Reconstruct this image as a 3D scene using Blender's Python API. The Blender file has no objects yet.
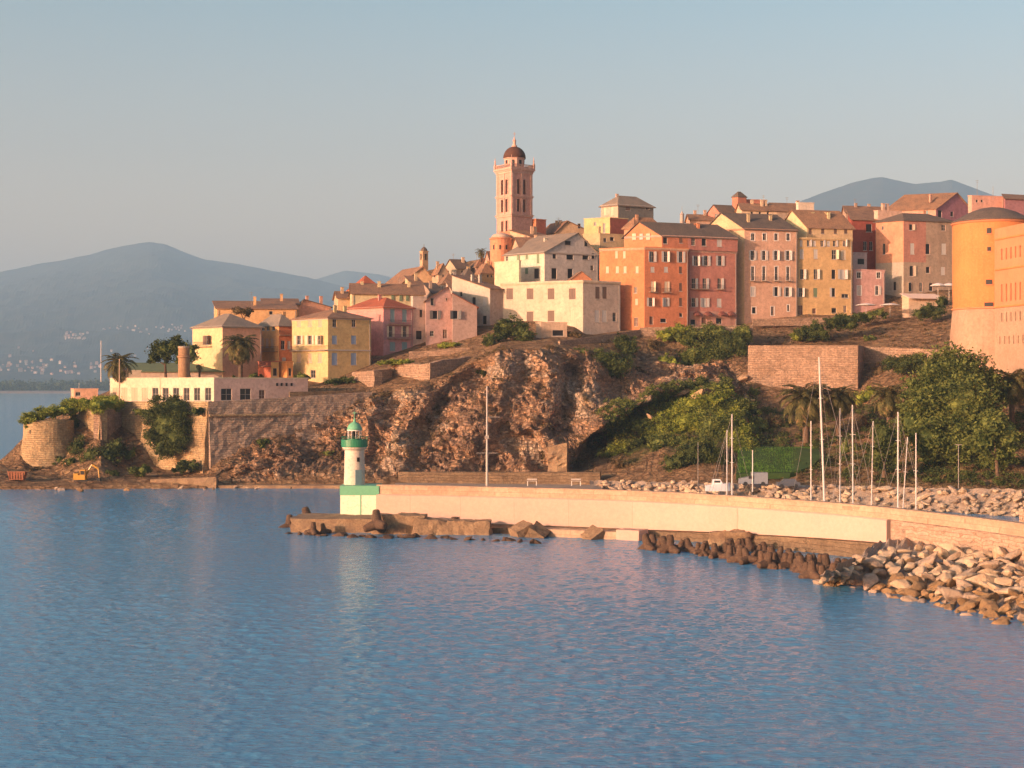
import bpy, bmesh, math, random
import numpy as np
from mathutils import Vector, Matrix, noise, Quaternion
R = math.radians
C = bpy.context.scene.collection
scene = bpy.context.scene
F, CX, CY, H = 1500.0, 512.0, 384.0, 20.0

# ------------------------------------------------------------------ camera, sky, sun
cam = bpy.data.cameras.new('camera'); cam.sensor_width = 36; cam.lens = 36*F/1024
cam.clip_start = 0.5; cam.clip_end = 40000
camo = bpy.data.objects.new('camera', cam); C.objects.link(camo)
camo.location = (0, 0, H); camo.rotation_euler = (R(90), 0, 0)
scene.camera = camo
SUN_EL, SUN_AZ = 11.0, 53.0            # azimuth measured to the left of straight behind the camera
sdir = Vector((-math.sin(R(SUN_AZ))*math.cos(R(SUN_EL)), -math.cos(R(SUN_AZ))*math.cos(R(SUN_EL)), math.sin(R(SUN_EL))))
w = bpy.data.worlds.new('World'); scene.world = w; w.use_nodes = True
nt = w.node_tree; bg = nt.nodes['Background']; bg.inputs[1].default_value = 0.13
sky = nt.nodes.new('ShaderNodeTexSky'); sky.sky_type = 'NISHITA'; sky.sun_disc = False
sky.sun_elevation = R(SUN_EL); sky.sun_rotation = math.atan2(sdir.x, sdir.y)
sky.altitude = 0; sky.air_density = 1.0; sky.dust_density = 3.5; sky.ozone_density = 1.5
# dusk colours of the air: warmer towards the horizon, cooler and dimmer overhead
tcw = nt.nodes.new('ShaderNodeTexCoord'); sx = nt.nodes.new('ShaderNodeSeparateXYZ'); nt.links.new(tcw.outputs['Generated'], sx.inputs[0])
rw = nt.nodes.new('ShaderNodeValToRGB'); nt.links.new(sx.outputs[2], rw.inputs[0])
RAMP = [(0.0, (3.0, 1.6, 1.1)), (0.07, (2.8, 1.56, 1.1)), (0.15, (1.84, 1.27, 1.02)), (0.26, (1.15, 1.21, 1.09)), (0.5, (0.60, 0.69, 0.84)), (1.0, (0.42, 0.5, 0.72))]
els = rw.color_ramp.elements
for i, (p_, c_) in enumerate(RAMP):
    e_ = els[0] if i == 0 else (els[-1] if i == len(RAMP)-1 else els.new(p_)); e_.position = p_; e_.color = (c_[0]/3.5, c_[1]/3.5, c_[2]/3.5, 1)
tint = nt.nodes.new('ShaderNodeVectorMath'); tint.operation = 'MULTIPLY'; nt.links.new(sky.outputs[0], tint.inputs[0]); nt.links.new(rw.outputs[0], tint.inputs[1])
dbl = nt.nodes.new('ShaderNodeVectorMath'); dbl.operation = 'SCALE'; dbl.inputs['Scale'].default_value = 3.5; nt.links.new(tint.outputs[0], dbl.inputs[0]); nt.links.new(dbl.outputs[0], bg.inputs[0])
sl = bpy.data.lights.new('sun', 'SUN'); sl.energy = 4.15; sl.angle = R(0.6); sl.color = (1.0, 0.59, 0.40)
so = bpy.data.objects.new('sun', sl); C.objects.link(so)
so.rotation_euler = (-sdir).to_track_quat('-Z', 'Y').to_euler()
scene.view_settings.view_transform = 'Standard'; scene.view_settings.look = 'None'
scene.view_settings.gamma = 1; scene.view_settings.exposure = 0.70
scene.cycles.max_bounces = 6; scene.cycles.transparent_max_bounces = 8
scene.cycles.volume_bounces = 1

# ------------------------------------------------------------------ helpers
def zat(py, Y): return H - (py - CY)/F*Y
def P(px, py, Y): return Vector(((px - CX)/F*Y, Y, zat(py, Y)))
def XY(px, Y): return ((px - CX)/F*Y, Y)
ORG = {}
def tag(o, label=None, cat=None, group=None, kind=None):
    if label: o['label'] = label
    if cat: o['category'] = cat
    if group: o['group'] = group
    if kind: o['kind'] = kind
    return o
def thing(name, label, cat, loc, group=None):
    o = bpy.data.objects.new(name, None); C.objects.link(o); o.location = loc
    o.empty_display_size = 0.5
    ORG[o.name] = Vector(loc)
    return tag(o, label, cat, group)
class MB:
    def __init__(s): s.v = []; s.f = []; s.m = []
    def add(s, vs, fs, m=0):
        b = len(s.v); s.v += [tuple(v) for v in vs]
        for f in fs: s.f.append(tuple(b+i for i in f)); s.m.append(m)
    def quad(s, a, b, c, d, m=0): s.add([a, b, c, d], [(0, 1, 2, 3)], m)
    def hexa(s, bot, top, m=0):
        n = len(bot)
        s.add(list(bot)+list(top), [tuple(range(n))[::-1], tuple(range(n, 2*n))] + [(i, (i+1) % n, n+(i+1) % n, n+i) for i in range(n)], m)
    def box(s, c, d, rz=0, m=0, rot=None):
        M = rot if rot is not None else Matrix.Rotation(rz, 3, 'Z')
        x, y, z = d[0]/2, d[1]/2, d[2]/2
        vs = [Vector(c) + M @ Vector(p) for p in ((-x,-y,-z),(x,-y,-z),(x,y,-z),(-x,y,-z),(-x,-y,z),(x,-y,z),(x,y,z),(-x,y,z))]
        s.add(vs, [(3,2,1,0),(4,5,6,7),(0,1,5,4),(1,2,6,5),(2,3,7,6),(3,0,4,7)], m)
    def obox(s, A, e, n, u0, u1, d0, d1, z0, z1, m=0):
        """box along a wall: u along e, d along outward normal n"""
        A = Vector((A[0], A[1], 0)); e = Vector((e[0], e[1], 0)); n = Vector((n[0], n[1], 0))
        p = [A+e*u0+n*d0, A+e*u1+n*d0, A+e*u1+n*d1, A+e*u0+n*d1]
        s.hexa([(q.x, q.y, z0) for q in p], [(q.x, q.y, z1) for q in p], m)
    def tube(s, p0, p1, r0, r1=None, n=8, m=0):
        r1 = r0 if r1 is None else r1
        p0 = Vector(p0); p1 = Vector(p1); d = (p1-p0).normalized()
        a = d.orthogonal().normalized(); b = d.cross(a)
        vs = [p0+(a*math.cos(t)+b*math.sin(t))*r0 for t in [2*math.pi*i/n for i in range(n)]]
        vs += [p1+(a*math.cos(t)+b*math.sin(t))*r1 for t in [2*math.pi*i/n for i in range(n)]]
        s.add(vs, [tuple(range(n))[::-1], tuple(range(n, 2*n))]+[(i, (i+1) % n, n+(i+1) % n, n+i) for i in range(n)], m)
    def lathe(s, c, prof, n=24, m=0, ph=0):
        vs = []; fs = []
        for r, z in prof:
            for i in range(n):
                t = 2*math.pi*i/n+ph; vs.append((c[0]+r*math.cos(t), c[1]+r*math.sin(t), c[2]+z))
        for k in range(len(prof)-1):
            for i in range(n): fs.append((k*n+i, k*n+(i+1) % n, (k+1)*n+(i+1) % n, (k+1)*n+i))
        fs.append(tuple(range(n))[::-1]); fs.append(tuple((len(prof)-1)*n+i for i in range(n)))
        s.add(vs, fs, m)
    def build(s, name, mats, parent=None, smooth=False, org=None, recalc=True):
        me = bpy.data.meshes.new(name)
        if org is None: org = ORG.get(parent.name, Vector((0,0,0))) if parent else Vector((0,0,0))
        me.from_pydata([(v[0]-org[0], v[1]-org[1], v[2]-org[2]) for v in s.v], [], s.f)
        if not isinstance(mats, (list, tuple)): mats = [mats]
        for m in mats: me.materials.append(m)
        if len(mats) > 1: me.polygons.foreach_set('material_index', s.m)
        if recalc:
            bm = bmesh.new(); bm.from_mesh(me); bmesh.ops.recalc_face_normals(bm, faces=bm.faces); bm.to_mesh(me); bm.free()
        if smooth: me.polygons.foreach_set('use_smooth', [True]*len(me.polygons))
        o = bpy.data.objects.new(name, me); C.objects.link(o)
        if parent: o.parent = parent; ORG[o.name] = Vector(org)
        else: o.location = org
        return o
def copy_tree(o, parent=None):
    c = o.copy(); C.objects.link(c); c.parent = parent
    for ch in list(o.children): copy_tree(ch, c)
    return c

# ------------------------------------------------------------------ materials
def newmat(name):
    m = bpy.data.materials.new(name); m.use_nodes = True
    return m, m.node_tree, m.node_tree.nodes['Principled BSDF']
def N(nt, t, **k):
    n = nt.nodes.new(t)
    for a, b in k.items():
        if a.startswith('i_'):
            n.inputs[int(a[2:]) if a[2:].isdigit() else a[2:].replace('_', ' ')].default_value = b
        else: setattr(n, a, b)
    return n
def shade(c, f): return (min(1, c[0]*f), min(1, c[1]*f), min(1, c[2]*f), 1)
def mottled(name, c1, c2, c3=None, scale=0.5, fine=4.0, rough=0.85, bump=0.3, bdist=0.05, streak=0.0, world=False, spec=0.3):
    m, nt, b = newmat(name); L = nt.links.new
    tc = N(nt, 'ShaderNodeNewGeometry' if world else 'ShaderNodeTexCoord')
    co = tc.outputs['Position'] if world else tc.outputs['Object']
    n1 = N(nt, 'ShaderNodeTexNoise', i_Scale=scale, i_Detail=6.0, i_Roughness=0.65); L(co, n1.inputs['Vector'])
    n2 = N(nt, 'ShaderNodeTexNoise', i_Scale=fine, i_Detail=4.0, i_Roughness=0.7); L(co, n2.inputs['Vector'])
    r1 = N(nt, 'ShaderNodeMapRange', i_1=0.35, i_2=0.65); L(n1.outputs[0], r1.inputs[0])
    mx = N(nt, 'ShaderNodeMix', data_type='RGBA'); L(r1.outputs[0], mx.inputs[0])
    mx.inputs[6].default_value = (*c1[:3], 1); mx.inputs[7].default_value = (*c2[:3], 1)
    r2 = N(nt, 'ShaderNodeMapRange', i_1=0.45, i_2=0.75); L(n2.outputs[0], r2.inputs[0])
    mx2 = N(nt, 'ShaderNodeMix', data_type='RGBA'); L(r2.outputs[0], mx2.inputs[0]); L(mx.outputs[2], mx2.inputs[6])
    mx2.inputs[7].default_value = (*(c3 or shade(c2, 0.75))[:3], 1)
    out = mx2.outputs[2]
    if streak > 0:
        mp = N(nt, 'ShaderNodeMapping'); mp.inputs['Scale'].default_value = (0.8, 0.8, 0.16); L(co, mp.inputs['Vector'])
        n3 = N(nt, 'ShaderNodeTexNoise', i_Scale=1.0, i_Detail=5.0); L(mp.outputs[0], n3.inputs['Vector'])
        r3 = N(nt, 'ShaderNodeMapRange', i_1=0.48, i_2=0.8, i_3=0.0, i_4=streak*0.6); L(n3.outputs[0], r3.inputs[0])
        mx3 = N(nt, 'ShaderNodeMix', data_type='RGBA'); L(r3.outputs[0], mx3.inputs[0]); L(out, mx3.inputs[6])
        mx3.inputs[7].default_value = shade(c2, 0.45); out = mx3.outputs[2]
    L(out, b.inputs['Base Color']); b.inputs['Roughness'].default_value = rough
    b.inputs['Specular IOR Level'].default_value = spec
    if bump > 0:
        bp = N(nt, 'ShaderNodeBump', i_Strength=bump, i_Distance=bdist); L(n2.outputs[0], bp.inputs['Height']); L(bp.outputs[0], b.inputs['Normal'])
    return m
PL = {}
def plaster(c, streak=0.35):
    lum = .3*c[0]+.6*c[1]+.1*c[2]; f_ = 1-.12*max(0, min(1, (lum-.38)/.22)); c = (c[0]*f_, c[1]*f_, c[2]*f_)
    k = tuple(round(x, 3) for x in c)+(streak,)
    if k not in PL:
        PL[k] = mottled('plaster', shade(c, 1.08), shade(c, 0.82), shade(c, 0.66), scale=0.3, fine=1.6, streak=streak, bump=0.25)
    return PL[k]
def flat(name, c, rough=0.6, metal=0.0, spec=0.4):
    m, nt, b = newmat(name); L = nt.links.new
    n = N(nt, 'ShaderNodeTexNoise', i_Scale=3.0, i_Detail=3.0); tc = N(nt, 'ShaderNodeTexCoord'); L(tc.outputs['Object'], n.inputs['Vector'])
    mx = N(nt, 'ShaderNodeMix', data_type='RGBA'); L(n.outputs[0], mx.inputs[0])
    mx.inputs[6].default_value = shade(c, 1.12); mx.inputs[7].default_value = shade(c, 0.85)
    L(mx.outputs[2], b.inputs['Base Color']); b.inputs['Roughness'].default_value = rough; b.inputs['Metallic'].default_value = metal
    b.inputs['Specular IOR Level'].default_value = spec
    return m
def masonry(name, c1, c2, mortar, bw=0.9, bh=0.4, bump=0.6, world=False, stain=0.5, wob=0.8, var=0.2):
    m, nt, b = newmat(name); L = nt.links.new
    tc = N(nt, 'ShaderNodeNewGeometry'); pos = tc.outputs['Position']
    sx = N(nt, 'ShaderNodeSeparateXYZ'); L(pos, sx.inputs[0])
    ad = N(nt, 'ShaderNodeMath', operation='ADD'); L(sx.outputs[0], ad.inputs[0])
    mu = N(nt, 'ShaderNodeMath', operation='MULTIPLY', i_1=0.7); L(sx.outputs[1], mu.inputs[0]); L(mu.outputs[0], ad.inputs[1])
    cb = N(nt, 'ShaderNodeCombineXYZ'); L(ad.outputs[0], cb.inputs[0]); L(sx.outputs[2], cb.inputs[1])
    nd = N(nt, 'ShaderNodeTexNoise', i_Scale=0.8, i_Detail=3.0); L(pos, nd.inputs['Vector'])
    va = N(nt, 'ShaderNodeVectorMath', operation='MULTIPLY_ADD'); L(nd.outputs['Color'], va.inputs[0]); va.inputs[1].default_value = (wob,)*3; L(cb.outputs[0], va.inputs[2])
    br = N(nt, 'ShaderNodeTexBrick', offset=0.5); L(va.outputs[0], br.inputs['Vector'])
    br.inputs['Scale'].default_value = 1.0; br.inputs['Brick Width'].default_value = bw; br.inputs['Row Height'].default_value = bh
    br.inputs['Mortar Size'].default_value = 0.03; br.inputs['Mortar Smooth'].default_value = 0.4
    br.inputs['Color1'].default_value = (*c1, 1); br.inputs['Color2'].default_value = (*c2, 1); br.inputs['Mortar'].default_value = (*[(a_*.35+b_*.65) for a_, b_ in zip(mortar, c2)], 1)
    n1 = N(nt, 'ShaderNodeTexNoise', i_Scale=0.22, i_Detail=8.0, i_Roughness=0.7); L(pos, n1.inputs['Vector'])
    r1 = N(nt, 'ShaderNodeMapRange', i_1=0.42, i_2=0.68, i_3=0.0, i_4=stain); L(n1.outputs[0], r1.inputs[0])
    mx = N(nt, 'ShaderNodeMix', data_type='RGBA'); L(r1.outputs[0], mx.inputs[0]); L(br.outputs[0], mx.inputs[6]); mx.inputs[7].default_value = shade(c2, 0.62)
    n2 = N(nt, 'ShaderNodeTexNoise', i_Scale=2.2, i_Detail=6.0, i_Roughness=0.7); L(pos, n2.inputs['Vector'])
    r2 = N(nt, 'ShaderNodeMapRange', i_1=0.4, i_2=0.7, i_3=1-var, i_4=1+var*.9); L(n2.outputs[0], r2.inputs[0])
    mv = N(nt, 'ShaderNodeVectorMath', operation='SCALE'); L(mx.outputs[2], mv.inputs[0]); L(r2.outputs[0], mv.inputs['Scale'])
    L(mv.outputs[0], b.inputs['Base Color']); b.inputs['Roughness'].default_value = 0.92; b.inputs['Specular IOR Level'].default_value = 0.2
    a2 = N(nt, 'ShaderNodeMath', operation='SUBTRACT'); L(n2.outputs[0], a2.inputs[0]); L(br.outputs['Fac'], a2.inputs[1])
    bp = N(nt, 'ShaderNodeBump', i_Strength=bump, i_Distance=0.2); L(a2.outputs[0], bp.inputs['Height']); L(bp.outputs[0], b.inputs['Normal'])
    return m
def leafmat(name, dark, light, dry=None, trans=0.25):
    m, nt, b = newmat(name); L = nt.links.new
    g = N(nt, 'ShaderNodeNewGeometry')
    n1 = N(nt, 'ShaderNodeTexNoise', i_Scale=0.45, i_Detail=3.0); L(g.outputs['Position'], n1.inputs['Vector'])
    ad = N(nt, 'ShaderNodeMath', operation='MULTIPLY_ADD', i_1=0.5); L(g.outputs['Random Per Island'], ad.inputs[0]); 
    s = N(nt, 'ShaderNodeMapRange', i_1=0.35, i_2=0.65, i_3=-0.1, i_4=0.6); L(n1.outputs[0], s.inputs[0]); L(s.outputs[0], ad.inputs[2])
    cr = N(nt, 'ShaderNodeValToRGB'); L(ad.outputs[0], cr.inputs[0])
    cr.color_ramp.elements[0].position = 0.1; cr.color_ramp.elements[0].color = (*dark, 1)
    cr.color_ramp.elements[1].position = 0.85; cr.color_ramp.elements[1].color = (*light, 1)
    if dry:
        e = cr.color_ramp.elements.new(0.97); e.color = (*dry, 1)
    L(cr.outputs[0], b.inputs['Base Color']); b.inputs['Roughness'].default_value = 0.7; b.inputs['Specular IOR Level'].default_value = 0.15
    tr = N(nt, 'ShaderNodeBsdfTranslucent'); L(cr.outputs[0], tr.inputs[0])
    ms = N(nt, 'ShaderNodeMixShader'); ms.inputs[0].default_value = trans; L(b.outputs[0], ms.inputs[1]); L(tr.outputs[0], ms.inputs[2])
    L(ms.outputs[0], nt.nodes['Material Output'].inputs[0])
    return m
M = {}
M['tile'] = mottled('roof_tiles_brown', (0.29, 0.16, 0.09), (0.15, 0.09, 0.06), (0.4, 0.25, 0.15), scale=0.5, fine=5, bump=0.6, bdist=0.08)
M['tile_dark'] = mottled('roof_slate_dark', (0.13, 0.10, 0.08), (0.085, 0.07, 0.06), (0.2, 0.15, 0.11), scale=0.5, fine=5, bump=0.6, bdist=0.08)
M['tile_red'] = mottled('roof_tiles_red', (0.34, 0.09, 0.045), (0.24, 0.07, 0.04), (0.4, 0.15, 0.08), scale=0.5, fine=5, bump=0.6, bdist=0.08)
M['tile_grey'] = mottled('roof_slate_grey', (0.25, 0.20, 0.15), (0.17, 0.145, 0.12), (0.3, 0.25, 0.2), scale=0.5, fine=5, bump=0.6, bdist=0.08)
M['roof_green'] = mottled('roof_sheet_green', (0.14, 0.19, 0.09), (0.10, 0.14, 0.07), (0.18, 0.2, 0.12), scale=0.5, fine=3, bump=0.2)
M['dark'] = flat('window_dark', (0.018, 0.015, 0.014), 0.5)
M['glass'] = flat('window_glass', (0.035, 0.035, 0.035), 0.3, spec=0.3)
M['white'] = flat('white_paint', (0.72, 0.68, 0.62))
M['frame'] = flat('frame_paint', (0.45, 0.4, 0.35))
M['iron'] = flat('wrought_iron', (0.05, 0.04, 0.04), 0.6)
M['brown'] = flat('brown_wood', (0.16, 0.085, 0.055))
M['sh_grey'] = flat('shutter_grey', (0.5, 0.47, 0.43)); M['sh_green'] = flat('shutter_green', (0.16, 0.22, 0.13))
M['sh_blue'] = flat('shutter_blue', (0.25, 0.33, 0.46)); M['sh_brown'] = flat('shutter_brown', (0.14, 0.085, 0.06))
M['sh_cream'] = flat('shutter_cream', (0.6, 0.5, 0.36)); M['sh_teal'] = flat('shutter_teal', (0.2, 0.3, 0.32))
M['sh_peach'] = flat('peach_blind', (0.5, 0.35, 0.24)); M['sh_dgrey'] = flat('shutter_slate', (0.14, 0.14, 0.135))
M['stone_tan'] = masonry('old_stone_tan', (0.52, 0.38, 0.21), (0.44, 0.31, 0.17), (0.2, 0.14, 0.08), 1.0, 0.42, stain=0.8, bump=1.0, wob=.4, var=.3)
M['stone_pink'] = masonry('old_stone_pink', (0.49, 0.335, 0.23), (0.37, 0.25, 0.17), (0.2, 0.135, 0.09), 1.0, 0.4, stain=0.8, bump=1.0, wob=.4, var=.3)
M['stone_brown'] = masonry('wet_stone_brown', (0.27, 0.19, 0.115), (0.21, 0.145, 0.09), (0.15, 0.105, 0.065), 1.3, 0.55, stain=0.8, bump=0.9)
M['jetty_white'] = masonry('limewashed_wall', (0.57, 0.395, 0.315), (0.53, 0.365, 0.29), (0.3, 0.2, 0.15), 5.5, 40.0, stain=0.18, bump=0.12, wob=0.05, var=0.06)
M['jetty_cap'] = masonry('parapet_stone', (0.54, 0.39, 0.27), (0.44, 0.31, 0.21), (0.25, 0.17, 0.11), 2.8, 0.62, stain=0.5, bump=0.4, wob=.15, var=.15)
M['jetty_rough'] = masonry('pink_block_wall', (0.52, 0.37, 0.27), (0.44, 0.30, 0.21), (0.27, 0.17, 0.1), 0.8, 0.4, stain=0.3, bump=0.8)
M['concrete_dark'] = mottled('wet_concrete', (0.10, 0.06, 0.038), (0.06, 0.038, 0.026), (0.15, 0.1, 0.06), scale=0.8, fine=5, bump=0.8, bdist=0.1, world=True)
M['concrete'] = mottled('pale_concrete', (0.42, 0.33, 0.24), (0.33, 0.25, 0.18), None, scale=0.5, fine=4, bump=0.5, world=True)
M['block_tan'] = mottled('tan_block', (0.36, 0.25, 0.14), (0.2, 0.13, 0.08), None, scale=0.6, fine=4, bump=0.8, bdist=0.1, world=True)
M['rock_pale'] = mottled('pale_boulder', (0.56, 0.44, 0.30), (0.42, 0.31, 0.2), (0.36, 0.25, 0.16), scale=0.35, fine=2.5, bump=0.9, bdist=0.15, world=True)
M['rock_ochre'] = mottled('ochre_boulder', (0.36, 0.23, 0.11), (0.22, 0.14, 0.07), (0.14, 0.09, 0.05), scale=0.5, fine=2.5, bump=0.9, bdist=0.15, world=True)
M['rock_grey'] = mottled('grey_boulder', (0.44, 0.34, 0.25), (0.32, 0.24, 0.17), (0.2, 0.14, 0.1), scale=0.5, fine=2.5, bump=0.9, bdist=0.15, world=True)
M['lh_green'] = flat('green_paint', (0.03, 0.2, 0.10), 0.4); M['lh_pale'] = mottled('pale_green_limewash', (0.74, 0.84, 0.62), (0.68, 0.78, 0.57), None, scale=0.6, fine=3, bump=0.15)
M['lh_mint'] = flat('mint_green_paint', (0.15, 0.42, 0.25), 0.6)
M['mast'] = flat('mast_aluminium', (0.62, 0.57, 0.52), 0.4); M['cable'] = flat('steel_cable', (0.3, 0.27, 0.24), 0.4)
M['hull'] = flat('white_gelcoat', (0.75, 0.75, 0.75), 0.25); M['bark'] = mottled('tree_bark', (0.17, 0.11, 0.07), (0.1, 0.065, 0.04), scale=2, fine=6, bump=0.8)
M['dome'] = mottled('dome_slates', (0.12, 0.055, 0.035), (0.08, 0.04, 0.03), None, scale=1.5, fine=6, bump=0.5)
M['canvas'] = flat('awning_canvas', (0.68, 0.52, 0.42)); M['canvas_w'] = flat('parasol_canvas', (0.72, 0.66, 0.6)); M['canvas_red'] = flat('awning_red', (0.2, 0.075, 0.055))
M['yellow'] = flat('digger_yellow', (0.5, 0.27, 0.04), 0.4); M['orange'] = flat('rusty_orange', (0.3, 0.11, 0.05), 0.6); M['rubber'] = flat('rubber_black', (0.03, 0.03, 0.03), 0.8)
M['red'] = flat('red_paint', (0.5, 0.06, 0.04), 0.5)
M['fort_orange'] = mottled('orange_limewash', (0.66, 0.228, 0.073), (0.56, 0.19, 0.062), (0.64, 0.26, 0.10), scale=0.3, fine=2.5, streak=0.3, bump=0.3)
M['fort_stone'] = mottled('fort_stone', (0.47, 0.31, 0.21), (0.40, 0.26, 0.17), (0.31, 0.2, 0.13), scale=0.3, fine=1.8, streak=0.35, bump=0.7, bdist=.12)
M['fort_orange2'] = mottled('salmon_limewash', (0.64, 0.25, 0.12), (0.54, 0.21, 0.10), (0.58, 0.26, 0.14), scale=0.3, fine=2.5, streak=0.3, bump=0.3)
M['leaf_dark'] = leafmat('leaves_dark', (0.03, 0.045, 0.014), (0.12, 0.15, 0.04)); M['leaf_mid'] = leafmat('leaves_mid', (0.05, 0.075, 0.018), (0.20, 0.235, 0.06))
M['leaf_light'] = leafmat('leaves_light', (0.10, 0.14, 0.022), (0.34, 0.38, 0.06)); M['leaf_brown'] = leafmat('leaves_dry', (0.09, 0.06, 0.03), (0.2, 0.15, 0.07))
M['palm'] = leafmat('palm_fronds', (0.06, 0.062, 0.024), (0.19, 0.17, 0.06), (0.3, 0.2, 0.1)); M['lawn'] = leafmat('lawn_blades', (0.04, 0.11, 0.018), (0.13, 0.27, 0.04))

# ------------------------------------------------------------------ structure: terrain
def c(px, *pts): return (px, [(zat(a, Y) if a > 150 else a, Y) for a, Y in pts])
COLS = [
 c(-60, (-3,276),(.8,282),(2.5,290),(3.2,298),(3.5,304),(3,310),(2,316),(.5,324),(-3,334),(-4,345)),
 c(0,   (-3,277),(.8,282),(2,288),(3.5,298),(4.5,304),(4,312),(2,320),(0,328),(-3,340),(-4,350)),
 c(20,  (-3,278),(.8,282),(1.6,288),(3,297),(5.5,303),(8,312),(6,320),(0,330),(-3,345),(-4,355)),
 c(35,  (-3,278),(.8,282),(1.5,289),(2.2,296),(4,303),(11,311),(11.5,318),(6,330),(-3,350),(-4,360)),
 c(60,  (-3,278),(.8,282),(1.5,289),(2,296),(4.5,303),(12,312),(14,320),(14,345),(-3,370),(-4,380)),
 c(78,  (-3,278),(.8,282),(1.6,289),(2.6,295),(7,303),(13,311),(16.6,320),(17,350),(-3,385),(-4,395)),
 c(100, (-3,279),(.8,283),(1.8,289),(4,295),(7.5,301),(13,308),(16.6,322),(17.5,360),(-3,400),(-4,410)),
 c(122, (-3,280),(.8,284),(1.8,289),(2.5,296),(4.5,304),(15.5,317),(16.6,330),(19.8,350),(19.8,400),(-4,450)),
 c(165, (-3,280),(.8,284),(1.8,289),(2,296),(3,305),(15.8,310),(16.2,328),(20,342),(20,420),(-4,470)),
 c(206, (-3,281),(.8,285),(1.5,289),(1.8,293),(3,298),(15.8,302),(16.2,325),(20,340),(20,440),(-4,490)),
 c(220, (-3,284),(1,288),(1.6,291),(4,294.5),(6,298),(15.8,303),(16.2,325),(20,340),(20,445),(-4,490)),
 c(260, (-3,284),(1,288),(2,291),(4,295),(6.5,299),(15.8,308),(16.4,325),(20.3,340),(22,445),(-4,490)),
 c(320, (-3,285),(1,289),(456,297),(442,302),(424,307.5),(402,313),(388,328),(380,340),(26,440),(-4,500)),
 c(365, (-3,286),(1,290),(468,294),(432,303),(402,313),(393,319),(372,334),(358,348),(34,440),(-4,500)),
 c(410, (-3,288),(1,292),(466,297),(424,304),(388,313),(383,321),(364,333),(340,360),(275,430),(-4,500)),
 c(450, (-3,290),(1,294),(466,298),(414,305),(377,316),(371,324),(350,342),(320,370),(265,430),(-4,500)),
 c(500, (-3,290),(1,294),(466,298),(405,305),(351,319),(345,330),(339,342),(310,372),(255,430),(-4,500)),
 c(555, (-3,288),(1,292),(464,296),(398,306),(348,321),(343,331),(337,342),(300,372),(248,430),(-4,500)),
 c(575, (-3,284),(1,288),(462,302),(420,306),(351,322),(346,333),(337,343),(300,375),(246,430),(-4,500)),
 c(605, (-3,278),(1,284),(458,303),(424,304),(352,330),(334,350),(329,364),(295,385),(242,430),(-4,500)),
 c(650, (-3,270),(1,276),(442,304),(404,308),(359,343),(329.5,351),(328,366),(285,390),(238,430),(-4,500)),
 c(690, (-3,262),(1,268),(430,304),(384,316),(362,343),(328.5,351),(327.5,368),(280,392),(234,430),(-4,500)),
 c(725, (-3,258),(1,264),(440,294),(384,322),(362,343),(327,351),(325.5,370),(280,392),(230,430),(-4,500)),
 c(760, (-3,256),(1,262),(474,272),(444,296),(408,322),(346,352),(322,368),(280,392),(230,430),(-4,500)),
 c(800, (-3,250),(1,256),(480,265),(446,292),(410,322),(346,350),(320,370),(280,395),(230,430),(-4,500)),
 c(860, (-3,242),(1,249),(482,258),(445,285),(405,318),(347,348),(314,378),(280,395),(226,430),(-4,500)),
 c(920, (-3,234),(1,240),(484,250),(450,272),(400,300),(352,334),(309,376),(280,395),(222,430),(-4,500)),
 c(980, (-3,226),(1,232),(486,242),(455,262),(410,290),(366,312),(320,350),(290,390),(222,430),(-4,500)),
 c(1070,(-3,216),(1,222),(490,232),(460,250),(420,275),(375,290),(330,345),(300,390),(225,430),(-4,500)),
 c(1160,(-3,206),(1,212),(492,222),(465,240),(430,265),(385,280),(340,335),(300,390),(230,430),(-4,500)),
]
FEAT = [(478,374,425,430,13,-5.5),(574,372,560,428,10,-5),(530,438,546,474,8,-4),(503,430,522,455,7,-3),(505,362,468,465,13,2.2),(392,398,368,470,9,-3.5),(420,392,400,465,9,2.0),
        (692,390,640,414,8,-7),(640,414,598,443,8,-8),(598,443,572,474,8,-7),(700,372,640,396,9,3.0),(640,396,598,426,9,3.5),(598,426,562,458,8,3.0),(470,440,440,474,8,2.0),(635,355,610,385,10,-2.5),(540,360,535,420,11,2.0)]
SUB = [3, 6, 26, 34, 30, 10, 10, 10, 6]
def ease(t): return t
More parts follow.
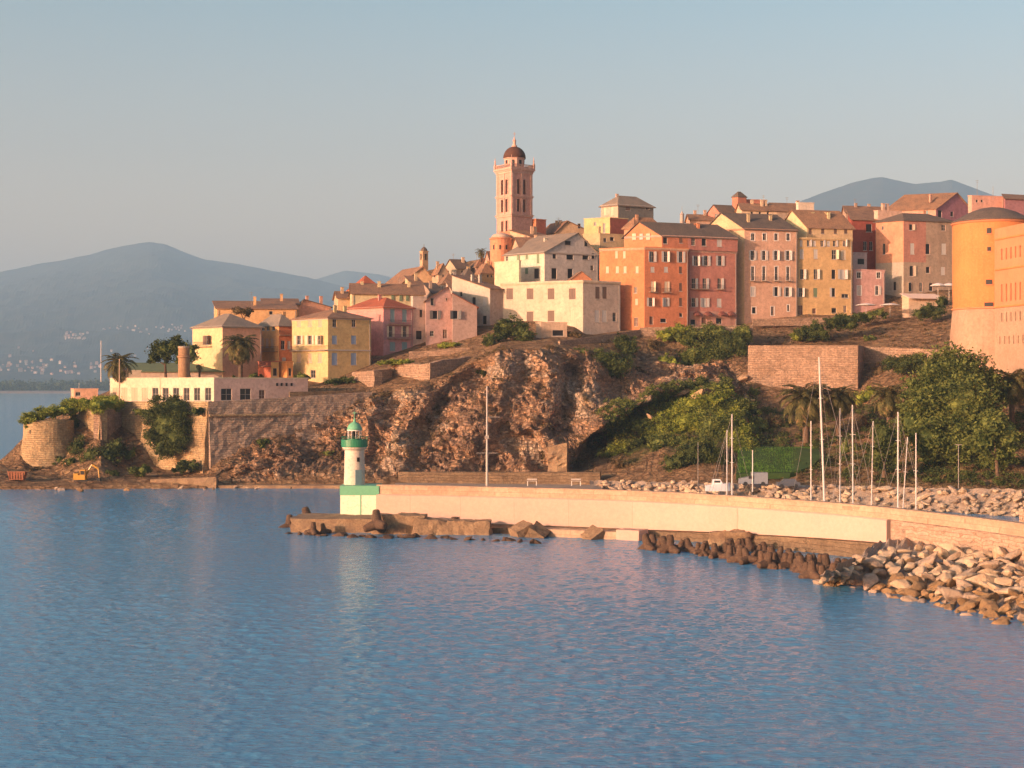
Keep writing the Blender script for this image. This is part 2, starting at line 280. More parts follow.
def build_terrain():
    pxs = np.arange(-60, 1160.1, 1.35)
    K = len(COLS[0][1]); cp = np.array([q[0] for q in COLS], float)
    zz = np.array([[p[0] for p in q[1]] for q in COLS]); yy = np.array([[p[1] for p in q[1]] for q in COLS])
    Zr = np.stack([np.interp(pxs, cp, zz[:, k]) for k in range(K)], 1)
    Yr = np.stack([np.interp(pxs, cp, yy[:, k]) for k in range(K)], 1)
    ts = []
    for k in range(K-1):
        for i in range(SUB[k]): ts.append(k+i/SUB[k])
    ts.append(K-1); ts = np.array(ts)
    nR, nC = len(ts), len(pxs)
    V = np.zeros((nC, nR, 3)); cliff = np.zeros((nC, nR)); green = np.zeros((nC, nR))
    for j, px in enumerate(pxs):
        z = np.interp(ts, range(K), Zr[j]); y = np.interp(ts, range(K), Yr[j])
        V[j, :, 0] = (px-CX)/F*y; V[j, :, 1] = y; V[j, :, 2] = z
    for j, px in enumerate(pxs):
        for i, t in enumerate(ts):
            x, y, z = V[j, i]
            a = max(0.0, min(1.0, (t-1.0)/0.6))*max(0.0, min(1.0, (4.35-t)/0.5))
            if px < 215: a *= 0.25
            elif px < 250: a *= 0.25+0.75*(px-215)/35
            if px > 745: a *= max(0.28, 1-(px-745)/30)
            low = 0.0
            if 575 < px < 760 and t < 2.75: low = min(1, (px-575)/15)*min(1, (2.75-t)/.3); a *= (1-0.6*low)
            spy = CY-(z-H)/y*F; fe = 0.0
            for (ax, ay, bx, by, wd, dp) in FEAT:
                ux, uy = bx-ax, by-ay; k_ = max(0, min(1, ((px-ax)*ux+(spy-ay)*uy)/(ux*ux+uy*uy))); dd = math.hypot(px-ax-ux*k_, spy-ay-uy*k_)+3.5*noise.noise(Vector((px*.07, spy*.07, 2)))
                if dd < wd*1.5: fe += dp*(1-min(1, max(0, (dd-wd*.6)/(wd*.9))))
            p = Vector((x, y*0.9, z))
            q = p*0.085; 
            n1 = noise.ridged_multi_fractal(q+Vector((3.1, 0, 7)), 0.9, 2.1, 4, 1.0, 2.0) - 1.2
            n2 = noise.fractal(Vector((x+z*0.5, y, z-x*0.4))*0.33, 0.8, 2.2, 5)
            n3 = noise.ridged_multi_fractal(Vector((x*0.9+z*0.35, y, z*0.55-x*0.3))*0.42, 0.8, 2.2, 4, 1.0, 2.0) - 1.2
            vd, vp = noise.voronoi(Vector((x+z*.5+1.2*n2, y, z*1.25-x*.35))*0.36)
            blk = noise.noise(vp[0]*3.7)*1.3-.55*max(0, 1-(vd[1]-vd[0])*5)
            vd2, vp2 = noise.voronoi(Vector((x+z*.6, y, z*1.3-x*.4))*0.95)
            blk += noise.noise(vp2[0]*2.9)*.3
            d = a*(3.1*n1 + 0.45*n2 + 0.12*n3 + blk*1.25) + (0.12+0.12*(1-a))*n2
            if 1.2 < t < 4.6: V[j, i, 1] -= fe*min(1, (t-1.2)*2)*min(1, (4.6-t)*2)
            V[j, i, 1] -= d*0.85; V[j, i, 2] += d*0.30; V[j, i, 0] -= d*0.25
            cliff[j, i] = a*(1-low*0.9)
            g = 0.0
            if 600 < px < 760 and t < 2.9: g = 1.0*min(1, (px-600)/30)*min(1, max(0, (t-1.35)/.3))
            if px > 740 and 1.6 < t < 4: g = max(g, 0.5)
            green[j, i] = g
    idx = np.arange(nC*nR).reshape(nC, nR)
    a = idx[:-1, :-1].ravel(); b = idx[1:, :-1].ravel(); cc = idx[1:, 1:].ravel(); d = idx[:-1, 1:].ravel()
    faces = np.stack([a, b, cc, d], 1)
    me = bpy.data.meshes.new('terrain')
    me.from_pydata(V.reshape(-1, 3).tolist(), [], faces.tolist())
    at = me.attributes.new('cliff', 'FLOAT', 'POINT'); at.data.foreach_set('value', cliff.ravel())
    ag = me.attributes.new('green', 'FLOAT', 'POINT'); ag.data.foreach_set('value', green.ravel())
    me.polygons.foreach_set('use_smooth', [False]*len(me.polygons))
    o = bpy.data.objects.new('terrain', me); C.objects.link(o); tag(o, kind='structure')
    return o, V, pxs, ts
def terrain_mat():
    m, nt, b = newmat('cliff_and_soil'); L = nt.links.new
    g = N(nt, 'ShaderNodeNewGeometry'); pos = g.outputs['Position']
    mp = N(nt, 'ShaderNodeMapping'); mp.inputs['Rotation'].default_value = (0, R(35), 0); mp.inputs['Scale'].default_value = (1, 1, 2.2); L(pos, mp.inputs['Vector'])
    n1 = N(nt, 'ShaderNodeTexNoise', i_Scale=0.075, i_Detail=9.0, i_Roughness=0.68); L(mp.outputs[0], n1.inputs['Vector'])
    cr = N(nt, 'ShaderNodeValToRGB'); L(n1.outputs[0], cr.inputs[0]); e = cr.color_ramp.elements
    e[0].position = 0.3; e[0].color = (0.14, 0.10, 0.075, 1); e[1].position = 0.72; e[1].color = (0.64, 0.46, 0.27, 1)
    for p_, c_ in ((0.42, (0.30, 0.20, 0.14, 1)), (0.5, (0.47, 0.29, 0.17, 1)), (0.58, (0.42, 0.33, 0.25, 1))):
        x = e.new(p_); x.color = c_
    n2 = N(nt, 'ShaderNodeTexNoise', i_Scale=1.1, i_Detail=8.0, i_Roughness=0.75); L(mp.outputs[0], n2.inputs['Vector'])
    r2 = N(nt, 'ShaderNodeMapRange', i_1=0.3, i_2=0.6, i_3=0.45, i_4=1.4); L(n2.outputs[0], r2.inputs[0])
    rock = N(nt, 'ShaderNodeVectorMath', operation='SCALE'); L(cr.outputs[0], rock.inputs[0]); L(r2.outputs[0], rock.inputs['Scale'])
    # soil and dry grass
    cs = N(nt, 'ShaderNodeValToRGB'); n3 = N(nt, 'ShaderNodeTexNoise', i_Scale=0.35, i_Detail=8.0, i_Roughness=0.75); L(pos, n3.inputs['Vector']); L(n3.outputs[0], cs.inputs[0])
    e = cs.color_ramp.elements; e[0].position = 0.34; e[0].color = (0.13, 0.085, 0.045, 1); e[1].position = 0.7; e[1].color = (0.42, 0.29, 0.155, 1)
    x = e.new(0.5); x.color = (0.28, 0.175, 0.095, 1)
    at = N(nt, 'ShaderNodeAttribute', attribute_name='cliff')
    sn = N(nt, 'ShaderNodeSeparateXYZ'); L(g.outputs['True Normal'], sn.inputs[0])
    up = N(nt, 'ShaderNodeMapRange', i_1=0.55, i_2=0.9, i_3=0.0, i_4=0.7); L(sn.outputs[2], up.inputs[0])
    mxf = N(nt, 'ShaderNodeMath', operation='SUBTRACT', use_clamp=True); L(at.outputs['Fac'], mxf.inputs[0]); L(up.outputs[0], mxf.inputs[1])
    mx = N(nt, 'ShaderNodeMix', data_type='RGBA'); L(mxf.outputs[0], mx.inputs[0]); L(cs.outputs[0], mx.inputs[6]); L(rock.outputs[0], mx.inputs[7])
    ag = N(nt, 'ShaderNodeAttribute', attribute_name='green')
    n4 = N(nt, 'ShaderNodeTexNoise', i_Scale=0.16, i_Detail=6.0); L(pos, n4.inputs['Vector'])
    r4 = N(nt, 'ShaderNodeMapRange', i_1=0.4, i_2=0.6, i_3=0.0, i_4=1.0); L(n4.outputs[0], r4.inputs[0])
    mg = N(nt, 'ShaderNodeMath', operation='MULTIPLY'); L(ag.outputs['Fac'], mg.inputs[0]); L(r4.outputs[0], mg.inputs[1])
    mx2 = N(nt, 'ShaderNodeMix', data_type='RGBA'); L(mg.outputs[0], mx2.inputs[0]); L(mx.outputs[2], mx2.inputs[6]); mx2.inputs[7].default_value = (0.07, 0.085, 0.022, 1)
    L(mx2.outputs[2], b.inputs['Base Color']); b.inputs['Roughness'].default_value = 0.95; b.inputs['Specular IOR Level'].default_value = 0.15
    vo = N(nt, 'ShaderNodeTexVoronoi', feature='DISTANCE_TO_EDGE', i_Scale=0.55); 
    wv = N(nt, 'ShaderNodeVectorMath', operation='MULTIPLY_ADD'); L(n2.outputs['Color'], wv.inputs[0]); wv.inputs[1].default_value = (1.2,)*3; L(mp.outputs[0], wv.inputs[2]); L(wv.outputs[0], vo.inputs['Vector'])
    rv = N(nt, 'ShaderNodeMapRange', i_1=0.0, i_2=0.12); L(vo.outputs[0], rv.inputs[0])
    hs = N(nt, 'ShaderNodeMath', operation='ADD'); L(rv.outputs[0], hs.inputs[0]); L(n2.outputs[0], hs.inputs[1])
    bp = N(nt, 'ShaderNodeBump', i_Strength=1.0, i_Distance=0.6); L(hs.outputs[0], bp.inputs['Height']); L(bp.outputs[0], b.inputs['Normal'])
    return m
terr, TV, TPX, TTS = build_terrain()
terr.data.materials.append(terrain_mat())
def tpos(px, t):
    j = int(np.argmin(abs(TPX-px))); i = int(np.argmin(abs(TTS-t))); return Vector(TV[j, i])
def tpix(px, py):
    """front terrain point seen at a pixel"""
    j = int(np.argmin(abs(TPX-px))); best = None
    col = TV[j]; s = CY - (col[:, 2]-H)/col[:, 1]*F
    for i in range(len(col)-1):
        if (s[i]-py)*(s[i+1]-py) <= 0: return Vector(col[i])
    return Vector(col[int(np.argmin(abs(s-py)))])

WAVE = 0.7
def water():
    m, nt, b = newmat('sea_water'); L = nt.links.new
    b.inputs['Base Color'].default_value = (0.075, 0.265, 0.44, 1); b.inputs['Roughness'].default_value = 0.08
    b.inputs['IOR'].default_value = 1.33
    g = N(nt, 'ShaderNodeNewGeometry'); pos = g.outputs['Position']
    mp = N(nt, 'ShaderNodeMapping'); mp.inputs['Scale'].default_value = (0.42, 1.0, 1); mp.inputs['Rotation'].default_value = (0, 0, R(8)); L(pos, mp.inputs['Vector'])
    n1 = N(nt, 'ShaderNodeTexNoise', i_Scale=3.0, i_Detail=3.0, i_Roughness=0.6); L(mp.outputs[0], n1.inputs['Vector'])
    n2 = N(nt, 'ShaderNodeTexNoise', i_Scale=0.35, i_Detail=3.0, i_Roughness=0.5); L(mp.outputs[0], n2.inputs['Vector'])
    a = N(nt, 'ShaderNodeMath', operation='MULTIPLY_ADD', i_1=0.6); L(n2.outputs[0], a.inputs[0]); L(n1.outputs[0], a.inputs[2])
    bp = N(nt, 'ShaderNodeBump', i_Strength=1.0, i_Distance=0.15); L(a.outputs[0], bp.inputs['Height']); L(bp.outputs[0], b.inputs['Normal'])
    rows = [62.0]
    while rows[-1] < 305: rows.append(rows[-1]*1.0016)
    pxs = np.arange(-170, 1195, 2.0); Yg = np.array(rows)[:, None]; X = (pxs[None, :]-CX)/F*Yg; Yg = Yg+0*X
    rg = np.random.default_rng(4); Z = np.zeros_like(X)
    for k in range(90):
        lam = 0.55*(2.7/0.55)**(rg.random()**1.3); th = rg.normal(0, .85)+R(82); kk = 2*math.pi/lam
        Z += 0.0036*lam**.9*np.sin(kk*(X*math.cos(th)+Yg*math.sin(th))+rg.random()*6.28)
    gust = 0.75+0.35*np.sin(X*.05+Yg*.031+1)*np.sin(Yg*.043-X*.02)
    Z = Z*gust*WAVE; Z = Z+1.2*np.clip(Z, 0, 1)**2
    ed = np.minimum(1, np.minimum((pxs[None, :]+170)/60, (1195-pxs[None, :])/60))*np.minimum(1, (305-Yg)/15)*np.minimum(1, (Yg-62)/5); Z = Z*ed+0.02+.2*ed
    nr_, nc_ = X.shape; idx = np.arange(nr_*nc_).reshape(nr_, nc_)
    fs = np.stack([idx[:-1, :-1].ravel(), idx[:-1, 1:].ravel(), idx[1:, 1:].ravel(), idx[1:, :-1].ravel()], 1); n = len(fs)
    me = bpy.data.meshes.new('sea_waves'); me.vertices.add(nr_*nc_); me.vertices.foreach_set('co', np.stack([X, Yg, Z], -1).ravel())
    me.loops.add(n*4); me.loops.foreach_set('vertex_index', fs.ravel()); me.polygons.add(n); me.polygons.foreach_set('loop_start', np.arange(0, n*4, 4)); me.update(calc_edges=True)
    me.polygons.foreach_set('use_smooth', [True]*n); me.materials.append(m); o = bpy.data.objects.new('sea_waves', me); C.objects.link(o); tag(o, kind='structure')
    mb = MB(); mb.quad((-9000, -300, 0), (9000, -300, 0), (9000, 15500, 0), (-9000, 15500, 0))
    o = mb.build('sea_water', m); tag(o, kind='structure')
    mb = MB(); mb.quad((-9000, -300, -4.2), (9000, -300, -4.2), (9000, 15500, -4.2), (-9000, 15500, -4.2))
    tag(mb.build('sea_bed', mottled('sea_bed', (0.03, 0.04, 0.04), (0.02, 0.03, 0.03), world=True)), kind='structure')
water()

# far mountains, coast
def ridge(name, pts, Y0, Y1, mat, amp=1.0, foot_z=-3, n_rows=60, seed=0):
    """pts: skyline (px,py) at depth Y1; slopes down towards Y0"""
    px = np.arange(pts[0][0], pts[-1][0]+.1, 3.0); top = np.interp(px, [p[0] for p in pts], [p[1] for p in pts])
    V = []
    for p, ty in zip(px, top):
        zt = zat(ty, Y1)
        for i in range(n_rows+12):
            t = i/n_rows
            if t <= 1:
                Y = Y0+(Y1-Y0)*t; z = foot_z+(zt-foot_z)*(t**1.35)
            else:
                Y = Y1+(Y1-Y0)*(t-1)*2; z = foot_z+(zt-foot_z)*(1-(t-1)*5)
            X = (p-CX)/F*Y
            q = Vector((X, Y, seed))*0.0009
            nn = noise.ridged_multi_fractal(q, 0.9, 2.1, 5, 1.0, 2.0)-1.2
            fall = min(1, t*3)*(1 if t <= 1 else .3)*min(1.0, (zt-foot_z)/300)
            z += amp*nn*70*fall*(1-0.75*max(0, 1-abs(1-t)*5))
            V.append((X, Y, max(z, foot_z)))
    nC, nR = len(px), n_rows+12; idx = np.arange(nC*nR).reshape(nC, nR)
    faces = np.stack([idx[:-1, :-1].ravel(), idx[1:, :-1].ravel(), idx[1:, 1:].ravel(), idx[:-1, 1:].ravel()], 1)
    me = bpy.data.meshes.new(name); me.from_pydata(V, [], faces.tolist()); me.materials.append(mat)
    o = bpy.data.objects.new(name, me); C.objects.link(o); tag(o, kind='structure'); return o
mt_mat = mottled('mountain_scrub', (0.06, 0.08, 0.06), (0.035, 0.05, 0.04), (0.1, 0.09, 0.07), scale=0.002, fine=0.01, bump=0, world=True)
ridge('mountain', [(-160,300),(-60,286),(0,272),(45,262),(90,255),(125,246),(150,241),(165,243),(180,250),(205,259),(240,264),(300,276),(345,286),(400,300),(520,322),(640,345)], 5200, 12500, mt_mat, 1.0)
ridge('mountain', [(250,300),(290,286),(320,277),(345,270),(380,275),(430,288),(520,302),(600,320)], 12800, 15000, mt_mat, 0.6, seed=9)
ridge('mountain', [(640,262),(720,232),(770,214),(800,201),(830,191),(850,184),(870,179),(882,177),(897,180),(915,183),(940,181),(951,178),(965,183),(990,193),(1010,200),(1060,215),(1160,240)], 5200, 9800, mt_mat, 0.7, seed=5)
# low coastal plain with its beach
mb = MB()
def plain(px0, px1, Y0, Y1, z):
    a = XY(px0, Y0); b_ = XY(px1, Y0); c_ = XY(px1, Y1); d_ = XY(px0, Y1)
    mb.hexa([(a[0], a[1], -3), (b_[0], b_[1], -3), (c_[0], c_[1], -3), (d_[0], d_[1], -3)], [(a[0], a[1], z), (b_[0], b_[1], z), (c_[0], c_[1], z+4), (d_[0], d_[1], z+4)])
plain(-200, 700, 3400, 5400, 1.2)
tag(mb.build('coastal_plain', mottled('plain_soil', (0.16, 0.14, 0.08), (0.10, 0.10, 0.05), world=True, scale=.01, fine=.05, bump=0)), kind='structure')
mb = MB(); plain(-200, 480, 3250, 3402, 0.8)
tag(mb.build('beach', mottled('beach_sand', (0.42, 0.33, 0.24), (0.35, 0.27, 0.2), world=True, scale=.01, fine=.05, bump=0)), kind='structure')

# ------------------------------------------------------------------ leaf clouds
def leaf_arrays(lobes, per, leaf, rng, clumps=None, spread=0.5):
    Ps = []
    for (x, y, z, rx, ry, rz) in lobes:
        rm = (rx*ry*rz)**(1/3); nc = clumps or max(10, int(rm*rm*5))
        d = rng.normal(size=(nc, 3)); d /= np.linalg.norm(d, axis=1)[:, None]
        rad = rng.uniform(0.5, 1.03, nc)
        cen = np.array([x, y, z])+d*np.array([rx, ry, rz])*rad[:, None]
        cr = rm*0.30*rng.uniform(0.6, 1.2, nc)
        pts = cen[:, None, :]+rng.normal(size=(nc, per, 3))*(cr*spread)[:, None, None]*np.array([1.2, 1.2, 0.8])
        Ps.append(pts.reshape(-1, 3))
    P_ = np.concatenate(Ps); n = len(P_)
    nrm = rng.normal(size=(n, 3)); nrm[:, 2] = abs(nrm[:, 2])+0.3; nrm /= np.linalg.norm(nrm, axis=1)[:, None]
    t = np.cross(nrm, rng.normal(size=(n, 3))); t /= np.linalg.norm(t, axis=1)[:, None]+1e-9
    u = np.cross(nrm, t); s = leaf*rng.uniform(0.6, 1.4, n)[:, None]
    V = np.stack([P_-t*s, P_+u*s*0.5, P_+t*s, P_-u*s*0.5], 1)
    return V
def mesh_quads(name, V, mat, parent=None, org=(0,0,0), extra=None):
    V = np.asarray(V)-np.array(org)
    n = len(V); verts = V.reshape(-1, 3)
    fs = np.arange(n*4).reshape(n, 4)
    me = bpy.data.meshes.new(name); me.vertices.add(n*4); me.vertices.foreach_set('co', verts.ravel())
    me.loops.add(n*4); me.loops.foreach_set('vertex_index', fs.ravel()); me.polygons.add(n)
    me.polygons.foreach_set('loop_start', np.arange(0, n*4, 4)); me.update(calc_edges=True)
    me.materials.append(mat)
    o = bpy.data.objects.new(name, me); C.objects.link(o)
    if parent: o.parent = parent
    else: o.location = org
    return o
def core(mb, lobes, k=0.62, rng=random):
    for (x, y, z, rx, ry, rz) in lobes:
        prof = [(math.sin(a)*k, -math.cos(a)*k) for a in [math.pi*i/8 for i in range(1, 8)]]
        n = 12; vs = []; fs = []
        for i, (r, h) in enumerate(prof):
            for j in range(n):
                a = 2*math.pi*j/n; f = 1+0.16*math.sin(a*3+i*1.7+x)
                vs.append((x+rx*r*f*math.cos(a), y+ry*r*f*math.sin(a), z+rz*h*f))
        for i in range(len(prof)-1):
            for j in range(n): fs.append((i*n+j, i*n+(j+1) % n, (i+1)*n+(j+1) % n, (i+1)*n+j))
        fs.append(tuple(range(n))); fs.append(tuple((len(prof)-1)*n+j for j in range(n)))
        mb.add(vs, fs)
RNG = np.random.default_rng(7)
def join_core(o, lobes, k, org):
    mb = MB(); core(mb, lobes, k)
    me = o.data; bm = bmesh.new(); bm.from_mesh(me)
    vs = [bm.verts.new((v[0]-org[0], v[1]-org[1], v[2]-org[2])) for v in mb.v]
    for f in mb.f:
        try: bm.faces.new([vs[i] for i in f])
        except ValueError: pass
    bm.to_mesh(me); bm.free()
def lob(px, py, wpx, hpx, Y, dy=None):
    s = Y/F; p = P(px, py, Y); return (p.x, p.y, p.z, wpx*s/2, (dy if dy else wpx*s/2), hpx*s/2)
def tree(label, base_px, base_py, Y, lobes_px, mat='leaf_mid', per=46, leaf=0.3, name='tree', group=None, trunk_r=0.35, cat='tree', k=0.6):
    b = P(base_px, base_py, Y); t = thing(name, label, cat, b, group)
    lobes = [lob(*l) for l in lobes_px]
    cx = sum(l[0] for l in lobes)/len(lobes); cy = sum(l[1] for l in lobes)/len(lobes); cz = sum(l[2] for l in lobes)/len(lobes)
    mb = MB(); fork = Vector((b.x*.5+cx*.5, b.y*.5+cy*.5, b.z+(cz-b.z)*0.55))
    mb.tube(b-Vector((0, 0, .6)), fork, trunk_r, trunk_r*.7, 9)
    for l in lobes: mb.tube(fork, (l[0], l[1], l[2]), trunk_r*.5, trunk_r*.15, 7)
    mb.build('trunk', M['bark'], t)
    V = leaf_arrays(lobes, per, leaf, RNG)
    o = mesh_quads('crown', V, M[mat], t, org=b); join_core(o, lobes, k, b)
    return t
def bush(label, px, py, wpx, hpx, Y=None, mat='leaf_dark', group=None, name='bush', per=44, leaf=0.2, lobes=None, k=0.6):
    if 595 < px < 762 and 325 < py < 470: wpx *= 1.35; hpx *= 1.25
    if Y is None: Y = tpix(px, py).y
    b = P(px, py+hpx/2, Y)
    L_ = []
    if lobes: L_ = [lob(*l) for l in lobes]
    else:
        rr = random.Random(int(px*7+py)); 
        n = 3 if wpx < 22 else 5
        for i in range(n):
            f = (i+.5)/n-.5
            L_.append(lob(px+f*wpx*0.62, py+rr.uniform(-.12, .22)*hpx, wpx*rr.uniform(.42, .6), hpx*rr.uniform(.6, .85), Y+rr.uniform(-.5, 1.0), None))
    if 'ivy' in name: per, leaf = 110, .17
    V = leaf_arrays(L_, per, leaf, RNG)
    o = mesh_quads(name, V, M[mat], None, org=b); join_core(o, L_, k, b)
    return tag(o, label, 'bush' if 'bush' in name else 'shrub', group)
def palm(label, px, ybase, ycrown, rpx, Y, nfr=46, skirt=True, group=None, up=1.0):
    b = P(px, ybase, Y); t = thing('palm_tree', label, 'palm', b, group); cr = P(px, ycrown, Y)
    s = Y/F; Rr = rpx*s*1.12; mb = MB(); r0 = max(.22, Rr*0.12)
    n = 8
    for i in range(n):
        z0 = b.z-0.5+(cr.z-b.z+.5)*i/n; z1 = b.z-0.5+(cr.z-b.z+.5)*(i+1)/n
        mb.tube((b.x, b.y, z0), (b.x, b.y, z1), r0*1.05, r0*.92, 9)
    mb.build('trunk', M['bark'], t)
    V = []; rr = random.Random(int(px))
    for k in range(nfr):
        az = k*2.399+rr.uniform(-.2, .2); q = k/nfr
        el0 = R(82-108*q*up) if skirt else R(75-75*q)
        Ln = Rr*rr.uniform(.92, 1.12); p = Vector(cr); el = el0; segs = 9; dl = Ln/segs*1.12
        pts = [p.copy()]
        for i in range(segs):
            el -= R(9.5+3*q); d = Vector((math.cos(az)*math.cos(el), math.sin(az)*math.cos(el), math.sin(el))); p = p+d*dl; pts.append(p.copy())
        side = Vector((-math.sin(az), math.cos(az), 0))
        for i in range(segs):
            a, c2 = pts[i], pts[i+1]; d = (c2-a).normalized(); upv = side.cross(d); wv = side*0.035*Rr*.4
            V.append([a-wv, a+wv, c2+wv, c2-wv])
            if i == 0: continue
            ll = Rr*0.27*(1-abs(i/segs-.45)*1.1)
            for h in range(2):
                for sg in (-1, 1):
                    o_ = a+(c2-a)*(h*.5); tip = o_+side*sg*ll*.85+d*ll*.5-Vector((0, 0, 1))*ll*rr.uniform(.15, .5)
                    mid = (o_+tip)/2+Vector((0, 0, ll*.08)); ww = d*Rr*.026
                    V.append([o_-ww, mid-ww*1.3, tip, mid+ww*1.3])
    o = mesh_quads('crown', np.array([[tuple(v) for v in q] for q in V]), M['palm'], t, org=b)
    return t

# ------------------------------------------------------------------ buildings
def hit(Cc, d, px):
    k = (px-CX)/F; return (k*Cc[1]-Cc[0])/(d[0]-k*d[1])
def wall_face(mb, A, e, n, Ln, z0, z1, holes, m=0, dep=0.22, zones=()):
    zu = [min(max(v_, 0), Ln) for zo in zones for v_ in zo[:2]]; zz_ = [min(max(v_, z0), z1) for zo in zones for v_ in zo[2:4]]
    us = sorted(set([0, Ln]+[h[0] for h in holes]+[h[1] for h in holes]+zu)); zs = sorted(set([z0, z1]+[h[2] for h in holes]+[h[3] for h in holes]+zz_))
    A = Vector((A[0], A[1], 0)); e3 = Vector((e[0], e[1], 0)); n3 = Vector((n[0], n[1], 0))
    def pt(u, z, d=0): q = A+e3*u+n3*d; return (q.x, q.y, z)
    for i in range(len(us)-1):
        if us[i+1]-us[i] < 1e-4: continue
        for j in range(len(zs)-1):
            uc = (us[i]+us[i+1])/2; zc = (zs[j]+zs[j+1])/2
            if any(h[0] < uc < h[1] and h[2] < zc < h[3] for h in holes): continue
            mm = m
            for zo in zones:
                if zo[0] < uc < zo[1] and zo[2] < zc < zo[3]: mm = zo[4]
            mb.quad(pt(us[i], zs[j]), pt(us[i+1], zs[j]), pt(us[i+1], zs[j+1]), pt(us[i], zs[j+1]), mm)
    for u0, u1, a, b in holes:
        mb.quad(pt(u0, a), pt(u0, b), pt(u0, b, -dep), pt(u0, a, -dep), m); mb.quad(pt(u1, b), pt(u1, a), pt(u1, a, -dep), pt(u1, b, -dep), m)
        mb.quad(pt(u0, b), pt(u1, b), pt(u1, b, -dep), pt(u0, b, -dep), m); mb.quad(pt(u1, a), pt(u0, a), pt(u0, a, -dep), pt(u1, a, -dep), m)
WR = random.Random(77)
def make_window(t, A, e, n, u0, u1, z0, z1, style, shm, surround, rec=0.18):
    """style letters: g glass, d dark opening, c closed shutters, o open shutters, l/r one open shutter, D door, L louvre"""
    door = 'D' in style; mb = MB(); fw = 0.07; w_ = u1-u0
    base = -rec
    mb.obox(A, e, n, u0, u0+fw, base, base+.08, z0, z1); mb.obox(A, e, n, u1-fw, u1, base, base+.08, z0, z1)
    mb.obox(A, e, n, u0+fw, u1-fw, base, base+.08, z1-fw, z1); mb.obox(A, e, n, u0+fw, u1-fw, base, base+.08, z0, z0+fw)
    if w_ > .8 and 'c' not in style and 'd' not in style:
        mb.obox(A, e, n, (u0+u1)/2-.03, (u0+u1)/2+.03, base, base+.07, z0+fw, z1-fw)
        if z1-z0 > 1.2: mb.obox(A, e, n, u0+fw, (u0+u1)/2-.03, base, base+.06, (z0+z1)/2, (z0+z1)/2+.05); mb.obox(A, e, n, (u0+u1)/2+.03, u1-fw, base, base+.06, (z0+z1)/2, (z0+z1)/2+.05)
    if surround:
        sw = 0.16
        mb.obox(A, e, n, u0-sw, u0, 0.003, 0.04, z0-sw, z1+sw, 1); mb.obox(A, e, n, u1, u1+sw, 0.003, 0.04, z0-sw, z1+sw, 1)
        mb.obox(A, e, n, u0, u1, 0.003, 0.04, z1, z1+sw, 1); mb.obox(A, e, n, u0, u1, 0.003, 0.10, z0-sw, z0, 1)
    o = mb.build('door' if door else 'window', [M['frame'], surround or M['frame']], t)
    p = MB(); p.obox(A, e, n, u0, u1, base-.04, base-.003, z0, z1)
    p.build('door_leaf' if door else 'pane', M['brown'] if door else (M['dark'] if 'd' in style else M['glass']), o)
    sw2 = w_*0.6
    if 'c' in style:
        for a, b in ((u0+.03, (u0+u1)/2-.02), ((u0+u1)/2+.02, u1-.03)):
            q = MB(); q.obox(A, e, n, a, b, base+.09, base+.14, z0+.03, z1-.03); q.build('shutter', shm, o)
    A3 = Vector((A[0], A[1], 0)); e3 = Vector((e[0], e[1], 0)); n3 = Vector((n[0], n[1], 0))
    for on, uh, sg in ((('o' in style or 'l' in style), u0-.02, -1), (('o' in style or 'r' in style), u1+.02, 1)):
        if not on: continue
        an = R(WR.choice((5, 5, 6, 8, 10, 30, 60))) ; hp = A3+e3*uh+n3*.06; dr = e3*sg*math.cos(an)+n3*math.sin(an); tk = (n3*math.cos(an)-e3*sg*math.sin(an))*.05
        a_, b_ = hp, hp+dr*sw2; q = MB(); pts = [a_, b_, b_+tk, a_+tk]
        q.hexa([(p_.x, p_.y, z0) for p_ in pts], [(p_.x, p_.y, z1) for p_ in pts]); q.build('shutter', shm, o)
    if not surround and not door and rec > 0 and w_ > .7:
        q = MB(); q.obox(A, e, n, u0-.1, u1+.1, .004, .12, z0-.12, z0-.01); q.build('window_sill', M['frame'], o)
    return o
def roof_mesh(mb, polys, th=0.16):
    for p in polys: mb.hexa([(q[0], q[1], q[2]-th) for q in p], p)
NB = [0]
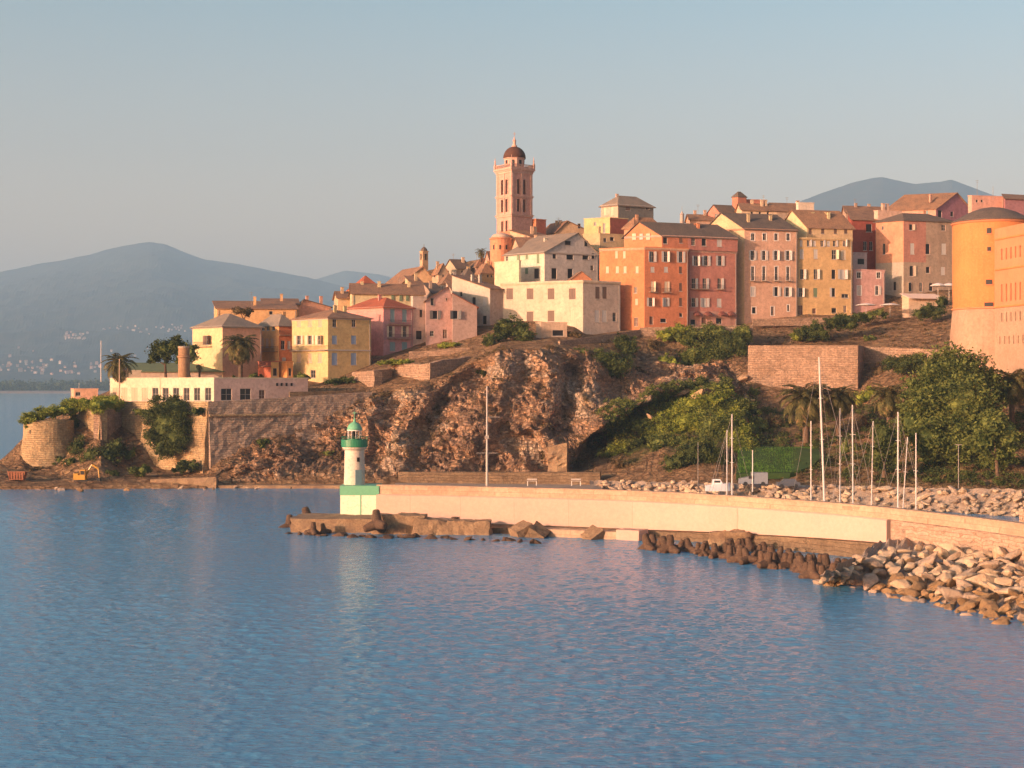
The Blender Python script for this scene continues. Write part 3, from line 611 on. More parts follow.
def building(name, label, xl, xc, xr, Yc, aL, aR, ye, yb, colL, colR=None, roof='flat', apex=None, rmat='tile', wL=(), wR=(), sh='sh_grey', sur=None,
             depth=None, cor=None, bands=(), o=0.45, below=3.0, rf=0.5, chim=0, cat='house', streak=0.35, balc=(), group=None, split=None, parapet=None, aer=0, zones=()):
    Cc = XY(xc, Yc); dL = (-math.cos(R(aL)), math.sin(R(aL))); dR = (math.cos(R(aR)), math.sin(R(aR)))
    if depth:
        lo_, hi_ = 0.0, 120.0
        for _ in range(30):
            md = (lo_+hi_)/2; ex, ey = Cc[0]-math.cos(R(md))*depth, Cc[1]+math.sin(R(md))*depth
            if CX+ex/ey*F < xl: lo_ = md
            else: hi_ = md
        aL = max(12, min(md, 150-aR)); dL = (-math.cos(R(aL)), math.sin(R(aL)))
    L1 = hit(Cc, dR, xr); L2 = depth if depth else hit(Cc, dL, xl)
    nR = (dR[1], -dR[0]); nL = (-dL[1], dL[0])
    z1 = zat(ye, Yc); zb = zat(yb, Yc); z0 = zb-below
    A = (Cc[0]+dL[0]*L2, Cc[1]+dL[1]*L2); B = (Cc[0]+dR[0]*L1, Cc[1]+dR[1]*L1); D = (A[0]+B[0]-Cc[0], A[1]+B[1]-Cc[1])
    t = thing(name, label, cat, (Cc[0], Cc[1], zb), group)
    t['axes'] = 1; del t['axes']
    colR = colR or colL; mL, mR = plaster(colL, streak), plaster(colR, streak)  # some right faces get a darker tone, with shade kept in the colour
    mb = MB(); todo = []
    def conv(ws, d, Ln):
        hs = []
        for wdef in ws:
            pxs, py, wp, hp, st = wdef[:5]; shm = wdef[5] if len(wdef) > 5 else sh
            for px in (pxs if isinstance(pxs, (list, tuple)) else [pxs]):
                u = hit(Cc, d, px); u0 = hit(Cc, d, px-wp/2); u1 = hit(Cc, d, px+wp/2); u0, u1 = min(u0, u1), max(u0, u1)
                Y = Cc[1]+d[1]*u; zc = zat(py, Y); hh = hp*Y/F/2
                u0 = max(u0, .08); u1 = min(u1, Ln-.08)
                if u1-u0 < .15: continue
                over = zc+hh > z1-.1
                hs.append((u0, u1, zc-hh, zc+hh, st, shm, over))
        return hs
    hL = conv(wL, dL, L2); hR = conv(wR, dR, L1)
    zn = {'L': [], 'R': []}; zm = []
    for (sd, p0_, p1_, q0_, q1_, cz_) in zones:   # a differently rendered part of a facade: side, px range, py range (top, bottom), colour
        dd = dL if sd == 'L' else dR; ua, ub = sorted((hit(Cc, dd, p0_), hit(Cc, dd, p1_)))
        zm.append(plaster(cz_, .9)); zn[sd].append((ua, ub, zat(q1_, Yc)-(6 if q1_ > 290 else 0), zat(q0_, Yc), 1+len(zm)))
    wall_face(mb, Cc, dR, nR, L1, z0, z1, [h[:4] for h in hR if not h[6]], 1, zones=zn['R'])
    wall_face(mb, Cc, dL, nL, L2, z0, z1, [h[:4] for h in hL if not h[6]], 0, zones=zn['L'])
    wall_face(mb, A, dR, (-nR[0], -nR[1]), L1, z0, z1, [], 1); wall_face(mb, B, dL, (-nL[0], -nL[1]), L2, z0, z1, [], 0)
    v = lambda a, b, z: (Cc[0]+dR[0]*a+dL[0]*b, Cc[1]+dR[1]*a+dL[1]*b, z)
    rb = MB()
    h1 = 0
    if roof == 'flat':
        ph = parapet if parapet is not None else 0.5
        rb.hexa([v(0.25,0.25,z1-.5), v(L1-.25,.25,z1-.5), v(L1-.25,L2-.25,z1-.5), v(.25,L2-.25,z1-.5)], [v(0.25,0.25,z1-.35), v(L1-.25,.25,z1-.35), v(L1-.25,L2-.25,z1-.35), v(.25,L2-.25,z1-.35)])
        for (a, b, c_, d_) in ((-.08, -.08, L1+.08, .25), (-.08, L2-.25, L1+.08, L2+.08), (-.08, .25, .25, L2-.25), (L1-.25, .25, L1+.08, L2-.25)):
            mb.hexa([v(a,b,z1+.001), v(c_,b,z1+.001), v(c_,d_,z1+.001), v(a,d_,z1+.001)], [v(a,b,z1+.22), v(c_,b,z1+.22), v(c_,d_,z1+.22), v(a,d_,z1+.22)], 0)
    else:
        def yof(a, b): return Cc[1]+dR[1]*a+dL[1]*b
        zt = z1+.02
        if roof == 'gableL':   # gable end shows on the left face, ridge parallel to right face
            zr = zat(apex, yof(0, L2*rf)); s0 = (zr-zt)/(L2*rf); s1 = (zr-zt)/(L2*(1-rf))
            roof_mesh(rb, [[v(-o,-o,zt-s0*o), v(L1+o,-o,zt-s0*o), v(L1+o,L2*rf,zr), v(-o,L2*rf,zr)], [v(-o,L2*rf,zr), v(L1+o,L2*rf,zr), v(L1+o,L2+o,zt-s1*o), v(-o,L2+o,zt-s1*o)]])
            for a in (0, L1): mb.add([v(a,0,z1), v(a,L2,z1), v(a,L2*rf,zr-.17)], [(0,1,2)], 0)
        elif roof == 'gableR':
            zr = zat(apex, yof(L1*rf, 0)); s0 = (zr-zt)/(L1*rf); s1 = (zr-zt)/(L1*(1-rf))
            roof_mesh(rb, [[v(-o,-o,zt-s0*o), v(L1*rf,-o,zr), v(L1*rf,L2+o,zr), v(-o,L2+o,zt-s0*o)], [v(L1*rf,-o,zr), v(L1+o,-o,zt-s1*o), v(L1+o,L2+o,zt-s1*o), v(L1*rf,L2+o,zr)]])
            for b in (0, L2): mb.add([v(0,b,z1), v(L1,b,z1), v(L1*rf,b,zr-.17)], [(0,1,2)], 1)
        elif roof == 'shed':   # rises towards the back
            zr = zat(apex, yof(0, L2)); s0 = (zr-zt)/L2
            roof_mesh(rb, [[v(-o,-o,zt-s0*o), v(L1+o,-o,zt-s0*o), v(L1+o,L2+o,zr+s0*o), v(-o,L2+o,zr+s0*o)]])
            for a in (0, L1): mb.add([v(a,0,z1), v(a,L2,z1), v(a,L2,zr-.17)], [(0,1,2)], 0)
            mb.quad(v(0,L2,z1), v(L1,L2,z1), v(L1,L2,zr-.17), v(0,L2,zr-.17), 0)
        elif roof == 'shedR':   # falls to the right
            zr = zat(apex, yof(0, 0)); s0 = (zr-zt)/L1
            roof_mesh(rb, [[v(-.1,-o,zr+.1*s0), v(L1+o,-o,zt-s0*o), v(L1+o,L2+o,zt-s0*o), v(-.1,L2+o,zr+.1*s0)]])
            for b in (0, L2): mb.add([v(0,b,z1), v(L1,b,z1), v(0,b,zr-.17)], [(0,1,2)], 1)
            mb.quad(v(0,0,z1), v(0,L2,z1), v(0,L2,zr-.17), v(0,0,zr-.17), 0)
        elif roof == 'hip':
            if L1 >= L2:
                k = min(L2*.5, L1*.48); r0, r1 = (k, L2/2), (L1-k, L2/2)
            else:
                k = min(L1*.5, L2*.48); r0, r1 = (L1/2, k), (L1/2, L2-k)
            zr = zat(apex, yof(*r0)); p0 = v(*r0, zr); p1 = v(*r1, zr)
            sl_ = (zr-zt)/(min(L1, L2)/2); ze = zt-sl_*o*.8
            a, b, c_, d_ = v(-o,-o,ze), v(L1+o,-o,ze), v(L1+o,L2+o,ze), v(-o,L2+o,ze)
            if L1 >= L2: roof_mesh(rb, [[a,b,p1,p0],[b,c_,p1],[c_,d_,p0,p1],[d_,a,p0]])
            else: roof_mesh(rb, [[a,b,p0],[b,c_,p1,p0],[c_,d_,p1],[d_,a,p0,p1]])
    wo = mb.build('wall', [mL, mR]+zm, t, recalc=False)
    if len(rb.v):
        ro = rb.build('roof', M[rmat] if roof != 'flat' else M['concrete'], t)
        rr = random.Random(int(xc*3+ye))
        for k in range(chim):
            a = rr.uniform(.15, .85)*L1; b = rr.uniform(.2, .6)*L2
            q = MB(); cz = (z1 if roof == 'flat' else z1+(zr-z1)*.4)
            q.box(v(a, b, cz+.9), (.7, .5, 2.0), R(aR)); q.box(v(a, b, cz+2.0), (.85, .65, .12), R(aR)); q.build('chimney', plaster(shade(colL, .95)[:3]), ro)
        for k in range(aer):
            a = rr.uniform(.2, .8)*L1; b = rr.uniform(.3, .7)*L2; q = MB()
            q.tube(v(a, b, z1+.3), v(a, b, z1+4.2), .035, n=5); q.box(v(a, b, z1+4.0), (1.1, .05, .05), R(20)); q.box(v(a, b, z1+3.6), (.8, .05, .05), R(20)); q.build('aerial', M['cable'], ro)
    if cor:
        q = MB(); mc = cor if not isinstance(cor, str) else M[cor]
        for A_, e_, n_, l_ in ((Cc, dR, nR, L1), (Cc, dL, nL, L2)):
            q.obox(A_, e_, n_, 0.0, l_, 0.003, .22, z1-.32, z1-.02); q.obox(A_, e_, n_, 0.0, l_, 0.003, .10, z1-.52, z1-.33)
        q.build('cornice', mc, t)
    for bd in bands:
        zz = zat(bd, Yc); q = MB(); mc = cor if (cor and not isinstance(cor, str)) else M[cor or 'frame']
        q.obox(Cc, dR, nR, 0, L1, .003, .12, zz-.14, zz+.14); q.obox(Cc, dL, nL, 0, L2, .003, .12, zz-.14, zz+.14); q.build('string_course', mc, t)
    su = M[sur] if isinstance(sur, str) else sur
    for hs, d, n_ in ((hL, dL, nL), (hR, dR, nR)):
        for (u0, u1, a, b, st, shm, over) in hs:
            make_window(t, Cc, d, n_, u0, u1, a, b, st, M[shm], su, rec=(-0.06 if over else 0.18))
    if L1 > 7 and z1-zb > 7 and roof != 'shedR':
        q = MB(); 
        for uu in ([L1-.35] if L1 < 16 else [.4, L1-.35]): q.obox(Cc, dR, nR, uu-.06, uu+.06, .005, .13, zb-.5, z1-.55)
        q.build('drainpipe', M['cable'], t)
    for (side, px0, px1, py) in balc:
        d, n_ = (dL, nL) if side == 'L' else (dR, nR)
        u0, u1 = sorted((hit(Cc, d, px0), hit(Cc, d, px1))); Y = Cc[1]+d[1]*(u0+u1)/2; zz = zat(py, Y)
        q = MB(); q.obox(Cc, d, n_, u0, u1, .003, .8, zz-.12, zz)
        bo = q.build('balcony', M['concrete'], t); q = MB()
        q.obox(Cc, d, n_, u0, u1, .76, .80, zz+.95, zz+1.0)
        k = max(3, int((u1-u0)/.22))
        for i in range(k+1):
            u = u0+(u1-u0)*i/k; q.obox(Cc, d, n_, u-.015, u+.015, .77, .79, zz, zz+.95)
        for u in (u0, u1): q.obox(Cc, d, n_, u-.02, u+.02, .05, .76, zz+.95, zz+1.0)
        q.build('railing', M['iron'], bo)
    return t, dict(Cc=Cc, dL=dL, dR=dR, nL=nL, nR=nR, L1=L1, L2=L2, z1=z1, zb=zb, v=v)

CR = (0.66, 0.56, 0.36); YE = (0.66, 0.49, 0.24); OR = (0.61, 0.235, 0.105); RD = (0.46, 0.15, 0.10); SA = (0.66, 0.4, 0.27); OC = (0.58, 0.38, 0.165)
PK = (0.60, 0.26, 0.22); MV = (0.50, 0.33, 0.29); WH = (0.66, 0.6, 0.48); BE = (0.62, 0.5, 0.36); PKL = (0.60, 0.38, 0.32)

# --- left promontory buildings
t, g = building('long_building', 'long low cream building with a row of tall window bays on the stone bastion', 110, 214, 308, 304, 38, 32, 378.5, 402, (0.72, 0.62, 0.44), (0.58, 0.42, 0.36), below=0.6,  # right face pinker and darker: its shade is put into the colour
    wL=[([116, 124.5, 134.7, 145], 394.2, 6, 13, 'c', 'sh_peach'), ([155.3, 165.6, 176], 394.2, 6, 13, 'g'), ([186.5, 197], 394.2, 6, 13, 'g'), (208, 394.2, 6, 13, 'g')],
    wR=[([226.5, 245.5], 394.5, 11, 12, 'g'), (262, 395.5, 6, 11, 'gD')], cat='building', streak=.15, sur=None)
q = MB()
for i, px in enumerate((277, 281.5, 286.5, 291.5)):
    u = hit(g['Cc'], g['dR'], px); q.obox(g['Cc'], g['dR'], g['nR'], u-.22, u+.22, .01, .06, zat(386, 312), zat(383, 312))
q.build('lettering', M['dark'], t)
building('flat_house', 'small flat roofed pink building at the far left tip of the bastion', 71, 74, 98, 320, 40, 12, 389.5, 399, (0.62, 0.36, 0.24), cat='building', wR=[(78, 394, 5, 4, 'g')], below=2)
building('green_roofed_house', 'pale low hall with a wide green pitched roof behind the long cream building', 127, 131, 222, 338, 45, 6, 371, 380, (0.6, 0.46, 0.36), roof='shed', apex=363, rmat='roof_green', depth=10, cat='building', o=.5, below=2)
building('pavilion', 'low flat roofed cream annex in front of the green roofed hall', 117, 120, 141, 330, 40, 15, 371, 380, (0.66, 0.54, 0.4), cat='building', below=2)
t = thing('brick_tower', 'round brick chimney tower rising in front of the green pitched roof', 'tower', P(184, 380, 314))
mb = MB(); b = P(184, 380, 314); s = 314/F
mb.lathe(b, [(6.0*s, -1), (5.7*s, 20*s), (5.7*s, 22*s), (6.6*s, 22.5*s), (6.6*s, 24*s), (5.6*s, 24.5*s), (5.5*s, 32*s)], 20)
mb.build('shaft', mottled('tower_brick', (0.4, 0.24, 0.13), (0.3, 0.17, 0.09), scale=1, fine=5, streak=.3), t, smooth=False)
mb = MB(); mb.lathe(b+Vector((0, 0, 32*s+.002)), [(5.9*s, 0), (5.9*s, 1.4*s), (5*s, 1.8*s)], 20); mb.build('cap', M['concrete'], t)

# --- left cluster of houses
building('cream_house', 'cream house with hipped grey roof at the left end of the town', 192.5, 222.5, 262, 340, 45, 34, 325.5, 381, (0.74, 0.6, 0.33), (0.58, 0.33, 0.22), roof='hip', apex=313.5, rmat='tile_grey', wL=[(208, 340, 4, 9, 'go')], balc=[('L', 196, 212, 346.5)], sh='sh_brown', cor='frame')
building('long_orange_house', 'long pale orange house with a low brown roof rising behind the palm tree', 214, 217, 297, 362, 40, 8, 308, 350, (0.66, 0.40, 0.19), roof='shed', apex=301, rmat='tile', depth=9, wR=[(271, 313, 3.6, 3.6, 'd')], chim=1, aer=1)
building('raised_orange_house', 'narrow orange house section with slightly higher brown roof and white cap', 262, 263.5, 299, 372, 40, 8, 304, 345, (0.62, 0.38, 0.2), roof='shed', apex=298.5, rmat='tile', depth=9, chim=1)
building('sloping_pink_house', 'pink walled house with a roof stepping down to the right behind the yellow house', 296, 299, 331, 374, 50, 25, 306, 345, (0.6, 0.34, 0.25), roof='gableR', apex=299, rmat='tile_dark', depth=10, rf=.15, chim=2)
building('terraced_orange_house', 'orange house with a loggia and red balconies between the palm and the yellow house', 258, 279, 296, 348, 42, 30, 324, 381, (0.66, 0.36, 0.15), (0.6, 0.2, 0.08), roof='hip', apex=314, rmat='tile_grey',
    wL=[([263, 268, 273.5], 328, 3, 5, 'g'), ([262, 267, 272], 343, 3, 9, 'c', 'sh_peach')], wR=[(283, 345, 4, 9, 'g'), (289, 345, 3, 8, 'c'), (284, 362, 4, 9, 'c')], balc=[('R', 279, 292, 335), ('L', 261, 278, 351)], chim=1)
building('red_outhouse', 'small red lean-to with a cream balcony at the foot of the orange loggia house', 258, 271, 279, 338, 45, 30, 362, 381, (0.45, 0.14, 0.08), (0.66, 0.42, 0.16), roof='flat', wR=[(275, 372, 4, 8, 'd')], balc=[('L', 262, 272, 366)])
building('small_orange_block', 'small bright orange block with a dark doorway beside the yellow house', 279, 287, 293, 338, 45, 30, 362, 381, (0.66, 0.3, 0.1), roof='flat', wR=[(290, 372, 3, 8, 'd')])
building('yellow_house', 'tall yellow house with pale blue shutters and hipped brown roof', 292, 328, 371, 334, 46, 33, 317, 381, YE, (0.60, 0.42, 0.19), roof='hip', apex=309.5, rmat='tile',  # right face a dimmer yellow, with shade painted into it
    wR=[([334.5, 353.7], 323, 4, 8, 'g'), ([334.5, 353.7], 339.8, 5, 8.5, 'c'), ([334.5, 353.7], 359, 5.5, 12, 'c')], wL=[([299, 310, 320], 323, 4, 7, 'c', 'sh_peach'), ([299, 310, 320], 340, 4, 9, 'go', 'sh_cream'), ([299, 310, 320], 358, 4, 9, 'c', 'sh_peach'), (313, 374, 5, 8, 'g')],
    sh='sh_blue', bands=[350], cor='frame', balc=[('L', 292, 328, 350.5)], chim=2)
building('pink_house', 'pink house with red hipped roof and stacked iron balconies', 346, 383.5, 413, 347, 40, 33, 306.5, 366, (0.64, 0.29, 0.25), (0.50, 0.27, 0.27), roof='hip', apex=297.5, rmat='tile_red',  # purple tone of the right face is sky-lit shade mixed into the pink
    wR=[([392.5, 404.5], 315.5, 4.6, 13, 'c', 'sh_teal'), ([390.5, 404.5], 331.5, 3.4, 11, 'o', 'sh_cream'), ([392.5, 404.5], 346.5, 5.4, 9, 'c', 'sh_teal'), (392, 361.5, 4, 5, 'dD')], balc=[('R', 387, 410, 324.5), ('R', 387, 410, 338.5)], cor='frame', chim=1)
building('long_cream_house', 'long cream house with green shutters behind the red roofed pink house', 350, 352, 424, 362, 40, 14, 293, 345, (0.70, 0.58, 0.34), roof='gableL', apex=283, rmat='tile', depth=12, wR=[([392.5, 400.5, 407], 297.5, 2.8, 7, 'c', 'sh_green')], chim=3, aer=1)
building('pale_narrow_house', 'narrow whitewashed house with a single dark window squeezed beside the mauve gabled house', 411, 413, 427, 352, 40, 25, 297, 350, (0.6, 0.5, 0.42), roof='flat', wR=[(421, 313.5, 3, 8, 'd'), (419, 335, 6, 9, 'd')])
building('mauve_gabled_house', 'mauve house with a one sided roof slope and double shuttered window', 424, 426, 453, 349, 50, 20, 300, 347, MV, roof='gableR', apex=286, rmat='tile', rf=.82, depth=12,
    wR=[(432, 301.8, 3.6, 7.5, 'd'), (435.2, 314.8, 5, 8.5, 'do', 'sh_dgrey'), (446.3, 299.3, 2, 3, 'g'), (432, 333.5, 4, 5.5, 'g'), (445, 334, 4.5, 9, 'gD')])
building('low_mauve_house', 'lower mauve house with dark red sloping roof and one double window', 451.5, 452.5, 477, 347.5, 50, 20, 306, 347, (0.5, 0.35, 0.29), roof='shedR', apex=293, rmat='tile_red', depth=9, wR=[(455.5, 314.8, 5, 8.5, 'do', 'sh_dgrey')])
building('grey_cream_house', 'tall grey cream house in shade with a broad brown roof left of the beige block', 452, 490, 504, 357, 35, 40, 288, 340, (0.56, 0.49, 0.4), (0.5, 0.38, 0.3), roof='shed', apex=275, rmat='tile', wL=[(461, 294, 2.6, 5, 'd'), (473.8, 301, 3.6, 8, 'd'), (484.8, 301.5, 3.8, 8.5, 'c', 'sh_grey'), (484.5, 320, 4, 9, 'd')], chim=2, streak=.5)
building('yellow_chapel', 'small yellow chapel end with a tan gabled nave beside the bell turret', 382, 401.5, 436, 398, 35, 12, 283, 300, (0.72, 0.55, 0.2), (0.52, 0.35, 0.2), roof='gableR', apex=266, rmat='tile', rf=.62, depth=14, cat='chapel')
t = thing('bell_turret', 'slim square stone bell turret above the tan chapel gable', 'turret', P(424, 268, 405))
mb = MB(); b = P(424, 268, 405); s = 405/F
mb.box(b+Vector((0, 0, 7*s)), (6.2*s, 6.2*s, 18*s), R(30)); mb.box(b+Vector((0, 0, 16.4*s)), (7.2*s, 7.2*s, .8*s), R(30))
mb.build('shaft', plaster((0.48, 0.33, 0.2)), t); mb = MB(); mb.lathe(b+Vector((0, 0, 16.9*s)), [(3.6*s, 0), (3.0*s, 2*s), (1.6*s, 3.6*s), (.3*s, 4.4*s), (.15*s, 7*s)], 8); mb.build('cap', M['tile_dark'], t)
mb = MB(); 
for a in (R(30), R(120), R(210), R(300)):
    mb.box(b+Vector((math.cos(a), math.sin(a), 0))*3.13*s+Vector((0, 0, 11*s)), (.25, 1.7*s, 6*s), a)
mb.build('belfry_opening', M['dark'], t)
building('red_pyramid_house', 'small house with a steep red pyramid roof on the left skyline of the town', 349, 362, 382, 385, 45, 20, 288, 305, (0.55, 0.36, 0.2), roof='hip', apex=275.5, rmat='tile_red')
building('low_brown_house', 'low cream cottage with brown roof left of the long cream house', 334, 338, 360, 372, 45, 20, 297.5, 320, (0.64, 0.46, 0.28), roof='gableL', apex=291, rmat='tile', depth=8, chim=1)

# jumble of small houses below the bell tower
rr = random.Random(5)
JUM = [(432, 448, 392, 272, 263, 'tan', (0.5, 0.36, 0.24)), (444, 470, 400, 268, 259, 'cream', (0.58, 0.44, 0.3)), (468, 486, 402, 266, 260, 'pink', (0.55, 0.36, 0.26)),
       (436, 460, 382, 283, 273, 'grey', (0.42, 0.36, 0.32)), (456, 478, 384, 278, 268, 'tan', (0.6, 0.44, 0.25)), (474, 494, 392, 272, 263, 'ochre', (0.55, 0.38, 0.2)),
       (424, 444, 374, 293, 283, 'brown', (0.45, 0.32, 0.24)), (446, 468, 372, 290, 281, 'pale', (0.55, 0.42, 0.34)), (484, 500, 405, 262, 251, 'rose', (0.52, 0.33, 0.24)), (405, 424, 380, 284, 276, 'buff', (0.6, 0.46, 0.28)),
       (466, 482, 374, 289, 281, 'sandy', (0.56, 0.4, 0.26))]
SPOT = {'tan': 'behind the mauve gable', 'cream': 'in the middle of the rooftops left of the bell tower'}
places = ['just right of the bell turret', 'left of the brown ridge on the middle skyline', 'on the skyline left of the red apse', 'below the bell turret to its right', 'in the middle of the stepped roofs left of the white gabled house', 'directly left below the red apse', 'above the mauve gabled house roof', 'above the dark red roofed low mauve house', 'touching the red apse of the church', 'under the tan chapel gable', 'above the grey cream house roof']
for i, (a, b_, Y, e, ap, nm, col) in enumerate(JUM):
    building('small_house', f'{nm} town house {places[i]}', a, a+(b_-a)*rr.uniform(.25, .5), b_, Y, 45, 22, e, e+24, col, shade(col, .95)[:3], roof=rr.choice(['gableL', 'hip', 'gableR', 'shed']), apex=ap, rmat=rr.choice(['tile', 'tile_dark', 'tile']), depth=7,
        wR=[([a+(b_-a)*.7, a+(b_-a)*.88], e+4, 1.8, 3.2, 'd')], wL=[(a+(b_-a)*.15, e+4, 1.8, 3, 'd')], chim=1, o=.3, below=8, aer=1 if i in (2, 1) else 0, streak=.5)

# --- white gabled house + beige block
building('white_gabled_house', 'large white house with a broad gable and dark square windows below the bell tower', 504.5, 544.5, 598.5, 374, 42, 28, 251.5, 300, (0.74, 0.66, 0.5), (0.62, 0.56, 0.5), roof='gableR', apex=232.5, rmat='tile_grey', rf=.6,
    wL=[(506.8, 258.5, 2.4, 5, 'g'), (518.6, 258.5, 2.6, 10, 'c', 'sh_green'), (526.8, 256.5, 2.4, 5.5, 'c', 'sh_green'), (538, 258.5, 2.6, 9.5, 'c', 'sh_green'), (536.4, 273.5, 5, 10.5, 'd'), (526.5, 271, 3, 6, 'c', 'sh_green')],
    wR=[(554.5, 255.8, 3.6, 6, 'd'), (570, 256.8, 7, 6, 'd'), (585.5, 257.5, 6, 4.6, 'd'), (592.8, 256, 3.6, 6, 'd'), (554.2, 273.5, 5.4, 11, 'd'), (570.3, 273.5, 5.4, 10, 'd'), (592, 268, 3, 5, 'g'), (567.6, 243, 6.2, 4.6, 'd'), (585.8, 243.6, 3.8, 6, 'd')], chim=2, cor='frame', streak=.3)
building('white_lean_to', 'plain cream wing built against the left of the white gabled house', 494.5, 519, 521, 371, 42, 28, 261, 290, (0.70, 0.62, 0.42), roof='flat', below=4)
building('beige_block', 'big flat topped beige block with brown shuttered windows above the cliff', 500.5, 583, 620.5, 350, 27, 30, 281, 337, (0.70, 0.57, 0.42), (0.52, 0.42, 0.34), roof='flat', cor=plaster((0.62, 0.48, 0.34)),  # greyer right face: shading built into the wall colour
    wL=[([509.7, 530, 551, 572.3], 293.8, 6.6, 11, 'c', 'sh_brown'), (530, 317, 6.6, 11, 'c', 'sh_brown'), (551, 316, 6.6, 11, 'c', 'sh_brown'), (572.3, 315.5, 3, 10.5, 'c', 'sh_cream')],
    wR=[([597.6, 604.6], 292.8, 4.4, 12, 'c', 'sh_brown'), ([597.2, 604.4], 316.2, 4.6, 12, 'c', 'sh_grey'), (614.4, 317, 3.6, 9, 'g')], streak=.45, cat='building')
building('orange_gable_wall', 'small orange triangular gable poking above the beige block', 567, 571, 592, 362, 40, 15, 279, 290, (0.62, 0.27, 0.14), roof='gableR', apex=271, rmat='tile', depth=5, o=.15)
building('beige_annex', 'small flat roofed beige annex at the foot of the beige block beside the tree', 536, 541, 567, 341, 35, 12, 323, 339, (0.6, 0.43, 0.3), roof='flat', wR=[(558, 333, 11, 6, 'd')], cat='building')

# --- orange and red palazzi
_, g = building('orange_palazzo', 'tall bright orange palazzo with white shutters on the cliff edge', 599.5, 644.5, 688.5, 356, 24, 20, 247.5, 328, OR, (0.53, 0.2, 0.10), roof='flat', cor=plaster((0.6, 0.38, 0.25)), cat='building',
    wL=[([616.4, 624.3], 254.7, 2.4, 7.5, 'c', 'sh_cream'), ([607.3, 617.3, 625, 637], 269.6, 2.8, 6.5, 'c', 'sh_cream'), (635.6, 290, 3, 6, 'g'), (636.5, 302, 2.6, 6.5, 'c', 'sh_cream'), (636, 322, 4, 9, 'gD')],
    wR=[([652, 665.7], 256.7, 3.8, 10.5, 'go'), (680.8, 257, 3.8, 11, 'go'), ([652.5, 666], 269.5, 4, 5.5, 'c'), (680.6, 270, 3, 7, 'c', 'sh_brown'), ([652.5, 666], 286.5, 3, 10, 'cr', 'sh_cream'), (680.6, 287, 3, 8, 'c', 'sh_brown'), (650.8, 302, 3.6, 8.5, 'go'), (664.7, 302, 4, 8.5, 'co'), (680.6, 302, 3, 8.5, 'c', 'sh_brown'), (651.4, 320.5, 4, 8.5, 'dD'), (663.3, 320.5, 6, 4, 'd'), (681, 315, 3.4, 4, 'd')],
    balc=[('R', 648.5, 656.5, 292), ('R', 662, 670, 292.5)], sh='sh_grey')
building('long_top_storey', 'set back top storey with one long dark roof spanning the orange and red palazzi', 624.5, 662, 737.6, 358.2, 24, 20, 235, 250, (0.62, 0.25, 0.12), (0.46, 0.18, 0.10), roof='gableL', apex=221.5, rmat='tile_dark', rf=.58, below=-.2, zones=[('R', 688, 740, 230, 252, (0.46, 0.2, 0.155))],
    wL=[([634.3, 648.3], 236.8, 4, 6.5, 'c', 'sh_cream'), (641.4, 236.8, 3.4, 6, 'c', 'sh_grey')], wR=[(665.3, 240, 4.4, 7.5, 'd'), (681, 240.3, 3.4, 5.5, 'c', 'sh_brown'), (693.3, 241.5, 4, 7.6, 'g'), (704, 242, 4.6, 8, 'd'), (719.4, 242.8, 5, 7.6, 'c')], chim=2, cor=plaster((0.6, 0.38, 0.3)), cat='building')
t, g = building('red_palazzo', 'dusky red palazzo with pale shutters and arched awnings at its foot', 687, 689, 737, 361.2, 20, 20, 250, 328, RD, (0.47, 0.205, 0.155), roof='flat', depth=10, cor=plaster((0.6, 0.38, 0.3)), zones=[('R', 686, 740, 311, 330, (0.5, 0.28, 0.22))], cat='building',
    wR=[([695.9, 706, 720], 260.8, 3.8, 10, 'go'), ([693.5, 704.5, 719.4], 283.5, 3.8, 10.5, 'gr'), (693.4, 302.4, 4, 9, 'go'), (704.6, 302.6, 4, 9, 'co'), (719.2, 302.8, 4.6, 8.5, 'c'), (693, 322, 5, 5.5, 'd'), (704, 321, 5, 7, 'dD'), (719, 321, 6, 6, 'd')],
    balc=[('R', 690, 708, 289), ('R', 716, 723, 289.3)])
q = MB()
for px in (680, 697, 708, 722, 731):
    u = hit(g['Cc'], g['dR'], px); Y = g['Cc'][1]+g['dR'][1]*u; z = zat(314, Y)
    if u < 0.3: continue
    n = 8; v0 = []
    A_ = Vector((*g['Cc'], 0)); e_ = Vector((*g['dR'], 0)); n_ = Vector((*g['nR'], 0))
    for i in range(n+1):
        a = math.pi*i/n; w_ = 1.05
        p0 = A_+e_*(u+math.cos(a)*w_)+n_*.02; p1 = A_+e_*(u+math.cos(a)*w_)+n_*1.3
        v0 += [(p0.x, p0.y, z-.1+math.sin(a)*.75), (p1.x, p1.y, z-.55+math.sin(a)*.2)]
    q.add(v0, [(2*i, 2*i+1, 2*i+3, 2*i+2) for i in range(n)])
q.build('awning', M['canvas_red'], t)

# --- salmon and ochre houses
building('salmon_house', 'tall salmon house with white framed windows and iron balconies', 704, 744.5, 797.5, 368, 40, 17, 228, 323, (0.64, 0.48, 0.28), (0.68, 0.42, 0.29), roof='gableL', apex=212.5, rmat='tile_dark', rf=.55, cat='building', sur='white',
    wR=[([752.9, 764.5, 776.2, 788.2], 237, 3.6, 7, 'g'), ([752.5, 764, 776, 788], 255.4, 3.4, 9.5, 'go'), ([752.8, 764, 776.4, 788], 273.5, 3.2, 14, 'g'), (752.9, 291.6, 4, 9, 'c', 'sh_grey'), (776.4, 291.6, 3.6, 9.2, 'do'), (787.5, 292, 3.6, 9.2, 'go'), (754, 310.4, 4, 6.5, 'd'), (772.5, 311, 3.2, 9, 'gD'), (788.3, 308, 2.2, 6.5, 'd')],
    balc=[('R', 750, 756.6, 281), ('R', 761, 767.6, 281), ('R', 773, 779.6, 281), ('R', 785, 791.6, 281)], cor=plaster((0.5, 0.28, 0.18)), chim=2)
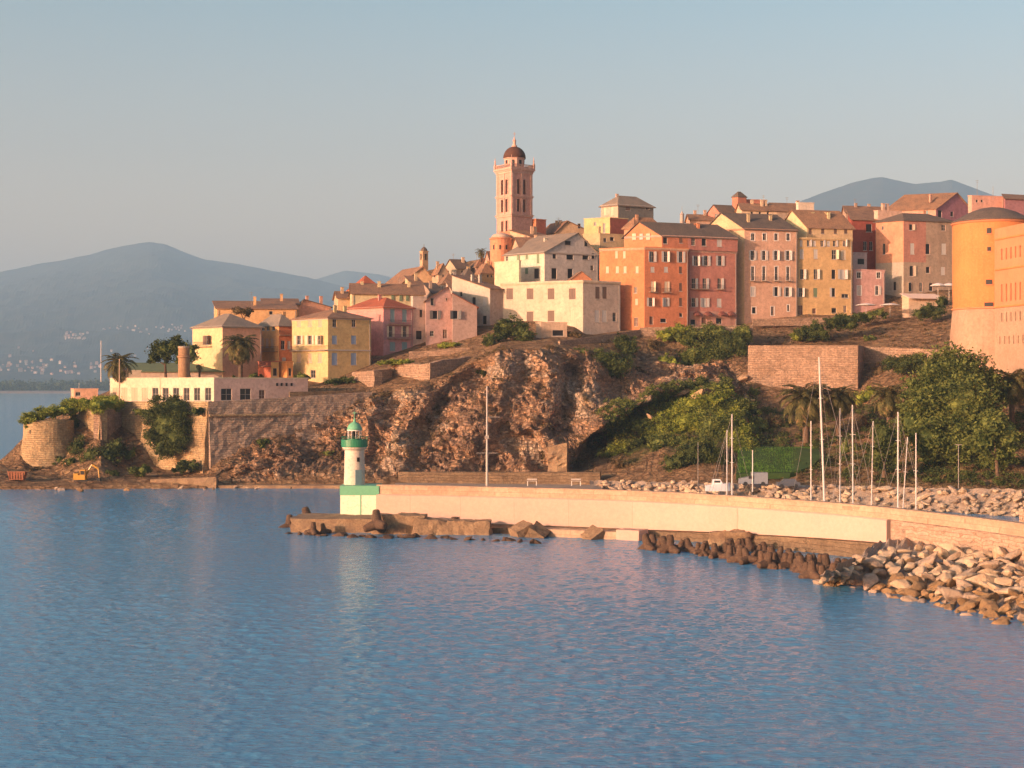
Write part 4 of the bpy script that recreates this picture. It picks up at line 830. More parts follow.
building('ochre_house', 'wide ochre house with grey shutters and a low top storey', 785, 797.8, 852.5, 373, 30, 14, 238, 318, (0.64, 0.48, 0.26), (0.66, 0.44, 0.21), roof='flat', cat='building', cor=plaster((0.5, 0.34, 0.17)),
    wR=[([801.3, 814.5, 828.5], 243, 2.8, 6.5, 'c', 'sh_grey'), ([808.4, 822, 834.5, 844], 243, 3, 7, 'gr'), ([801.8, 815.7], 254, 4, 9.5, 'c', 'sh_grey'), (834, 254.6, 4.6, 9.5, 'gr', 'sh_cream'), (843.4, 254.8, 5, 9.5, 'c', 'sh_cream'), ([802, 815.6], 274.2, 3.6, 10, 'gr'), (833.6, 274.3, 4, 9.5, 'd'), (842.6, 274.4, 4.4, 9.5, 'co'), (800.8, 292.4, 3.6, 9, 'go'), (815.4, 292.4, 4, 9, 'c', 'sh_green'), (833.6, 292.4, 3.6, 9, 'dl'), (845, 296, 7, 4, 'g'), (800.4, 310, 4.6, 9.5, 'gD'), (814.2, 311, 4, 5.5, 'dD'), (834, 310.5, 5, 5, 'd'), (845, 309, 3, 7, 'gD')])
building('ochre_top_floor', 'set back yellow top storey with a broad brown roof above the ochre house', 781, 807, 852.6, 375, 42, 14, 226, 238, (0.68, 0.56, 0.32), (0.64, 0.46, 0.26), roof='gableL', apex=209.5, rmat='tile', rf=.55, cat='building', chim=3, below=-.2,
    wR=[([810.2, 822.8, 835.4, 845.8], 231.3, 3.2, 5, 'c', 'sh_brown')])
building('pink_cottage', 'small pale pink two storey house between the ochre house and the grey stained tenement', 849, 853.5, 885, 378, 30, 15, 270, 312, (0.62, 0.36, 0.31), roof='flat', wR=[([858.9, 878.6], 275.2, 4, 6, 'g'), (859.2, 290.5, 4, 9, 'c', 'sh_grey'), (877, 290.5, 3.4, 9, 'gr')], sur='white', chim=0)
building('dark_red_house', 'dark red house in shadow behind the pale pink cottage', 848, 852, 877, 390, 30, 15, 219, 280, (0.36, 0.09, 0.06), roof='shed', apex=211, rmat='tile', depth=7, wR=[([865, 871], 246, 3.6, 9, 'g'), (869, 228, 6, 8, 'd')], sh='sh_grey')
building('white_terrace_block', 'small whitish terrace block stepped above the pale pink cottage', 850, 853, 867, 384, 30, 15, 253, 275, (0.6, 0.46, 0.42), roof='flat', wR=[(861, 261.5, 7, 6, 'd')])
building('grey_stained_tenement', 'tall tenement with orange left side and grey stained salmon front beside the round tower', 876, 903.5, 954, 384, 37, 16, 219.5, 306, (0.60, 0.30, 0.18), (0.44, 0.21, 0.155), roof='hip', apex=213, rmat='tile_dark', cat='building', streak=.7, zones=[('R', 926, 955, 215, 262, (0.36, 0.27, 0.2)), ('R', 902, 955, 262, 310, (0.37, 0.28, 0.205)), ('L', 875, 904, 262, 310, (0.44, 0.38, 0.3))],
    wL=[(884, 249, 2.6, 11, 'g'), (882.6, 228, 2, 4, 'd'), (894.6, 286, 3, 9, 'd')],
    wR=[(911, 227.2, 3.4, 6, 'dr', 'sh_cream'), (943.5, 227.8, 4, 6, 'g'), (912.3, 248.8, 4, 11, 'c', 'sh_grey'), (927.8, 249, 4.4, 10.5, 'd'), (943.8, 249, 4.6, 11, 'c', 'sh_grey'), (911.6, 271, 3.8, 10.5, 'dr', 'sh_cream'), (928, 270, 4, 6.5, 'd'), (943, 271, 4, 8, 'c', 'sh_grey'), (910, 287, 3.4, 9, 'dl', 'sh_cream'), (921, 287, 3, 9, 'g'), (931, 287, 3.8, 8, 'd')], chim=1)
t, g = building('cafe_kiosk', 'low terrace kiosk with a pale pink awning in front of the tall stained tenement', 902, 909, 938, 368, 40, 12, 297, 312, (0.62, 0.46, 0.32), roof='flat', cat='kiosk', below=2)
q = MB(); A_ = g['v'](-1.5, -1.6, g['z1']-.3); B_ = g['v'](g['L1']+.2, -1.6, g['z1']-.3); D_ = g['v'](-1.5, 1.0, g['z1']+.9); E_ = g['v'](g['L1']+.2, 1.0, g['z1']+.9)
q.hexa([tuple(Vector(A_)-Vector((0,0,.12))), tuple(Vector(B_)-Vector((0,0,.12))), tuple(Vector(E_)-Vector((0,0,.12))), tuple(Vector(D_)-Vector((0,0,.12)))], [A_, B_, E_, D_]); q.build('awning', M['canvas'], t)

# --- upper roofs on the right
building('violet_house', 'large house with a wide brown roof and violet gable end left of the round tower', 886, 936, 972, 412, 20, 30, 208, 240, (0.62, 0.36, 0.26), (0.45, 0.2, 0.22), roof='gableR', apex=192.5, rmat='tile', rf=.55, cat='building', wL=[(926, 213, 4, 5, 'c', 'sh_teal')], wR=[(940, 214, 4, 8, 'd'), (952, 214, 3, 5, 'd')], chim=3, aer=1)
building('brown_roof_house', 'long low brown roofed house on the skyline right of the ochre top storey', 842, 846, 892, 415, 35, 14, 212, 240, (0.5, 0.34, 0.24), roof='gableL', apex=205.5, rmat='tile', depth=9, chim=3, aer=1)
building('pale_terrace_house', 'pale pink flat roofed house in front of the violet gable house', 874, 878, 902, 392, 35, 15, 211, 235, (0.62, 0.42, 0.32), roof='flat', chim=2)
building('far_pink_block', 'pink flat roofed block rising behind the cone roof of the round tower', 968, 972, 1004, 380, 30, 14, 196, 225, (0.64, 0.36, 0.27), roof='flat', wR=[([977, 982], 201, 2.2, 3, 'd')], aer=1)
building('far_violet_wing', 'dark mauve wing at the right skyline behind the orange fortress wall', 1003, 1005, 1032, 378, 30, 20, 198, 225, (0.42, 0.2, 0.2), roof='shed', apex=194, rmat='tile', depth=7)
building('rose_house', 'rose pink gabled house above the red palazzo roof', 707, 721, 738, 402, 25, 20, 213, 240, (0.62, 0.25, 0.18), roof='gableL', apex=204.5, rmat='tile_dark', wL=[(716.5, 216, 4, 4.6, 'g')], o=.3)
building('red_rooftop_tower', 'small red square rooftop tower on the skyline right of the rose gabled house', 732, 738, 746.5, 410, 35, 25, 196, 215, (0.5, 0.2, 0.13), roof='hip', apex=191.5, rmat='tile_dark', o=.15)
building('flat_terrace_roof', 'low dark red flat terrace between the rooftop tower and the cream dormered house', 744, 746, 766, 412, 30, 10, 200, 215, (0.4, 0.17, 0.12), roof='flat')
building('cream_dormer_house', 'cream and pink house with small dormers above the salmon house', 736, 742, 777, 396, 30, 12, 209, 235, (0.66, 0.5, 0.34), roof='gableL', apex=203, rmat='tile', depth=6, wR=[([752, 760, 768], 214, 2.4, 5, 'd')], chim=3, aer=1)
building('far_brown_house', 'brown roofed house on the skyline behind the ochre top storey', 768, 772, 806, 412, 35, 12, 210, 235, (0.48, 0.34, 0.24), roof='gableL', apex=202.5, rmat='tile', depth=9, chim=2, aer=1)
building('white_roof_cube', 'small white cube shaped roof structure on the skyline above the ochre house', 796, 798.5, 814, 392, 35, 12, 203, 218, (0.72, 0.6, 0.48), roof='flat', o=.1)
building('roofs_left_house', 'low house with a brown roof between the orange gable and the rose house', 686, 690, 716, 400, 35, 12, 219, 240, (0.5, 0.34, 0.25), roof='gableL', apex=214, rmat='tile', depth=6, chim=2, aer=1)
t = thing('roof_lantern', 'small pointed lantern on the skyline above the red palazzo roof', 'lantern', P(682, 222, 398)); b = P(682, 222, 398); s = 398/F
mb = MB(); mb.lathe(b, [(2*s, -2*s), (2*s, 7*s), (2.4*s, 7.3*s), (1.3*s, 9*s), (.2*s, 11*s), (.1*s, 16*s)], 10); mb.build('lantern_body', plaster((0.45, 0.38, 0.34)), t)
# grey villa on top
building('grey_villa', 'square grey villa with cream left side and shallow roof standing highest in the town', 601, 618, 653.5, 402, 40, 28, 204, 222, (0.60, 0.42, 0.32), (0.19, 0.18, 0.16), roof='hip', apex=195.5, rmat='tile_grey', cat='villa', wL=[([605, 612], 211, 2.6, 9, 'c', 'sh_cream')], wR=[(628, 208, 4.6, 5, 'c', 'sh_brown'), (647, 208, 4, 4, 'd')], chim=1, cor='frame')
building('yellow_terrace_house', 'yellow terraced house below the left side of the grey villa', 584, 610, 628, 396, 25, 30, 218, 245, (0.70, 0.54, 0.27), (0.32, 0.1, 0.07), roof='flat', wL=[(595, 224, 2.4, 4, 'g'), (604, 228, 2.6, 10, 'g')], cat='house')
building('low_yellow_house', 'small yellow house stepping down behind the white gabled house ridge', 583, 600, 625, 388, 25, 25, 234, 260, (0.64, 0.46, 0.26), roof='flat', wR=[(612, 239, 4, 4, 'd'), (605, 240, 3, 4, 'g')], chim=1)
building('brown_roof_small', 'little brown roofed house between the grey villa and the orange gable', 624, 634, 662, 388, 30, 20, 226, 250, (0.5, 0.28, 0.17), roof='hip', apex=217, rmat='tile', chim=1)
building('tan_gable_house', 'tan house with a shallow gable right of the bell tower', 540, 556, 592, 408, 30, 18, 231, 255, (0.6, 0.42, 0.26), roof='gableR', apex=220.5, rmat='tile', rf=.3, depth=9, wR=[(579, 226, 3, 5, 'd')], chim=2, aer=1)
building('orange_box_house', 'bright orange flat topped box house beside the foot of the bell tower', 524, 536, 546, 404, 25, 35, 219.5, 240, (0.62, 0.24, 0.12), (0.5, 0.17, 0.1), roof='flat')
building('cream_step_house', 'cream low house stepping down right of the church apse', 510, 530, 552, 392, 28, 20, 236, 262, (0.6, 0.42, 0.28), roof='shed', apex=230, rmat='tile', depth=8, wL=[([516, 524], 243, 1.8, 3, 'd')], wR=[(541, 243, 2, 3, 'd')], chim=2)
building('brown_long_house', 'long tan house with small windows directly behind the white gabled house ridge', 512, 520, 574, 384, 28, 10, 246, 270, (0.56, 0.4, 0.27), roof='gableL', apex=237, rmat='tile', depth=8, chim=3, wR=[([527, 535], 250, 1.8, 3, 'd')])
building('church_nave', 'reddish church nave between the bell tower and its rounded apse', 500, 514, 530, 398, 25, 30, 232, 262, (0.62, 0.28, 0.16), (0.4, 0.13, 0.09), roof='flat', cat='church', wL=[([507], 240, 2.4, 6, 'd')])
t = thing('church_apse', 'rounded orange red apse of the church at the left foot of the bell tower', 'church', P(501, 262, 397)); b = P(501, 262, 397); s = 397/F
mb = MB(); mb.lathe(b, [(11*s, -12*s), (11*s, 22*s), (11.8*s, 22.5*s), (11.8*s, 23.5*s), (10.6*s, 24*s)], 20); mb.build('apse_wall', plaster((0.62, 0.27, 0.15)), t)
mb = MB(); mb.lathe(b+Vector((0, 0, 24*s+.003)), [(10.5*s, 0), (8*s, 3.2*s), (3*s, 5*s), (.5*s, 5.4*s)], 20); mb.build('roof', plaster((0.62, 0.46, 0.36)), t, smooth=True)
mb = MB(); 
for a in (R(230), R(265), R(300)): mb.box(b+Vector((math.cos(a), math.sin(a), 0))*11*s+Vector((0, 0, 14*s)), (.2, 1.5*s, 4.5*s), a)
mb.build('window', M['dark'], t)

# ------------------------------------------------------------------ bell tower
def bell_tower():
    Y0 = 400; aR = 36.6; Cc = XY(511.8, Y0); S = 6.85
    dR = (math.cos(R(aR)), math.sin(R(aR))); dL = (-math.sin(R(aR)), math.cos(R(aR))); nR = (dR[1], -dR[0]); nL = (-dL[1], dL[0])
    zb = zat(250, Y0); t = thing('bell_tower', 'tall pink bell tower with paired openings, balustrade and dark dome', 'bell tower', (*Cc, zb))
    pk = plaster((0.62, 0.34, 0.26), .25); pk2 = plaster((0.64, 0.40, 0.31), .2); mb = MB(); z = lambda py: zat(py, Y0)
    hR = []; hL = []
    for (c0, dd, hs, cols) in ((Cc, dR, hR, (518.4, 524.2)), (Cc, dL, hL, (506.7, 502.4))):
        for px in cols:
            u = hit(Cc, dd, px)
            for (a, b) in ((178.4, 193.2), (198.2, 211)): hs.append((u-.48, u+.48, z(b), z(a)))
            if dd is dL: hs.append((u-.42, u+.42, z(231), z(220)))
    wall_face(mb, Cc, dR, nR, S, zb-12, z(169), hR, 0, .6); wall_face(mb, Cc, dL, nL, S, zb-12, z(169), hL, 0, .6)
    A = (Cc[0]+dL[0]*S, Cc[1]+dL[1]*S); B = (Cc[0]+dR[0]*S, Cc[1]+dR[1]*S)
    wall_face(mb, A, dR, (-nR[0], -nR[1]), S, zb-12, z(169), [], 0); wall_face(mb, B, dL, (-nL[0], -nL[1]), S, zb-12, z(169), [], 0)
    mb.build('wall', pk, t, recalc=False)
    for (dd, nn, hs) in ((dR, nR, hR), (dL, nL, hL)):
        for (u0, u1, a, b) in hs:
            q = MB(); q.obox(Cc, dd, nn, u0, u1, -.62, -.55, a, b)
            k = int((b-a)/.35)
            for i in range(k): q.obox(Cc, dd, nn, u0+.02, u1-.02, -.54, -.42, a+(b-a)*i/k+.05, a+(b-a)*i/k+.11)
            q.build('belfry_opening', M['dark'], t)
            q = MB(); q.obox(Cc, dd, nn, u0-.16, u0, .003, .12, a, b+.1); q.obox(Cc, dd, nn, u1, u1+.16, .003, .12, a, b+.1); q.obox(Cc, dd, nn, u0, u1, .003, .12, b, b+.2); q.build('opening_frame', pk2, t)
    ctr = Vector((Cc[0]+(dR[0]+dL[0])*S/2, Cc[1]+(dR[1]+dL[1])*S/2, 0)); rz = R(aR)
    def slab(q, py0, py1, ext): q.box(ctr+Vector((0, 0, (z(py0)+z(py1))/2)), (S+2*ext, S+2*ext, abs(z(py1)-z(py0))), rz)
    q = MB()
    for py0, py1, e in ((167.2, 169.0, .6), (169.01, 170.3, .4), (170.31, 172.2, .2), (194.6, 195.4, .35), (195.41, 196.6, .2), (213.6, 214.4, .4), (214.41, 216, .22)): slab(q, py0, py1, e)
    q.build('cornice', pk2, t)
    q = MB()
    for dd, nn in ((dR, nR), (dL, nL)):
        for u0, u1 in ((0.0, .65), (S-.65, S), (S/2-.28, S/2+.28)):
            q.obox(Cc, dd, nn, u0, u1, .003, .16, z(194.5), z(172.3)); q.obox(Cc, dd, nn, u0, u1, .003, .16, z(213.5), z(196.7))
    q.build('pilasters', pk2, t)
    q = MB(); zt = z(167.1)+.02
    hs = S/2+.3; M3 = Matrix.Rotation(rz, 3, 'Z')
    for k in range(4):
        Rk = Matrix.Rotation(rz+k*math.pi/2, 3, 'Z')
        q.box(ctr+Rk @ Vector((0, -hs, 0))+Vector((0, 0, zt+.95)), (2*hs-.5, .22, .14), rz+k*math.pi/2)
        q.box(ctr+Rk @ Vector((0, -hs, 0))+Vector((0, 0, zt+.06)), (2*hs-.5, .26, .12), rz+k*math.pi/2)
        for i in range(15):
            p = ctr+Rk @ Vector((-hs+.5+(2*hs-1)*i/14, -hs, 0)); q.box(p+Vector((0, 0, zt+.5)), (.16, .16, .76), rz)
    q.build('balustrade', pk2, t)
    for k in range(4):
        Rk = Matrix.Rotation(rz+k*math.pi/2, 3, 'Z'); p = ctr+Rk @ Vector((-hs, -hs, 0)); q = MB()
        q.box(p+Vector((0, 0, zt+.6)), (.55, .55, 1.2), rz); q.lathe(p+Vector((0, 0, zt+1.2)), [(.32, 0), (.3, .2), (.14, .45), (.22, .8), (.1, 1.4), (.03, 2.1)], 8); q.build('pinnacle', pk2, t)
    q = MB(); dz = z(155.8)-zt; q.lathe(ctr+Vector((0, 0, zt)), [(2.95, 0), (2.95, .3), (2.8, .35), (2.8, dz-.3), (3.05, dz-.2), (3.05, dz)], 8, ph=rz+R(22.5)); q.build('drum', pk2, t)
    for k in range(8):
        a = rz+k*math.pi/4; p = ctr+Vector((math.cos(a), math.sin(a), 0))*2.63; q = MB(); q.box(p+Vector((0, 0, zt+dz*.5)), (.1, .75, dz*.55), a); q.build('drum_window', M['dark'], t)
    q = MB(); hd = z(143.7)-z(155.8); q.lathe(ctr+Vector((0, 0, zt+dz+.003)), [(3.1*math.cos(a), hd*math.sin(a)) for a in [R(0), R(12), R(25), R(38), R(50), R(62), R(74), R(84)]], 16, ph=rz+R(22.5)); q.build('dome', M['dome'], t, smooth=True)
    q = MB(); q.lathe(ctr+Vector((0, 0, zt+dz+hd-.1)), [(.75, 0), (.7, .4), (.42, .5), (.4, 1.5), (.55, 1.6), (.2, 2.2), (.16, 2.5), (.05, 2.6)], 10)
    zc = zt+dz+hd+2.4; q.tube(ctr+Vector((0, 0, zc)), ctr+Vector((0, 0, zc+1.5)), .06, n=6); q.box(ctr+Vector((0, 0, zc+1.0)), (.8, .1, .1), R(10)); q.build('lantern', pk2, t)
bell_tower()

# ------------------------------------------------------------------ fortress on the right
def fort():
    Yc = 302; cx = (992-CX)/F*Yc; s = Yc/F; z = lambda py: zat(py, Yc-7)
    t = thing('round_tower', 'massive round orange fortress tower with a low conical roof', 'tower', (cx, Yc, z(345)))
    r = 38.2*(Yc-0)/F
    q = MB(); q.lathe((cx, Yc, 0), [(r*.985, z(307.8)), (r, z(285)), (r, z(219.5)), (r-.05, z(218.5))], 48); q.build('tower_wall', M['fort_orange'], t, smooth=False)
    q = MB(); q.lathe((cx, Yc, 0), [(r*1.10, z(420)), (r*1.06, z(336)), (r*1.0, z(309)), (r*.99, z(308))], 48); q.build('battered_base', M['fort_stone'], t)
    q = MB(); q.lathe((cx, Yc, 0), [(r+.02, z(308.6)), (r+.28, z(308.2)), (r+.28, z(307)), (r+.02, z(306.6))], 48); q.lathe((cx, Yc, 0), [(r+.02, z(221.6)), (r+.2, z(221.2)), (r+.35, z(219.6)), (r+.02, z(219.4))], 48); q.build('string_course', M['fort_orange2'], t)
    q = MB(); q.lathe((cx, Yc, 0), [(r+.35, z(219.2)), (r+.35, z(218.2)), (r*.62, z(209)), (r*.3, z(204.6)), (.2, z(203))], 32); q.build('roof', M['tile_dark'], t)
    for (px, py, w_, h_) in ((990, 230.8, 4.4, 5.4), (990, 249, 3.6, 4), (990, 282, 6, 4.6), (989.6, 304.5, 8, 4)):
        X = (px-CX)/F*(Yc-r); a = math.atan2(-math.sqrt(max(0, r*r-(X-cx)**2)), X-cx); q = MB()
        q.box((cx+math.cos(a)*(r-.05), Yc+math.sin(a)*(r-.05), z(py)), (.24, w_*s, h_*s), a); o_ = q.build('window', M['dark'], t)
        q = MB(); q.box((cx+math.cos(a)*(r+.02), Yc+math.sin(a)*(r+.02), z(py)-h_*s/2-.08), (.35, w_*s+.3, .16), a); q.build('window_sill', M['fort_orange2'], o_)
    wl = []
    for py, h_ in ((256, 9.5), (293, 16)): wl.append(([1001.8, 1006.4, 1011, 1015.6, 1020.2, 1025, 1030, 1035.2, 1040.6, 1046], py, 1.1, h_, 'd'))
    wl.append(([1002, 1007, 1012, 1017, 1022, 1028, 1034], 320, 1.0, 9, 'd')); wl.append(([1004, 1009, 1014, 1019, 1025, 1031], 342, 1.0, 8, 'd'))
    t, g = building('fortress_wing', 'long orange fortress wing with rows of narrow slits running out of the right edge', 994.5, 1127, 1230, 250, 79, 25, 202.5, 400, (0.66, 0.3, 0.12), roof='flat', wL=[], cat='fortress', below=8)
    w_ = [o_ for o_ in t.children if o_.name.startswith('wall')][0]; bpy.data.objects.remove(w_)
    q = MB(); Cc, dL, nL, L2, z1 = g['Cc'], g['dL'], g['nL'], g['L2'], g['z1']
    zs = zat(307.5, 295); hs = []; lo = []
    for px in (1001.8, 1006.4, 1011, 1015.6, 1020.2, 1025, 1030, 1035.2, 1040.6, 1046):
        u = hit(Cc, dL, px); Y = Cc[1]+dL[1]*u
        for a, b in ((262, 251), (303, 286)): hs.append((u-.28, u+.28, zat(a, 295), zat(b, 295)))
        lo.append((u-.22, u+.22, zat(323, 295), zat(314, 295))); lo.append((u+.5, u+.94, zat(345, 295), zat(337, 295)))
    wall_face(q, Cc, dL, nL, L2, zs, z1, hs, 0, .5); wall_face(q, Cc, dL, nL, L2, zat(390, 295), zs, lo, 1, .5)
    B = (Cc[0]+g['dR'][0]*g['L1'], Cc[1]+g['dR'][1]*g['L1']); A_ = (Cc[0]+dL[0]*L2, Cc[1]+dL[1]*L2)
    wall_face(q, Cc, g['dR'], g['nR'], g['L1'], zat(390, 295), z1, [], 0); wall_face(q, B, dL, (-nL[0], -nL[1]), L2, zat(390, 295), z1, [], 0); wall_face(q, A_, g['dR'], (-g['nR'][0], -g['nR'][1]), g['L1'], zat(390, 295), z1, [], 0)
    q.build('wall', [M['fort_orange2'], M['fort_stone']], t, recalc=False)
    for (u0, u1, a, b) in hs+lo:
        q = MB(); q.obox(Cc, dL, nL, u0, u1, -.5, -.45, a, b); q.build('window', M['dark'], t)
    q = MB(); 
    for py in (241, 271, 308): q.obox(Cc, dL, nL, 0, L2-.3, .004, .22, zat(py+.8, 295), zat(py-.8, 295))
    q.build('string_course', M['fort_orange'], t)
fort()

# ------------------------------------------------------------------ stone walls
def stone_wall(name, label, pts, mat, zt=None, zb=None, thick=1.2, batter=0.0, amp=0.18, step=0.8, cap=True, cat='wall', seed=0, top_var=0.0, nb=0):
    """pts: (px, Y, ytop, ybot) along the face; a real thick wall with worn faces"""
    pp = [Vector((*XY(p[0], p[1]), 0)) for p in pts]; tops = [zat(p[2], p[1]) for p in pts]; bots = [zat(p[3], p[1]) for p in pts]
    nrm = []
    for i in range(len(pp)):
        a = pp[max(0, i-1)]; b = pp[min(len(pp)-1, i+1)]; d = (b-a).normalized(); nrm.append(Vector((d.y, -d.x, 0)))
    o0 = pp[len(pp)//2].copy(); o0.z = bots[len(pp)//2]
    t = thing(name, label, cat, o0); q = MB()
    S = []; 
    for i in range(len(pp)-1):
        k = max(1, int((pp[i+1]-pp[i]).length/step))
        for j in range(k): S.append((i, j/k))
    S.append((len(pp)-2, 1.0)); rows = max(2, int((max(tops)-min(bots))/step))
    front = []
    for (i, f) in S:
        p = pp[i].lerp(pp[i+1], f); n_ = nrm[i].lerp(nrm[i+1], f).normalized(); zt_ = tops[i]*(1-f)+tops[i+1]*f; zb_ = bots[i]*(1-f)+bots[i+1]*f
        zt_ += top_var*noise.noise(Vector((p.x*.25, p.y*.25, seed)))
        col = []
        for r in range(rows+1):
            h = r/rows; z = zb_+(zt_-zb_)*h
            d = batter*(1-h)+amp*noise.fractal(Vector((p.x, p.y, z+seed))*0.5, 1.0, 2.0, 4)*min(1, 4*(1-h)+.3)
            v_ = p+n_*d; col.append((v_.x, v_.y, z))
        bk = p-n_*thick; col.append((bk.x, bk.y, zt_)); col.append((bk.x, bk.y, zb_)); front.append(col)
    m_ = rows+3; vs = [v_ for col in front for v_ in col]; fs = []
    for i in range(len(front)-1):
        for r in range(m_-1): fs.append((i*m_+r, (i+1)*m_+r, (i+1)*m_+r+1, i*m_+r+1))
    fs.append(tuple(range(m_))); fs.append(tuple((len(front)-1)*m_+r for r in range(m_))[::-1])
    q.add(vs, fs); q.build('masonry', mat, t)
    return t
# main bastion: two faces meeting at the corner (208, 295)
def seg(a, b, n, y0, y1, e0, e1):
    out = []; A_ = Vector(XY(*a)); B_ = Vector(XY(*b))
    for i in range(n+1):
        f = i/n; p = A_.lerp(B_, f); out.append((CX+p.x/p.y*F, p.y, y0+(y1-y0)*f, e0+(e1-e0)*f))
    return out
stone_wall('bastion_wall', 'sunlit tan bastion wall under the long cream building', seg((121, 313), (208.3, 296.5), 8, 401.5, 401.5, 486, 486), M['stone_tan'], batter=1.6, thick=2.5, amp=.28, seed=2)
stone_wall('bastion_wall', 'shaded grey brown bastion wall running from the bastion corner to the cliff', seg((208.4, 296.5), (372, 315.5), 8, 402, 392, 486, 440), masonry('old_stone_shade', (0.50, 0.37, 0.27), (0.40, 0.29, 0.21), (0.22, 0.16, 0.11), 1.1, 0.45, stain=.7, bump=1.0, wob=.4, var=.3), batter=1.6, thick=2.0, amp=.3, seed=5)
t = thing('bastion_cordon', 'thin stone ledge running along the shaded bastion wall', 'ledge', P(208, 414, 295.5)); q = MB()
Ca = XY(208.4, 296.5); Cb = XY(300, 307); d_ = Vector((Cb[0]-Ca[0], Cb[1]-Ca[1])); Ln = d_.length; d_.normalize()
q.obox(Ca, d_, (d_.y, -d_.x), 0, Ln, .1, .85, zat(416, 300), zat(414, 300)); q.build('ledge', M['stone_tan'], t)
stone_wall('bastion_wall', 'lit side of the small square bastion with ivy hanging over its top', seg((79, 311), (100.3, 303), 4, 410, 411, 448, 448), M['stone_tan'], batter=.5, thick=1.5, amp=.15, seed=8)
stone_wall('bastion_wall', 'shaded side of the small square bastion between two ivy clumps', seg((100.4, 303), (125, 314), 4, 411, 409, 455, 460), M['stone_pink'], batter=.5, thick=1.5, amp=.15, seed=9)
t = thing('round_bastion', 'worn round stone bastion with ivy on top at the far left point', 'bastion', P(49, 478, 307)); b = P(49, 420, 307); q = MB(); n = 40
prof = [(4.9, 0), (5.0, -1.5), (5.2, -4.2), (5.5, -6.2), (6.4, -8.6), (7.2, -10.5), (7.9, -12.4)]
vs = []; 
prof2 = [(np.interp(h, range(len(prof)), [p[0] for p in prof]), np.interp(h, range(len(prof)), [p[1] for p in prof])) for h in np.linspace(0, len(prof)-1, 26)]
for r, z_ in prof2:
    for i in range(n):
        a = 2*math.pi*i/n; x, y = math.cos(a), math.sin(a); d = noise.fractal(Vector((x*3, y*3, z_*.5)), 1, 2, 4)*(.12+.7*max(0, (-z_-5)/7)); vs.append((b.x+x*(r+d), b.y+y*(r+d), b.z+z_))
fs = [(k*n+i, k*n+(i+1) % n, (k+1)*n+(i+1) % n, (k+1)*n+i) for k in range(len(prof2)-1) for i in range(n)]; fs.append(tuple(range(n)))
q.add(vs, fs); q.build('masonry', M['stone_tan'], t)
q = MB(); q.box(b+Vector((-2.3, -4.35, -2.3)), (.5, .4, .7)); q.build('gun_port', M['dark'], t)
# terrace walls
stone_wall('terrace_wall', 'low grey shaded wall with sloping end beside the long building', seg((290, 310), (366, 318.5), 5, 392, 390, 404, 402), M['stone_brown'], thick=.6, amp=.05)
stone_wall('terrace_wall', 'sunlit stone wall stub at the foot of the yellow house', seg((352, 330), (374, 322), 3, 372, 371, 396, 396), M['stone_pink'], thick=2, amp=.2, seed=3)
stone_wall('terrace_wall', 'shaded ruined wall between the yellow house and the pink house', seg((374.2, 322), (392, 327), 3, 371, 368, 400, 395), M['stone_pink'], thick=2, amp=.2, seed=6, top_var=.5)
stone_wall('terrace_wall', 'rough sunlit retaining wall below the pink house', seg((391, 329), (430, 319), 4, 364, 363, 392, 385), M['stone_pink'], thick=2, amp=.2, seed=11, top_var=.6)
stone_wall('terrace_wall', 'shaded retaining wall facing right below the mauve houses', seg((430.2, 319), (470, 328), 4, 363, 357, 385, 375), M['stone_pink'], thick=1.5, amp=.15, seed=12, top_var=.4)
stone_wall('terrace_wall', 'pale low wall in front of the mauve houses', seg((409, 338), (470, 338), 4, 352, 347, 362, 356), M['stone_pink'], thick=.8, amp=.1, seed=13, top_var=.3)
stone_wall('parapet_wall', 'long stone parapet rising along the cliff edge below the beige block', seg((560, 330), (645, 350), 7, 341, 329, 352, 343), M['stone_pink'], thick=.6, amp=.06)
stone_wall('retaining_wall', 'high pale retaining wall under the orange and red palazzi', seg((640, 349), (753, 349), 9, 327.5, 325, 362, 372), M['stone_pink'], thick=2, amp=.2, seed=21)
stone_wall('promenade_wall', 'low promenade wall in front of the salmon and ochre houses', seg((753, 362), (835, 366), 6, 319, 317, 326, 326), M['stone_pink'], thick=.5, amp=.05, seed=22)
stone_wall('rampart_wall', 'big square pink stone rampart above the palm trees', seg((748, 334), (858, 326), 8, 345.5, 345.5, 425, 415), M['stone_pink'], thick=5, amp=.22, batter=.8, seed=23)
stone_wall('rampart_wall', 'shaded right flank of the big square rampart', seg((858.2, 326), (866, 340), 3, 345.5, 346.5, 415, 400), M['stone_pink'], thick=3, amp=.1, seed=24)
stone_wall('rampart_wall', 'long low sunlit wall behind the dark round bush', seg((862, 338), (950, 322), 8, 346.5, 350, 372, 378), M['stone_pink'], thick=1, amp=.12, seed=25)
stone_wall('quay_wall', 'long brown low quay wall at the foot of the rocky cliff', seg((398, 292), (600, 286), 10, 472, 472.5, 492, 496), M['stone_brown'], thick=2, amp=.15, seed=31)
stone_wall('quay_wall', 'narrow concrete quay ledge along the water left of the lighthouse', seg((212, 285), (400, 283), 10, 485.5, 485.5, 495, 495), M['block_tan'], thick=3.5, amp=.15, seed=32)
stone_wall('quay_wall', 'low grey shore wall with curved end under the bastion corner', seg((150, 286), (216, 284.5), 6, 479.5, 477, 495, 494), M['block_tan'], thick=1.5, amp=.25, seed=33)
stone_wall('stone_buttress', 'square stone buttress standing against the foot of the cliff', seg((548, 293.5), (567, 293), 4, 446, 444, 482, 482), M['block_tan'], thick=3, amp=.6, batter=.5, seed=34, top_var=1.2, step=.5)
stone_wall('garden_wall', 'small stone wall along the top of the lawn', seg((765, 292), (806, 291), 4, 446, 448, 452, 454), M['concrete'], thick=.5, amp=.05, seed=35)

